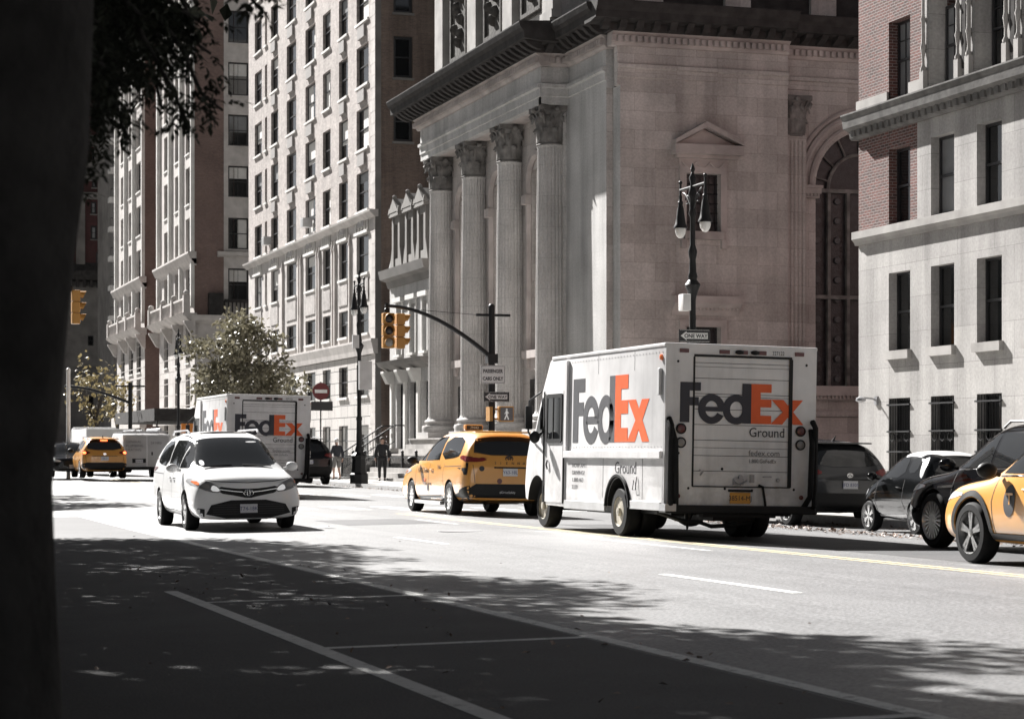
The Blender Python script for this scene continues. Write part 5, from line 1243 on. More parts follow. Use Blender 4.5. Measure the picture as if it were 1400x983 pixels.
def taxi_marks(r,bd,y0,z0,ytxt,roofz,ysign,words=True):
    b=MB(); b.box(-.20,.20,ysign-.09,ysign+.09,roofz,roofz+.13); o=b.build('roof_sign','taxi_yellow',r,bevel=.03)
    b=MB(); b.box(-.17,.17,ysign-.098,ysign-.091,roofz+.025,roofz+.105); b.build('panel','ink',o); b=MB(); b.box(-.17,.17,ysign+.091,ysign+.098,roofz+.025,roofz+.105); b.build('panel','ink',o)
    b=MB(); b.text('7N42',Matrix.Translation((0,ysign-.099,roofz+.035))@Matrix.Rotation(R(90),4,'X'),.085,.001,'CENTER'); b.build('lettering','plate_white',o)
    for ax,sg in (('L',-1),('R',1)) if words else ():
        # words on the doors, checker marks
        for txt,yy,zz_,s_ in (('NYC TAXI',.98,.86,.16),('RATE OF FARE',.3,.60,.07),('7N42',-.55,.95,.11)):
            h=bd.cast(ax,yy-.2 if sg<0 else yy-.2,zz_)
            if not h: continue
            x=h[0].x+sg*.008
            M=(Matrix.Translation((x,yy,zz_))@Matrix.Rotation(R(-90),4,'Z') if sg<0 else Matrix.Translation((x,yy-.75,zz_))@Matrix.Rotation(R(90),4,'Z'))@Matrix.Rotation(R(90),4,'X')
            b=MB(); b.text(txt,M,s_,.001); b.build('lettering','ink',r)
        bd.patch('door_decal','lamp_amber',ax,[(.55,.66),(.3,.66),(.3,.74),(.55,.74)],rnd=0,off=.008); bd.patch('door_decal','ink_grey',ax,[(.2,.48),(.05,.48),(.05,.6),(.2,.6)],rnd=0,off=.008)
def at_lane(x,y): return (x,y,rz(x,y))
mv=minivan('white minivan with roof rails driving towards the camera',at_lane(7.30,41.3),R(180),R(-.9),'white_paint')
tx1=minivan('yellow minivan taxi with a dark rear window, in front of the big parcel van',at_lane(14.12,47.8),0,R(.9),'taxi_yellow',new=True,taxi=True)

tx1.scale=(1.05,1.05,1.05)
def suv(name,cat,label,loc,rotz,tilt,paint,L=4.6,W=1.86,Hh=1.68,clad=True,roof=None,spokes=5,twin=True,rim='rim_silver',brake=False,ptxt='KLM-4821',taxi=False,group=None,Rw=.36,rails=True,spw=.05,grille=False,lampm='lamp_red',rlow=False):
    r=thing(name,label,cat,loc,rotz,group,tilt)
    k=L/4.6; h=Hh/1.68; w=W/1.86
    base=[(-2.30,.40,.62,.80,.90,.66,.74,.74,.68,.02),(-2.26,.34,.64,.90,1.02,.80,.86,.84,.76,.03),(-2.16,.30,.68,1.02,1.16,.86,.91,.87,.80,.04),(-2.02,.28,.70,1.08,1.42,.88,.93,.89,.74,.06),(-1.86,.27,.70,1.08,1.60,.89,.93,.89,.66,.08),(-1.55,.25,.68,1.07,1.65,.89,.93,.89,.65,.09),
      (-.8,.24,.67,1.05,1.69,.89,.93,.885,.67,.09),(-.1,.24,.66,1.03,1.70,.89,.93,.885,.68,.09),(.30,.24,.66,1.02,1.64,.89,.93,.885,.66,.09),(.62,.24,.66,1.01,1.47,.89,.93,.885,.66,.08),(.92,.24,.66,1.0,1.24,.89,.93,.88,.68,.06),(1.12,.24,.66,.99,1.09,.89,.93,.88,.72,.04),(1.3,.24,.66,.97,1.05,.89,.925,.87,.72,.03),
      (1.75,.24,.64,.93,1.01,.88,.92,.85,.70,.03),(2.05,.24,.60,.88,.96,.85,.90,.82,.68,.03),(2.20,.25,.56,.80,.89,.80,.86,.77,.64,.03),(2.28,.28,.52,.70,.78,.72,.78,.70,.58,.02)]
    st=[(a[0]*k,a[1],a[2]*h,a[3]*h,a[4]*h,*(x*w for x in a[5:9]),a[9]) for a in base]
    fy,ry=1.42*k,-1.35*k
    bd=car_body(r,'body',st,paint,((ry,Rw),(fy,Rw)),2,Rw+.055)
    for x in (-1,1):
        for y in (ry,fy): wheel(r,x*(W/2-.13),y,Rw,.235,x,spokes=spokes,twin=twin,rim=rim,spw=spw,rr=.70)
    Pq=lambda P: [(a*k,b_*h) for a,b_ in P]; Px=lambda P,sg=1: [(sg*a*w,b_*h) for a,b_ in P]
    bd.patch('windscreen','car_glass','F',Px([(-.72,1.08),(.72,1.08),(.68,1.30),(.58,1.55),(-.58,1.55),(-.68,1.30)]),rnd=1,maxd=1.1)
    bd.patch('rear_window','car_glass','B',Px([(-.70,1.14),(.70,1.14),(.66,1.36),(.58,1.56),(-.58,1.56),(-.66,1.36)]),rnd=1,maxd=.6)
    for axn in 'LR':
        bd.patch('side_window','car_glass',axn,Pq([(.82,1.09),(.03,1.09),(.03,1.535),(.25,1.52),(.52,1.40)]),rnd=0,off=.004)
        bd.patch('side_window','car_glass',axn,Pq([(-.04,1.09),(-.95,1.11),(-.95,1.53),(-.04,1.54)]),rnd=0,off=.004)
        bd.patch('side_window','car_glass',axn,Pq([(-1.03,1.12),(-1.55,1.20),(-1.68,1.34),(-1.55,1.46),(-1.03,1.52)]),rnd=1,off=.004)
        if clad:
            bd.patch('sill_trim','plastic',axn,Pq([(fy/k-.44,.24),(ry/k+.44,.24),(ry/k+.44,.38),(fy/k-.44,.38)]),rnd=0,off=.012)
            for yc in (fy,ry):
                rb_=Rw+.055
                mb=MB(); bd.seam(mb,axn,[(yc+math.cos(R(a))*(rb_+.05),Rw+math.sin(R(a))*(rb_+.05)) for a in range(-4,185,6)],.075,.012); mb.build('arch_cladding','plastic',r,recalc=False)
        bm_=MB(); bd.seam(bm_,axn,Pq([(.86,1.06),(-1.5,1.09)]),.02,.006); bm_.build('window_trim','chrome',r,recalc=False)
    doors(bd,r,[Pq([(.86,1.02),(.92,.75),(.84,.30)]),Pq([(0,1.07),(0,.30)]),Pq([(-1.0,1.08),(-.95,.75),(-1.06,.55)])])
    handles(bd,r,[(.12*k,.90*h),(-.85*k,.92*h)],paint)
    for sg in (-1,1): side_mirror(r,sg*(W/2-.04),.80*k,1.12*h,sg,'plastic' if taxi else paint,1.15)
    if rails:
        b=MB()
        for sg in (-1,1): b.tube([(sg*.58*w,-1.5*k,Hh-.10),(sg*.60*w,-1.35*k,Hh-.01),(sg*.62*w,-.1*k,Hh+.01),(sg*.60*w,.1*k,Hh-.08)],.02,6)
        b.build('roof_rail','grey_metal',r)
    # rear
    bd.patch('rear_bumper','plastic','B',Px([(-.92,.28),(.92,.28),(.92,.58),(.70,.64),(-.70,.64),(-.92,.58)]) if not rlow else Px([(-.9,.28),(.9,.28),(.9,.42),(-.9,.42)]),rnd=0,off=.012)
    for sg in (-1,1):
        tl=bd.patch('tail_light',lampm,'B',Px([(.91,.96),(.91,1.12),(.74,1.12),(.52,1.03),(.74,.96)],sg),rnd=1,off=.01)
        bd.patch('tail_light_side',lampm,'L' if sg<0 else 'R',Pq([(-1.92,1.02),(-2.2,.98),(-2.2,1.10),(-1.98,1.12)]),rnd=1,off=.01)
        if brake: bd.patch('brake_light','brake_on','B',Px([(.88,.98),(.88,1.08),(.74,1.08),(.74,.98)],sg),rnd=1,off=.016,par=tl)
        hl=bd.patch('headlight','lamp_clear','F',Px([(.48,.74),(.52,.80),(.80,.86),(.88,.84),(.84,.74)],sg),rnd=1,off=.008)
        bd.patch('headlight_side','lamp_clear','L' if sg<0 else 'R',Pq([(1.92,.80),(2.16,.72),(2.16,.80),(1.90,.87)]),rnd=1,off=.008)
    if brake: bd.patch('brake_light','brake_on','B',Px([(-.14,1.50),(.14,1.50),(.14,1.54),(-.14,1.54)]),rnd=0,off=.03)
    bd.patch('grille','plastic','F',Px([(-.42,.80),(.42,.80),(.36,.50),(-.36,.50)]),rnd=1); emblem(bd,r,'B',0,.98*h,.06)
    bd.patch('lower_grille','plastic','F',Px([(-.6,.42),(.6,.42),(.55,.30),(-.55,.30)]),rnd=1)
    mb=MB(); bd.seam(mb,'B',Px([(-.72,.66),(-.78,.95)]),.01); bd.seam(mb,'B',Px([(.72,.66),(.78,.95)]),.01); bd.seam(mb,'B',Px([(-.5,.90),(.5,.90)]),.02,.01); mb.build('hatch_seam','seam',r,recalc=False)
    plate(r,bd,'B',0,.80*h,.31,.155,'plate_white',ptxt,'ink_blue',off=.012); plate(r,bd,'F',0,.46,.31,.155,'plate_white',ptxt,'ink_blue',off=.012)
    b=MB(); b.box(-.60*w,.60*w,-2.0*k,-1.72*k,Hh-.10,Hh-.07); b.build('roof_spoiler',roof or paint,r,bevel=.012)
    b=MB(); b.tube([(0,-1.5*k,Hh-.05),(0,-1.62*k,Hh+.06)],[.03,.008],6); b.build('antenna','plastic',r)
    return r,bd
# yellow taxi with a black T roundel entering at the right edge
tx2,bd=suv('taxi','taxi','yellow taxi with black wheel arches and a black T roundel, cut by the right edge',(14.18,22.35,rz(14.1,23)),0,R(.9),'taxi_yellow',L=4.58,W=1.88,Hh=1.68,taxi=True,rim='rim_mid',spokes=5,twin=True,Rw=.37,rails=False)
taxi_marks(tx2,bd,0,0,0,1.68,-.2,False)
for ax,sg in (('L',-1),('R',1)):
    mb=MB(); h=bd.cast(ax,.52,.80); x=h[0].x+sg*.012
    bd.patch('roundel','ink',ax,[(.50+math.cos(2*PI*t/24)*.13,.77+math.sin(2*PI*t/24)*.19) for t in range(24)],rnd=0,off=.006)
    M=(Matrix.Translation((x,.58,.67))@Matrix.Rotation(R(-90),4,'Z') if sg<0 else Matrix.Translation((x,.44,.67))@Matrix.Rotation(R(90),4,'Z'))@Matrix.Rotation(R(90),4,'X')
    b=MB(); b.text('T',M,.28,.001); b.build('lettering','taxi_yellow',tx2)
# black luxury SUV with many-spoked wheels, parked
bs,bd=suv('black_suv','suv','glossy black SUV with many-spoked silver wheels parked beside the yellow taxi',(16.32,27.05,rz(16.3,28)),0,R(.9),'black_paint',L=5.0,W=2.0,Hh=1.80,clad=False,spokes=20,twin=False,Rw=.40,spw=.028)
for a in ('L','R'): mb=MB(); bd.seam(mb,a,[(1.42,.88),(.95,.90)],.035,.012); mb.build('fender_trim','chrome',bs,recalc=False)
# dark SUV parked farther on, seen from behind
ds,_=suv('dark_suv','suv','dark grey SUV with a wide rear window parked behind the small two-seat car',(19.2,41.4,rz(19,41)),0,R(.9),'slate_paint',L=4.6,W=1.88,Hh=1.72,ptxt='JFD 8305',rails=False)
# small two-seat car
def smart():  # compact
    r=thing('two_seat_car','tiny black two-seat car with a white roof parked between the two dark SUVs','small car',(19.05,35.6,rz(19,36)),0,None,R(.9))
    st=[(-1.30,.36,.6,.82,.9,.6,.66,.66,.6,.02),(-1.26,.30,.62,.95,1.08,.70,.77,.74,.68,.03),(-1.16,.26,.64,1.0,1.34,.74,.82,.77,.66,.06),(-1.0,.24,.64,1.0,1.50,.76,.83,.78,.60,.08),(-.6,.22,.62,.99,1.56,.76,.83,.78,.60,.08),(-.1,.22,.62,.98,1.55,.76,.83,.78,.60,.08),(.2,.22,.62,.97,1.45,.76,.83,.78,.60,.08),(.55,.22,.62,.96,1.18,.76,.83,.78,.64,.05),
        (.75,.22,.6,.94,1.02,.76,.83,.77,.66,.03),(1.0,.22,.58,.88,.95,.74,.82,.74,.62,.03),(1.2,.24,.54,.78,.86,.68,.77,.68,.56,.03),(1.30,.28,.5,.66,.74,.60,.68,.6,.48,.02)]
    bd=car_body(r,'body',st,'charcoal_paint',((-.94,.29),(.90,.29)),2,.345)
    for x in (-1,1):
        for y in (-.94,.90): wheel(r,x*.71,y,.295,.19,x,spokes=6,twin=True,rim='rim_silver',rr=.72,spw=.04)
    for ax in 'LR':
        bd.patch('side_window','car_glass',ax,[(.52,1.04),(-.42,1.04),(-.42,1.44),(-.05,1.44),(.18,1.36)],rnd=1,off=.004)
        bd.patch('side_window','car_glass',ax,[(-.52,1.12),(-.85,1.14),(-.85,1.40),(-.52,1.43)],rnd=1,off=.004)
        bd.patch('cell_panel','silver_paint',ax,[(-.98,1.08),(-1.12,1.02),(-1.08,1.30),(-.95,1.44),(-.89,1.4)],rnd=1,off=.004)
        bd.patch('sill','silver_paint',ax,[(.50,.24),(-.55,.24),(-.55,.36),(.50,.34)],rnd=0,off=.006)
        sg=-1 if ax=='L' else 1
        bd.patch('headlight','lamp_clear',ax,[(.98,.74),(1.18,.66),(1.2,.74),(1.02,.84)],rnd=1)
        side_mirror(r,sg*.80,.52,1.06,sg,'charcoal_paint',.9)
    bd.patch('windscreen','car_glass','F',[(-.64,1.04),(.64,1.04),(.52,1.40),(-.52,1.40)],rnd=1,maxd=.9)
    bd.patch('rear_window','car_glass','B',[(-.6,1.1),(.6,1.1),(.52,1.40),(-.52,1.40)],rnd=1,maxd=.5)
    bd.patch('roof_panel','white_paint','T',[(-.56,-1.0),(.56,-1.0),(.56,.14),(-.56,.14)],rnd=1,off=.006)
    for sg in (-1,1): bd.patch('tail_light','lamp_red','B',[(sg*.74,.86),(sg*.74,1.0),(sg*.6,1.0),(sg*.6,.86)],rnd=1)
    doors(bd,r,[[(.58,.95),(.62,.6),(.5,.3)],[(-.48,1.0),(-.46,.6),(-.55,.45)]]); handles(bd,r,[(-.32,.86)],'charcoal_paint')
    bd.patch('grille','plastic','F',[(-.3,.6),(.3,.6),(.34,.4),(-.34,.4)],rnd=1)
    mb=MB(); bd.seam(mb,'T',[(-.5,.75),(.5,.75)],.012); mb.build('bonnet_seam','seam',r,recalc=False)
    r.scale=(.97,.97,.95)
    return r
smart()
# vehicles far down the avenue
x,y=atd(143,91); suv('taxi','taxi','far yellow taxi SUV with its red brake lights on behind the dark trunk',(x-.0,y+2.2,rz(x,y)+.12),0,R(0),'taxi_yellow',L=4.6,W=1.9,Hh=1.70,brake=True,taxi=True,ptxt='8A12',clad=False)
x,y=atd(437,84); suv('dark_suv','suv','far black SUV parked just beyond the smaller parcel van',(x-.42,y+2.5,rz(x,y)+.1),0,R(.5),'black_paint',L=5.0,W=2.0,Hh=1.82,ptxt='HTR 2204',lampm='lamp_red')
x,y=atd(92,96); suv('dark_car','car','dark car mostly hidden behind the near tree trunk',(x,y,rz(x,y)+.1),R(180),0,'black_paint',L=4.6,W=1.9,Hh=1.5,clad=False)
# cargo van
def cargo_van():
    x,y=atd(201,93)
    r=thing('cargo_van','white cargo van with ladder rack and twin rear doors right of the far taxi','van',(x,y,rz(x,y)+.1))
    P=[(0,.42),(-.02,1.2),(.06,1.75),(.14,1.86),(3.4,1.92),(4.0,1.72),(4.6,1.25),(5.2,1.05),(5.4,.75),(5.4,.35),(.1,.36)]
    b=MB(); b.prism([(-1.0,y_,z) for y_,z in P],(2.0,0,0)); me=b.mesh('body','white_paint',bevel=.06); bd=cut_arches(r,'body',me,((1.1,.36),(4.5,.36)),.42,0,'plastic')
    for sx in (-1,1):
        for yy in (1.1,4.5): wheel(r,sx*.88,yy,.35,.24,sx,spokes=6)
        bd.patch('rear_door','silver_paint','B',[(sx*.03,.52),(sx*.92,.52),(sx*.92,1.72),(sx*.84,1.78),(sx*.03,1.78)],rnd=0,off=.01)
        bd.patch('tail_light','lamp_red','B',[(sx*.93,.85),(sx*.93,1.15),(sx*.985,1.15),(sx*.985,.85)],rnd=0,off=.012)
        bd.patch('side_window','car_glass','L' if sx<0 else 'R',[(3.5,1.15),(4.35,1.15),(3.95,1.58),(3.5,1.62)],rnd=0)
        side_mirror(r,sx*1.0,4.3,1.2,sx,'plastic',1.3)
    b=MB(); b.box(-1,1,-.1,.1,.36,.5); b.build('rear_bumper','plastic',r,bevel=.02)
    b=MB()
    for yy in (.5,1.9,3.2): b.box(-.85,.85,yy-.03,yy+.03,1.93,2.0)
    for xx in (-.5,-.2): b.tube([(xx,-.1,2.03),(xx,3.6,2.03)],.035,6)
    b.tube([(.55,-.1,2.05),(.5,3.4,2.05)],.07,8); b.build('ladder_rack','grey_metal',r)
    b=MB()
    for i in range(3): b.text(('GENERAL','PLUMBING','HEATING')[i],Matrix.Translation((-.88,-.035+.0,1.50-i*.17))@Matrix.Rotation(R(90),4,'X'),.15,.001); 
    b.text('24 HRS',Matrix.Translation((.15,-.035,1.45))@Matrix.Rotation(R(90),4,'X'),.15,.001)
    b.build('lettering','ink_grey',r)
    b=MB(); b.box(-.62,-.05,-.03,-.012,.66,.84); b.build('plate_recess','plastic',r); plate(r,None,'B',-.33,.74,.31,.14,'plate_white','72184-MC','ink_blue',off=.032)
    b=MB(); b.box(.18,.24,-.04,-.012,.98,1.12); b.build('door_handle','plastic',r)
    bd.patch('windscreen','car_glass','F',[(-.85,1.3),(.85,1.3),(.75,1.75),(-.75,1.75)],rnd=0,maxd=1.2)
cargo_van()
def box_truck():
    x,y=atd(152,108); z=rz(x,y)+.15
    r=thing('box_truck','far white box truck, only its long roof showing above the yellow taxi','truck',(x,y,z))
    b=MB(); b.box(-1.2,1.2,0,6.5,.8,2.15); b.build('cargo_box','white_paint',r,bevel=.03)
    b=MB(); b.prism([(-1.1,6.6,.6),(-1.1,6.6,2.3),(-1.1,7.6,2.2),(-1.1,8.2,1.5),(-1.1,8.9,1.3),(-1.1,9,.6)],(2.2,0,0)); b.build('cab','white_paint',r,bevel=.05)
    b=MB(); b.box(-.5,.5,0,8,.5,.9); b.build('chassis','plastic',r)
    for sx in (-1,1):
        for yy in (1.3,7.6): wheel(r,sx*1.0,yy,.45,.3,sx,spokes=6)
        b=MB(); b.box(*sorted((sx*1.1,sx*1.12)),6.9,7.7,1.5,2.1); b.build('side_window','car_glass',r)
        b=MB(); b.box(sx*.8-.1,sx*.8+.1,-.03,0,.95,1.1); b.build('tail_light','lamp_red',r)
box_truck()
x,y=atd(372-20,68.5)
van2=copy_tree(van1); van2.location=(12.72,64.6,rz(12.8,66)+.02); van2['label']='smaller white parcel van farther up the avenue, partly behind the minivan'
# ------------------------------------------------------------------ trees
def leafmat(name,col,isl=.35,rough=.55,trans=0.):
    m=mat(name,col,rough,island=isl,spec=.35); n,l=nt(m); b=n['Principled BSDF']
    if trans:
        t=n.new('ShaderNodeBsdfTranslucent'); t.inputs['Color'].default_value=(*[c*1.2 for c in col],1); mx=n.new('ShaderNodeMixShader'); mx.inputs['Fac'].default_value=trans
        l.new(b.outputs[0],mx.inputs[1]); l.new(t.outputs[0],mx.inputs[2]); l.new(mx.outputs[0],n['Material Output'].inputs['Surface'])
    return m
leafmat('leaf_dark',(.030,.034,.022),.3,.75); leafmat('leaf_olive',(.20,.185,.13),.5,.38,.2); leafmat('leaf_gold',(.27,.22,.11),.35,.5,.15); leafmat('leaf_park',(.05,.06,.03),.4)
mat('bark_dark',(.040,.037,.035),.95,var=.3,vscale=5,bump=1.,bscale=14,spec=.1); mat('bark',(.07,.06,.052),.95,var=.3,vscale=6,bump=.8,bscale=18)
def leaf(vs,fs,p,d,up,L_,W_):
    s_=d.cross(up)
    if s_.length<1e-4: s_=d.orthogonal()
    s_.normalize(); n=s_.cross(d).normalized(); o=len(vs)
    vs+= [p,p+d*L_*.45+s_*W_*.5+n*W_*.12,p+d*L_,p+d*L_*.45-s_*W_*.5+n*W_*.12]; fs.append((o,o+1,o+2,o+3))
def rv(rg): 
    while True:
        v=Vector((rg.uniform(-1,1),rg.uniform(-1,1),rg.uniform(-1,1)))
        if .01<v.length<1: return v.normalized()
def crown_mesh(name,m,clumps,nper,L_,W_,rg,spread,inv,hang=.25):
    vs=[];fs=[]
    for c,r in clumps:
        for _ in range(int(nper*r)):
            p=c+rv(rg)*spread*r*(rg.random()**.45); p.z-=abs(rg.gauss(0,.1))*r
            d=rv(rg); d.z-=hang; d.normalize(); k=rg.uniform(.7,1.25); leaf(vs,fs,p-inv,d,rv(rg),L_*k,W_*k)
    me=bpy.data.meshes.new(name); me.from_pydata([tuple(v) for v in vs],[],fs); me.materials.append(MATS[m]); return me
def tree(name,label,cat,base,h0,cz,rx,ry,rzz,nclump,nper,leafm,barkm,L_=.2,W_=.11,group=None,tr=.22,seed=1,spread=.8,limbs=9,lean=(0,0),hollow=.35,low=-1.):
    rg=random.Random(seed); base=Vector(base); t=thing(name,label,cat,base,0,group)
    top=Vector((lean[0],lean[1],h0)); cen=Vector((lean[0]*1.6,lean[1]*1.6,cz))
    b=MB(); b.tube([(0,0,-.15),(0,0,.12),(lean[0]*.3,lean[1]*.3,h0*.4),top],[tr*1.5,tr*1.12,tr*.95,tr*.8],12)
    cl=[]
    for i in range(nclump):
        while True:
            v=rv(rg)*(hollow+(1-hollow)*rg.random()**.5)
            if v.z>low: break
        cl.append((cen+Vector((v.x*rx,v.y*ry,v.z*rzz)),rg.uniform(.7,1.3)))
    for i in range(limbs):
        c=cl[i*len(cl)//limbs][0]; mid=top.lerp(c,.5)+Vector((rg.uniform(-.3,.3),rg.uniform(-.3,.3),.4)); st=top*rg.uniform(.8,1.0)
        b.tube([st,mid,c],[tr*.5,tr*.28,tr*.06],7)
        for _ in range(3):
            c2=min(cl,key=lambda q:(q[0]-c).length+rg.random()*2)[0] if False else cl[rg.randrange(len(cl))][0]
            if (c2-mid).length<rx*1.1: b.tube([mid,mid.lerp(c2,.55)+Vector((0,0,.2)),c2],[tr*.22,tr*.12,tr*.03],5)
    b.build('trunk',barkm,t); obj('crown',crown_mesh('crown',leafm,cl,nper,L_,W_,rg,spread,Vector((0,0,0))),t)
    return t,cl
# park side row that throws the shade over the near lanes
ROW=[(.1,15.2),(.0,23.8),(.1,32.6),(.0,41.6)]
for i,(x,y) in enumerate(ROW):
    lab=['street tree just past the nearest trunk with dark overhanging leaves','second dark street tree along the near kerb, leaves hanging at the top left','third dark street tree along the near kerb, behind the hanging leaves','last dark street tree of the near kerb before the crossing'][i]
    tree('street_tree',lab,'tree',(x,y,near_z(y)),4.6,8.0,4.0,4.6,3.1,130,(290 if i<2 else 200),'leaf_dark','bark_dark',.24,.14,'shade trees along the near kerb',.24,20+i,.85,low=-.85)
for i,(x,y) in enumerate(((.9,68.5),(.8,77.),(.0,88.),(0,97))):
    tree('street_tree','far shade tree on the park pavement beyond the crossing','tree',(x,y,near_z(y)),4.6,8.,4.,4.4,3.0,70,110,'leaf_dark','bark_dark',.28,.16,'shade trees beyond the crossing',.24,40+i,.9)
src=[o for o in bpy.data.objects if o.get('group')=='shade trees along the near kerb']
for i,(x,y,k) in enumerate(((.0,-1.5,0),(.1,-9.5,1),(0,-17.5,2),(-7.5,-6,3),(-7.4,3,1),(-7.6,12,2),(-7.2,21,0),(-7.6,30,3),(-7.4,39,1))):
    c=copy_tree(src[k]); c.location=(x,y,near_z(y)); c.rotation_euler.z=i*2.1; c['label']='shade tree of the park edge standing behind the near trunk'; c['group']='shade trees at the park edge'
for i,(x,y) in enumerate(((-13,10),(-17,22),(-12,34),(-18,46),(-13,58),(-20,72),(-14,88),(-22,-4),(-13,-14),(-14,104),(-24,34),(-26,60))):
    tree('park_tree','tall park tree on the lawn behind the near pavement','tree',(x,y,-.1),5,11,6.5,6.5,6,60,75,'leaf_park','bark_dark',.5,.32,'trees in the park',.35,60+i,1.5)
# the great dark trunk at the left edge
NT=Vector((.30,7.25,near_z(7)))
nt_=thing('shade_tree','huge dark tree trunk filling the left edge, its leaves hanging across the top left','tree',NT)
b=MB(); zr=lambda z: Vector((0,0,z))
prof=[(-.2,.56,0),(.15,.47,0),(.6,.435,.0),(1.2,.425,.012),(1.55,.44,.03),(1.9,.445,.05),(2.3,.46,.075),(2.9,.45,.13),(3.6,.42,.22),(4.6,.36,.35)]
rg=random.Random(5); b.tube([(dx,dx*.2,z) for z,r,dx in prof],[r for z,r,dx in prof],28)
for v in b.v:
    n_=noise.noise(Vector((v.x*5,v.y*5,v.z*1.2)))*.03+noise.noise(Vector((v.x*16,v.y*16,v.z*2.2)))*.018; rr=Vector((v.x,v.y,0)); 
    if rr.length>.1: v+=rr.normalized()*n_
cl=[]
for k in range(190):
    v=rv(rg)*(.3+.7*rg.random()**.5); cl.append((Vector((.2+v.x*4.2,1.2+v.y*5.2,7.8+v.z*2.9)),rg.uniform(.8,1.3)))
limb=[]
for k in range(10):
    c=cl[k*15][0]; b.tube([(.45,.1,3.8),Vector((.45,.1,3.8)).lerp(c,.5)+zr(.4),c],[.22,.12,.03],8)
# low boughs that droop into the view: given as picture columns/rows with a distance
BR=[(9,[(40,-50),(90,40),(125,110),(142,172)]),(8.5,[(60,-20),(110,60),(140,90),(160,120)]),(10,[(80,-60),(120,30),(150,60),(178,92)]),(9.4,[(20,-40),(80,10),(120,40),(150,80)]),(9.8,[(120,-60),(170,0),(200,30),(225,60)]),(10.4,[(90,-90),(140,-20),(200,10),(240,20)]),(9.5,[(60,-150),(150,-40),(200,60),(240,130),(256,176)]),(10.,[(120,-160),(200,0),(250,70),(275,128),(304,151)]),(11,[(130,-120),(180,-20),(240,40),(288,74)]),(9,[(20,-80),(110,30),(150,120),(172,188)]),
    (8.6,[(0,-50),(60,60),(100,160),(116,215),(110,244)]),(12,[(60,-100),(110,20),(134,70),(146,140)]),(10,[(180,-160),(230,-60),(254,10),(259,50)]),(9,[(240,-190),(300,-60),(335,-12),(356,14)]),(11,[(120,-100),(165,0),(205,85),(222,150)]),(10.5,[(-20,-40),(60,30),(120,60),(185,100)]),
    (10,[(100,-100),(200,-20),(250,15),(280,35)]),(12,[(0,60),(60,120),(120,170),(150,182)]),(9.8,[(40,-120),(110,-20),(165,40),(200,120)]),(11.5,[(-20,100),(50,170),(95,230),(108,262)]),(10.2,[(100,-140),(150,-40),(190,20),(236,96)]),(9.3,[(0,-20),(70,50),(130,110),(140,160)]),(11,[(0,-150),(90,-60),(150,10),(180,60)]),(9,[(-40,-140),(40,-60),(100,0),(140,40)]),(12,[(140,-150),(200,-60),(230,-10),(240,25)])]
tw=MB(); vs=[];fs=[]
def P3(px,py,zc): x,y=atd(px,zc); return Vector((x,y,H-(py-HY)*zc/F))-NT
def spray(a,d,n,ll):
    # one compound leaf: a stalk with leaflets either side
    d=d.normalized(); up=Vector((0,0,1))
    sd=d.cross(up); sd=(sd if sd.length>.05 else Vector((1,0,0))).normalized()
    for k in range(n):
        p=a+d*(.03+k*ll*.55)+Vector((0,0,-.012*k*k*.15))
        for sg in (-1,1):
            dd=(sd*sg*.9+d*.55+Vector((rg.gauss(0,.15),rg.gauss(0,.15),-.35+rg.gauss(0,.2)))).normalized(); leaf(vs,fs,p,dd,rv(rg)*.4+up,ll*rg.uniform(.8,1.2),ll*.55)
    leaf(vs,fs,a+d*(.03+n*ll*.55),(d+Vector((0,0,-.3))).normalized(),up,ll,ll*.42)
for zc,pts in BR:
    P=[P3(x,y,zc+i*.15) for i,(x,y) in enumerate(pts)]; n=len(P)
    tw.tube(P,[.013*(1-i/n)+.004 for i in range(n)],6)
    for i in range(n-1):
        seg=(P[i+1]-P[i]); m=max(3,int(seg.length/.035))
        for k in range(m):
            q=P[i]+seg*(k/m); dens=1. if i<n-2 else .8
            for _ in range(4 if i<n-2 else 3):
                if rg.random()>dens: continue
                d=(seg.normalized()*.6+rv(rg)+Vector((0,0,-.5)))
                a=q+rv(rg)*(.20 if i<n-2 else .07)*rg.random()
                spray(a,d,rg.choice([2,3,3]),.046)
ob=b.build('trunk','bark_dark',nt_); tw.build('bough','bark_dark',nt_)
me=crown_mesh('crown','leaf_dark',cl,290,.24,.14,rg,.85,Vector((0,0,0))); obj('crown',me,nt_)
me=bpy.data.meshes.new('hanging_leaves'); me.from_pydata([tuple(v) for v in vs],[],fs); me.materials.append(MATS['leaf_dark']); obj('hanging_leaves',me,nt_)
# trees across the street
x,y=atd(330,104); tree('street_tree','bushy olive green street tree above the smaller parcel van','tree',(x,y,swz(y)),2.6,4.9,2.75,2.6,2.55,85,95,'leaf_olive','bark',.26,.15,None,.13,7,.62,limbs=12)
x,y=atd(130,150); tree('young_tree','thin young tree with sparse golden leaves at the far left','tree',(x,y,swz(y)),3.0,5.4,1.9,1.9,2.6,34,13,'leaf_gold','bark',.34,.2,None,.10,9,.6,limbs=14)
x,y=atd(160,170); tree('young_tree','faint sparse tree behind the far traffic light mast','tree',(x,y,swz(y)),3.0,5.0,1.6,1.6,1.9,22,12,'leaf_gold','bark',.34,.2,None,.09,10,.6,limbs=8)
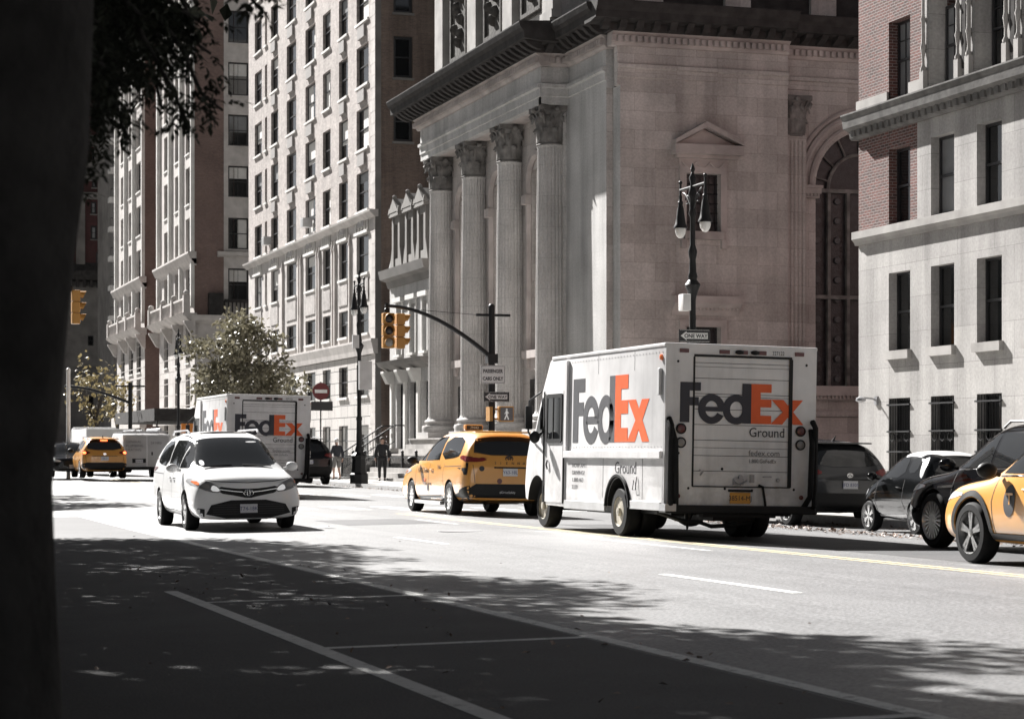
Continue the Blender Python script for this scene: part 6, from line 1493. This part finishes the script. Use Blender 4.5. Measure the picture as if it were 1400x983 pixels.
# fallen leaves
vs=[];fs=[]; rg=random.Random(11)
def fall(x,y,s_,dz=.012):
    leaf(vs,fs,Vector((x,y,rz(x,y)+dz+rg.random()*.012)),Vector((rg.uniform(-1,1),rg.uniform(-1,1),rg.uniform(-.1,.35))).normalized(),Vector((rg.uniform(-.5,.5),rg.uniform(-.5,.5),1)),s_,s_*.7)
for _ in range(1100): fall(17.35+rg.gauss(0,.28),rg.uniform(24,42),rg.uniform(.04,.10))
for _ in range(500): fall(rg.uniform(19.2,19.78),rg.uniform(24,54),rg.uniform(.04,.09))
for _ in range(110): fall(3.5+rg.random()*2.2,rg.uniform(9,28),rg.uniform(.03,.075))
for _ in range(40): fall(rg.uniform(1,9),rg.uniform(8,40),rg.uniform(.03,.06))
for _ in range(260): fall(19.55+rg.gauss(0,.1),rg.uniform(70,92),rg.uniform(.05,.1))
leafmat('leaf_litter',(.19,.13,.10),.6); me=bpy.data.meshes.new('fallen_leaves'); me.from_pydata([tuple(v) for v in vs],[],fs); me.materials.append(MATS['leaf_litter']); tag(obj('fallen_leaves',me),'dry fallen leaves lying along the gutter and in the bike lane','leaves',kind='stuff')
# ------------------------------------------------------------------ street furniture
mat('globe',(.75,.75,.73),.15,coat=.5); carpaint('signal_yellow',(.46,.22,.04),.5,.2); mat('lens_off',(.03,.022,.02),.25); mat('lens_green_off',(.30,.30,.28),.25)
mat('sign_white',(.75,.75,.74),.5,stain=.1,sscale=2,pos=False); mat('sign_black',(.02,.02,.022),.5); mat('sign_red',(.12,.012,.015),.5); mat('sign_orange',(.75,.25,.04),.5)
mat('walk_lit',(.7,.7,.7),.4,emit=(1,.98,.92),estr=.06)
def twin_lamp(label,px,zc,htop=8.15,box=False):
    x,y=atd(px,zc); z=swz(y); r=thing('street_lamp',label,'street lamp',(x,y,z),0,'twin-lantern street lamps')
    b=MB(); oct_=lambda pr: b.lathe(pr,seg=8,smooth=False)
    oct_([(.36,0),(.36,.35),(.30,.42),(.27,.95),(.30,1.0),(.30,1.08),(.18,1.2)]); b.build('base','black_metal',r)
    b=MB(); b.lathe([(.15,1.1),(.17,1.3),(.12,1.45),(.10,2.4),(.13,2.5),(.085,2.6),(.075,4.9),(.085,5.0),(.13,5.15),(.19,5.3),(.10,5.42),(.12,5.5),(.09,5.6),(.075,5.9),(.10,6.0),(.11,6.1),(.065,6.25),(.06,6.9),(.10,7.0),(.075,7.1),(.07,7.35),(.11,7.45),(.075,7.6),(.05,7.7),(.09,7.85),(.03,7.98),(.06,8.05),(.01,8.2)],seg=14); b.build('post','black_metal',r)
    b=MB(); b.tube([(0,-.78,7.64),(0,.78,7.64)],.035,8)
    for sg in (-1,1):
        b.tube([(0,sg*.06,7.1)]+[(0,sg*(.1+.5*t/8),7.15+.40*math.sin(t/8*PI*.5)) for t in range(9)],.022,6)
        b.tube([(0,sg*(.34+.1*math.cos(a*.5)),7.36+.1*math.sin(a*.5)) for a in range(12)],.016,5)
        b.tube([(0,sg*.78,7.78),(0,sg*.78,7.42)],.03,6); b.ball((0,sg*.78,7.82),.05,seg=8,rings=6)
    b.build('cross_arm','black_metal',r)
    for sg in (-1,1):
        b=MB(); b.lathe([(.03,7.24),(.05,7.18),(.04,7.1),(.075,7.05),(.06,6.98),(.09,6.9),(.12,6.68),(.15,6.52),(.19,6.46),(.19,6.42),(.15,6.42)],c=(0,sg*.78,.30),seg=18); b.v=[Vector((v.x*.88,sg*.78+(v.y-sg*.78)*.88,v.z)) for v in b.v]; o=b.build('lantern','black_metal',r)
        b=MB(); b.lathe([(.15,6.419),(.155,6.37),(.135,6.28),(.08,6.20),(.02,6.18)],c=(0,sg*.78,.30),seg=18); b.v=[Vector((v.x*.86,sg*.78+(v.y-sg*.78)*.86,v.z)) for v in b.v]; b.build('globe','globe',o)
    if box:
        b=MB(); b.box(-.32,-.12,-.2,.12,5.62-.95,5.62-.55); b.tube([(-.12,0,4.9),(-.05,0,4.9)],.04,6); b.build('control_box','sign_white',r,bevel=.02)
    return r
L2=twin_lamp('twin black street lamp with a white box, behind the large parcel van',947,52.7,box=True)
L1=twin_lamp('twin black street lamp on the pavement left of the walking man',491,85)
L3=twin_lamp('faint far twin street lamp left of the bushy green tree',244,128)
# clips on the lamp post
b=MB(); b.box(-.05,.45,-.25,-.1,3.6,4.7); b.tube([(0,0,3.7),(.3,-.15,3.7)],.03,6); b.tube([(0,0,4.6),(.3,-.15,4.6)],.03,6); b.box(-.3,-.05,-.22,-.1,5.2,5.7); b.build('banner_bracket','galv',L1)
def one_way(label,X,Y,z,w=.92,h=.31,group='one way signs'):
    t=thing('one_way_sign',label,'sign',(X,Y,z),0,group)
    b=MB(); b.box(-w/2,w/2,-.006,.006,-h/2,h/2); b.build('board','sign_black',t)
    b=MB(); s_=h/2
    b.box(-w*.47,w*.47,-.009,-.0065,h*.44,h*.465); b.box(-w*.47,w*.47,-.009,-.0065,-h*.465,-h*.44)
    a=[(-w*.45,0),(-w*.26,h*.36),(-w*.26,h*.24),(w*.42,h*.24),(w*.42,-h*.24),(-w*.26,-h*.24),(-w*.26,-h*.36)]
    b.prism([(x,-.0095,z_) for x,z_ in a],(0,.003,0)); b.build('arrow','sign_white',t)
    b=MB(); b.text('ONE WAY',Matrix.Translation((.03,-.0105,-h*.15))@Matrix.Rotation(R(90),4,'X'),h*.42,.0008,'CENTER',sx=1.0,bold=.004); b.build('lettering','sign_black',t); return t
l2=L2.location; zs=H+(HY-459)/F*52.5
one_way('black one way sign on the street lamp just above the large parcel van',l2.x-.0,l2.y-.12,zs,.80,.30)
# signal mast with curved arm on the far corner
SX,SY=atd(672,68.4); SZ=swz(SY)
sp=thing('signal_mast','black signal mast with a curved arm reaching left over the avenue','signal mast',(SX,SY,SZ))
zf=lambda py,zc=68.4: H-(py-HY)*zc/F-SZ
b=MB(); b.lathe([(.28,0),(.28,.3),(.2,.4),(.2,.9),(.14,1.0)],seg=8,smooth=False); b.tube([(0,0,.9),(0,0,zf(421))],[.11,.10],12); b.ball((0,0,zf(420)),.11,seg=10,rings=6); b.build('pole','black_metal',sp)
b=MB(); P=[]
xa=-(672-529)/F*68.4/.954
for t in range(15):
    s_=t/14; P.append((xa*s_,0,zf(490)+(zf(421)-zf(490))*math.sin(s_*PI/2)**.9))
b.tube(P,[.075-.025*t/14 for t in range(15)],8); b.box(-.16,.16,-.16,.16,zf(497),zf(484)); b.build('mast_arm','black_metal',sp)
b=MB(); b.tube([(-.5,0,zf(431)),(.6,0,zf(431))],.045,6); b.tube([(xa+.1,0,zf(423)),(-.45,0,zf(431))],.008,4); b.build('cross_bar','black_metal',sp)
def signal(label,X,Y,Z,ang=(0,),group='hanging traffic lights'):
    t=thing('traffic_light',label,'traffic light',(X,Y,Z),0,group)
    b=MB(); b.tube([(0,0,.5),(0,0,.85)],.05,8); b.ball((0,0,.62),.09,seg=10,rings=6); b.build('hanger','black_metal',t)
    for k,a in enumerate(ang):
        M=Matrix.Translation((.24*k,0,0))@Matrix.Rotation(R(a),4,'Z'); b=MB()
        for i in range(3): b.obox(Vector((0,-.17,.36-.36*i)),.36,.26,.35)
        b.v=[M@v for v in b.v]; o=b.build('housing','signal_yellow',t,bevel=.03)
        for i in range(3):
            c=Vector((0,-.30,.36-.36*i)); Q=M@Matrix.Translation(c)@Matrix.Rotation(R(90),4,'X')
            b=MB(); b.lathe([(.13,0),(.13,.01),(.10,.03),(.03,.045)],seg=18,M=Q); b.build('lens','lens_off' if i<2 else 'lens_green_off',o)
            b=MB()
            for q in range(12):
                a0=R(-20+q*220/12); a1=R(-20+(q+1)*220/12)
                A=[M@(c+Vector((math.cos(x)*.145,d_,math.sin(x)*.145))) for x,d_ in ((a0,0),(a1,0),(a1,-.2*(.6+.4*math.sin(max(0,a1)))),(a0,-.2*(.6+.4*math.sin(max(0,a0)))))]
                B=[M@(c+Vector((math.cos(x)*.155,d_,math.sin(x)*.155))) for x,d_ in ((a0,0),(a1,0),(a1,-.2*(.6+.4*math.sin(max(0,a1)))),(a0,-.2*(.6+.4*math.sin(max(0,a0)))))]
                b.add(A+B,[(0,1,2,3),(7,6,5,4),(2,6,7,3)])
            b.build('visor','signal_yellow',o,recalc=False)
    return t
zsig=H-(455-HY)*68.4/F
signal('pair of yellow traffic lights hanging from the curved black arm',SX+xa+.05,SY,zsig,(0,90))
x,y=atd(96,70); zs=H-(420-HY)*70/F
signal('yellow traffic light half hidden by the dark trunk at the left',x,y,zs,(90,))
pl_=thing('signal_mast','near signal mast hidden by the trunk, holding the half hidden light','signal mast',(.4,y,near_z(y)))
b=MB(); b.tube([(0,0,0),(0,0,zs+.6)],.11,10); b.build('pole','black_metal',pl_); b=MB(); b.tube([(0,0,zs+.4),(x*.5,0,zs+.75),(x-.4,0,zs+.82)],.06,8); b.build('mast_arm','black_metal',pl_)
# signs on the signal mast
psn=thing('parking_sign','white sign reading passenger cars only on the signal mast','sign',(SX,SY-.14,H-(512-HY)*68.3/F))
b=MB(); b.box(-.40,.40,-.006,.006,-.28,.28); b.build('board','sign_white',psn)
b=MB(); 
for a in ((-.385,.385,.25,.262),(-.385,.385,-.262,-.25),(-.385,-.373,-.25,.25),(.373,.385,-.25,.25)): b.box(a[0],a[1],-.009,-.0065,a[2],a[3])
b.text('PASSENGER',Matrix.Translation((0,-.0095,.05))@Matrix.Rotation(R(90),4,'X'),.155,.0012,'CENTER',sx=.78,bold=.005); b.text('CARS ONLY',Matrix.Translation((0,-.0095,-.18))@Matrix.Rotation(R(90),4,'X'),.155,.0012,'CENTER',sx=.78,bold=.005); b.build('lettering','ink',psn)
one_way('small black one way sign under the white sign on the signal mast',SX+.12,SY-.14,H-(542.5-HY)*68.3/F,.82,.31)
ps=thing('walk_signal','yellow pedestrian signal showing a white walking figure behind the taxi roof','pedestrian signal',(SX+.42,SY-.1,H-(566-HY)*68.3/F))
b=MB(); b.box(-.24,.24,-.12,.12,-.24,.24); b.build('housing','signal_yellow',ps,bevel=.03); b=MB(); b.box(-.20,.20,-.13,-.115,-.20,.20); b.build('screen','ink_grey',ps)
b=MB(); y_=-.133
b.lathe([(.03,0),(.03,.003)],seg=12,M=Matrix.Translation((0,y_,.14))@Matrix.Rotation(R(90),4,'X'))
def strp(x0,z0,x1,z1,w_):
    d_=Vector((x1-x0,0,z1-z0)); n_=Vector((-d_.z,0,d_.x)).normalized()*w_/2; b.prism([Vector((x0,y_,z0))+n_,Vector((x1,y_,z1))+n_,Vector((x1,y_,z1))-n_,Vector((x0,y_,z0))-n_],(0,-.003,0))
for q in ((0,.10,.0,-.02,.06),(0,-.02,.06,-.17,.035),(0,-.02,-.07,-.17,.035),(0,.09,-.07,.0,.025),(0,.09,.07,.02,.025)): strp(*q)
b.build('walking_figure','walk_lit',ps); b=MB(); b.tube([(-.42,.1,.15),(-.2,0,.15)],.03,6); b.tube([(-.42,.1,-.15),(-.2,0,-.15)],.03,6); b.box(-.60,-.5,-.3,.1,-.22,.22); b.build('bracket','signal_yellow',ps)
# do not enter sign
x,y=atd(438.5,91.6); z=swz(y)
dn=thing('no_entry_sign','round red and white no entry sign over a dark plate on a thin post','sign',(x,y,z)); zz_=H-(535-HY)*91.6/F-z
b=MB(); b.tube([(0,0,0),(0,0,zz_+.4)],.03,8); b.build('post','black_metal',dn)
b=MB(); b.lathe([(.36,0),(.36,.012)],seg=28,M=Matrix.Translation((0,-.035,zz_))@Matrix.Rotation(R(90),4,'X')); o=b.build('disc','sign_red',dn)
b=MB(); b.box(-.26,.26,-.055,-.048,zz_-.07,zz_+.07); b.build('bar','sign_white',o)
b=MB(); b.box(-.42,.5,-.05,-.035,zz_-.80,zz_-.42); b.build('plate','sign_black',dn)
# far signal mast, post and orange sign
x,y=atd(178,137); z=swz(y); fm_=thing('signal_mast','far black signal mast with its arm reaching left by the sparse tree','signal mast',(x,y,z))
b=MB(); b.tube([(0,0,0),(0,0,H-(523-HY)*137/F-z)],.13,10); b.tube([(-.9,0,H-(528-HY)*137/F-z),(.9,0,H-(528-HY)*137/F-z)],.06,6); b.build('pole','black_metal',fm_)
b=MB(); b.tube([(-4.0*t/10,0,H-((551-22*math.sin(t/10*PI/2))-HY)*137/F-z) for t in range(11)],.09,8); b.build('mast_arm','black_metal',fm_)
b=MB(); b.box(-.5,.5,-.2,-.17,H-(598-HY)*137/F-z,H-(592-HY)*137/F-z); b.build('street_sign','sign_black',fm_)
x,y=atd(93.5,97); b=MB(); b.tube([(x,y,rz(x,y)),(x,y,H-(506-HY)*97/F)],.09,10); b.ball((x,y,H-(506-HY)*97/F),.1,seg=8,rings=6); tag(b.build('white_post','sign_white'),'plain white post standing just right of the dark trunk','post')
x,y=atd(256,108); z=rz(x,y); o=thing('road_works_sign','orange road works panel on a post behind the white minivan','sign',(x,y,z))
b=MB(); b.box(-.3,.3,-.02,.02,H-(592-HY)*108/F-z,H-(579-HY)*108/F-z); b.build('panel','sign_orange',o); b=MB(); b.box(-.04,.04,.025,.06,0,H-(580-HY)*108/F-z); b.build('post','black_metal',o)
# ------------------------------------------------------------------ people
mat('skin',(.42,.27,.21),.6); mat('cloth_black',(.018,.018,.02),.85); mat('cloth_navy',(.03,.032,.04),.85); mat('cloth_grey',(.16,.155,.15),.85); mat('hair_dark',(.03,.025,.02),.7); mat('hair_white',(.62,.61,.6),.7); mat('shoe',(.02,.02,.02),.6)
def skinmesh(name,m,V,E,Rd,par,root=0,sub=2):
    me=bpy.data.meshes.new(name); me.from_pydata(V,E,[]); o=bpy.data.objects.new(name,me); COL.objects.link(o)
    sk_=o.modifiers.new('s','SKIN'); me.skin_vertices.new() if not me.skin_vertices else None
    for i,r_ in enumerate(Rd):
        me.skin_vertices[0].data[i].radius=r_ if isinstance(r_,tuple) else (r_,r_)
    me.skin_vertices[0].data[root].use_root=True
    sb=o.modifiers.new('u','SUBSURF'); sb.levels=sub; sb.render_levels=sub
    bpy.context.view_layer.update(); m2=bpy.data.meshes.new_from_object(o.evaluated_get(bpy.context.evaluated_depsgraph_get())); m2.name=name
    bpy.data.objects.remove(o); m2.materials.clear(); m2.materials.append(MATS[m]); m2.polygons.foreach_set('use_smooth',[True]*len(m2.polygons)); return obj(name,m2,par)
def person(label,px,zc,rot,h,top,legs,hair,stride=.16,arm=.12,bare=False,cap=False):
    x,y=atd(px,zc); z=swz(y); r=thing('person',label,'person',(x,y,z),rot); k=h/1.78
    # front is +y
    J=dict(pel=(0,0,.96),wa=(0,.01,1.10),ch=(0,.0,1.30),ne=(0,0,1.49),hd=(0,.03,1.58),hd2=(0,.04,1.70),hd3=(0,.03,1.76),
       ls=(-.19,0,1.42),le=(-.27,-.02+arm*.3,1.15),lw=(-.27,arm,.92),lh=(-.26,arm+.03,.83),rs=(.19,0,1.42),re=(.27,-.02-arm*.6,1.15),rw=(.28,-arm*.3,.92),rh=(.275,-arm*.2,.83),
       lp=(-.10,0,.92),lk=(-.11,stride*.55+.03,.50),la=(-.11,stride*.6,.09),lt=(-.12,stride*.6+.17,.04),rp=(.10,0,.92),rk=(.11,-stride*.3+.05,.50),ra=(.11,-stride,.10),rt=(.12,-stride+.17,.04))
    J={a:tuple(c*k for c in v) for a,v in J.items()}
    def sk(name,m,seq,rad,root):
        names=list(rad); V=[J[n] for n in names]; E=[(names.index(a),names.index(c)) for a,c in seq]; return skinmesh(name,m,V,E,[tuple(q*k for q in rad[n]) if isinstance(rad[n],tuple) else rad[n]*k for n in names],r,names.index(root))
    full=[('pel','wa'),('wa','ch'),('ch','ne'),('ne','hd'),('hd','hd2'),('hd2','hd3'),('ch','ls'),('ls','le'),('le','lw'),('lw','lh'),('ch','rs'),('rs','re'),('re','rw'),('rw','rh'),('pel','lp'),('lp','lk'),('lk','la'),('la','lt'),('pel','rp'),('rp','rk'),('rk','ra'),('ra','rt')]
    body=sk('body','skin',full,dict(pel=(.14,.10),wa=(.125,.09),ch=(.15,.10),ne=.055,hd=(.07,.085),hd2=(.078,.095),hd3=(.06,.07),ls=.06,le=.042,lw=.03,lh=(.03,.045),rs=.06,re=.042,rw=.03,rh=(.03,.045),lp=.085,lk=.058,la=.04,lt=.035,rp=.085,rk=.058,ra=.04,rt=.035),'pel')
    b=MB(); q=lambda *v: Vector(v)*k
    b.ball(q(0,.125,1.625),.016*k,.022*k,.026*k,8,6); b.ball(q(-.082,.03,1.635),.012*k,.022*k,.035*k,8,6); b.ball(q(.082,.03,1.635),.012*k,.022*k,.035*k,8,6)
    for sx in (-1,1):       # fingers, slightly curled
        for f in range(4): b.tube([q(sx*.265,(.03+arm if sx<0 else -arm*.2)-.03+f*.02,.82),q(sx*.262,(.03+arm if sx<0 else -arm*.2)-.03+f*.02,.775),q(sx*.25,(.03+arm if sx<0 else -arm*.2)-.025+f*.02,.745)],[.010*k,.009*k,.007*k],6)
        b.tube([q(sx*.255,(.05+arm if sx<0 else -arm*.2+.04),.85),q(sx*.24,(.08+arm if sx<0 else -arm*.2+.07),.80)],[.011*k,.008*k],6)
    b.build('face_and_fingers','skin',body)
    b=MB()
    for sx in (-.032,.032): b.ball(q(sx,.115,1.655),.010*k,.008*k,.006*k,6,4)
    b.box(-.022*k,.022*k,.118*k,.124*k,1.572*k,1.578*k); b.build('eyes_and_mouth','cloth_black',body)
    sk('jacket',top,[('pel','wa'),('wa','ch'),('ch','ne'),('ch','ls'),('ls','le'),('le','lw'),('ch','rs'),('rs','re'),('re','rw')],dict(pel=(.175,.13),wa=(.165,.125),ch=(.175,.13),ne=.072,ls=.085,le=.064,lw=.05,rs=.085,re=.064,rw=.05),'pel')
    sk('trousers',legs,[('pel','lp'),('lp','lk'),('lk','la')]+[('pel','rp'),('rp','rk'),('rk','ra')] if not bare else [('pel','lp'),('lp','lk'),('pel','rp'),('rp','rk')],dict(pel=(.15,.115),lp=.105,lk=.078,la=.06,rp=.105,rk=.078,ra=.06) if not bare else dict(pel=(.15,.115),lp=.11,lk=.09,rp=.11,rk=.09),'pel')
    for a,s_ in (('la','lt'),('ra','rt')):
        A,B=Vector(J[a]),Vector(J[s_]); b=MB(); b.ball((A.x,(A.y+B.y)/2+.01,.045*k),.05*k,.14*k,.045*k,12,8); b.build('shoe','shoe',r)
    b=MB(); b.ball(q(0,.015,1.70),.098*k,.115*k,.098*k,14,10)
    for v in b.v:
        if v.y>.06*k and v.z<1.70*k: v.y=.06*k
    b.build('cap' if cap else 'hair',hair,r)
    return r
man=person('man in black jacket and black trousers walking on the pavement right of the lamp',522.5,91,R(165),1.80,'cloth_black','cloth_black','hair_dark')
per=person('person with white hair in a dark jacket and grey shorts by the far black SUV',460.5,94,R(20),1.74,'cloth_navy','cloth_grey','hair_white',stride=.10,bare=True)
# ------------------------------------------------------------------ camera, light
AL,EL=R(16.5),R(38)
d=Vector((math.sin(AL)*math.cos(EL),-math.cos(AL)*math.cos(EL),-math.sin(EL)))
L=bpy.data.lights.new('sun','SUN'); L.energy=5.0; L.angle=R(.5); L.color=(1,.975,.945)
o=bpy.data.objects.new('sun',L); COL.objects.link(o); o.rotation_euler=d.to_track_quat('-Z','Y').to_euler(); o.location=(-40,90,60)
w=bpy.data.worlds.new('World'); SC.world=w; w.use_nodes=True; n,l=w.node_tree.nodes,w.node_tree.links
sk=n.new('ShaderNodeTexSky'); sk.sky_type='NISHITA'; sk.sun_disc=False; sk.sun_elevation=EL; sk.sun_rotation=R(338); sk.air_density=.55; sk.dust_density=.5
hs=n.new('ShaderNodeHueSaturation'); hs.inputs['Saturation'].default_value=.22; hs.inputs['Value'].default_value=.37
l.new(sk.outputs['Color'],hs.inputs['Color']); l.new(hs.outputs['Color'],n['Background'].inputs['Color']); n['Background'].inputs['Strength'].default_value=.05
cam=bpy.data.cameras.new('camera'); co=bpy.data.objects.new('camera',cam); COL.objects.link(co)
co.location=(0,0,H); co.rotation_euler=(R(90),0,-TH); cam.sensor_width=36; cam.lens=F/1400*36
cam.shift_y=(HY-491.5)/1400; cam.clip_start=.1; cam.clip_end=3000
cam.dof.use_dof=True; cam.dof.focus_distance=36; cam.dof.aperture_fstop=5.0
SC.camera=co
v=SC.view_settings; v.view_transform='Standard'; v.look='None'; v.exposure=1.75; v.gamma=1; v.use_curve_mapping=False
SC.render.engine='CYCLES'; cy=SC.cycles; cy.use_denoising=True; cy.max_bounces=6; cy.diffuse_bounces=3; cy.glossy_bounces=3; cy.transmission_bounces=3; cy.transparent_max_bounces=6
cy.caustics_reflective=False; cy.caustics_refractive=False; cy.sample_clamp_indirect=6
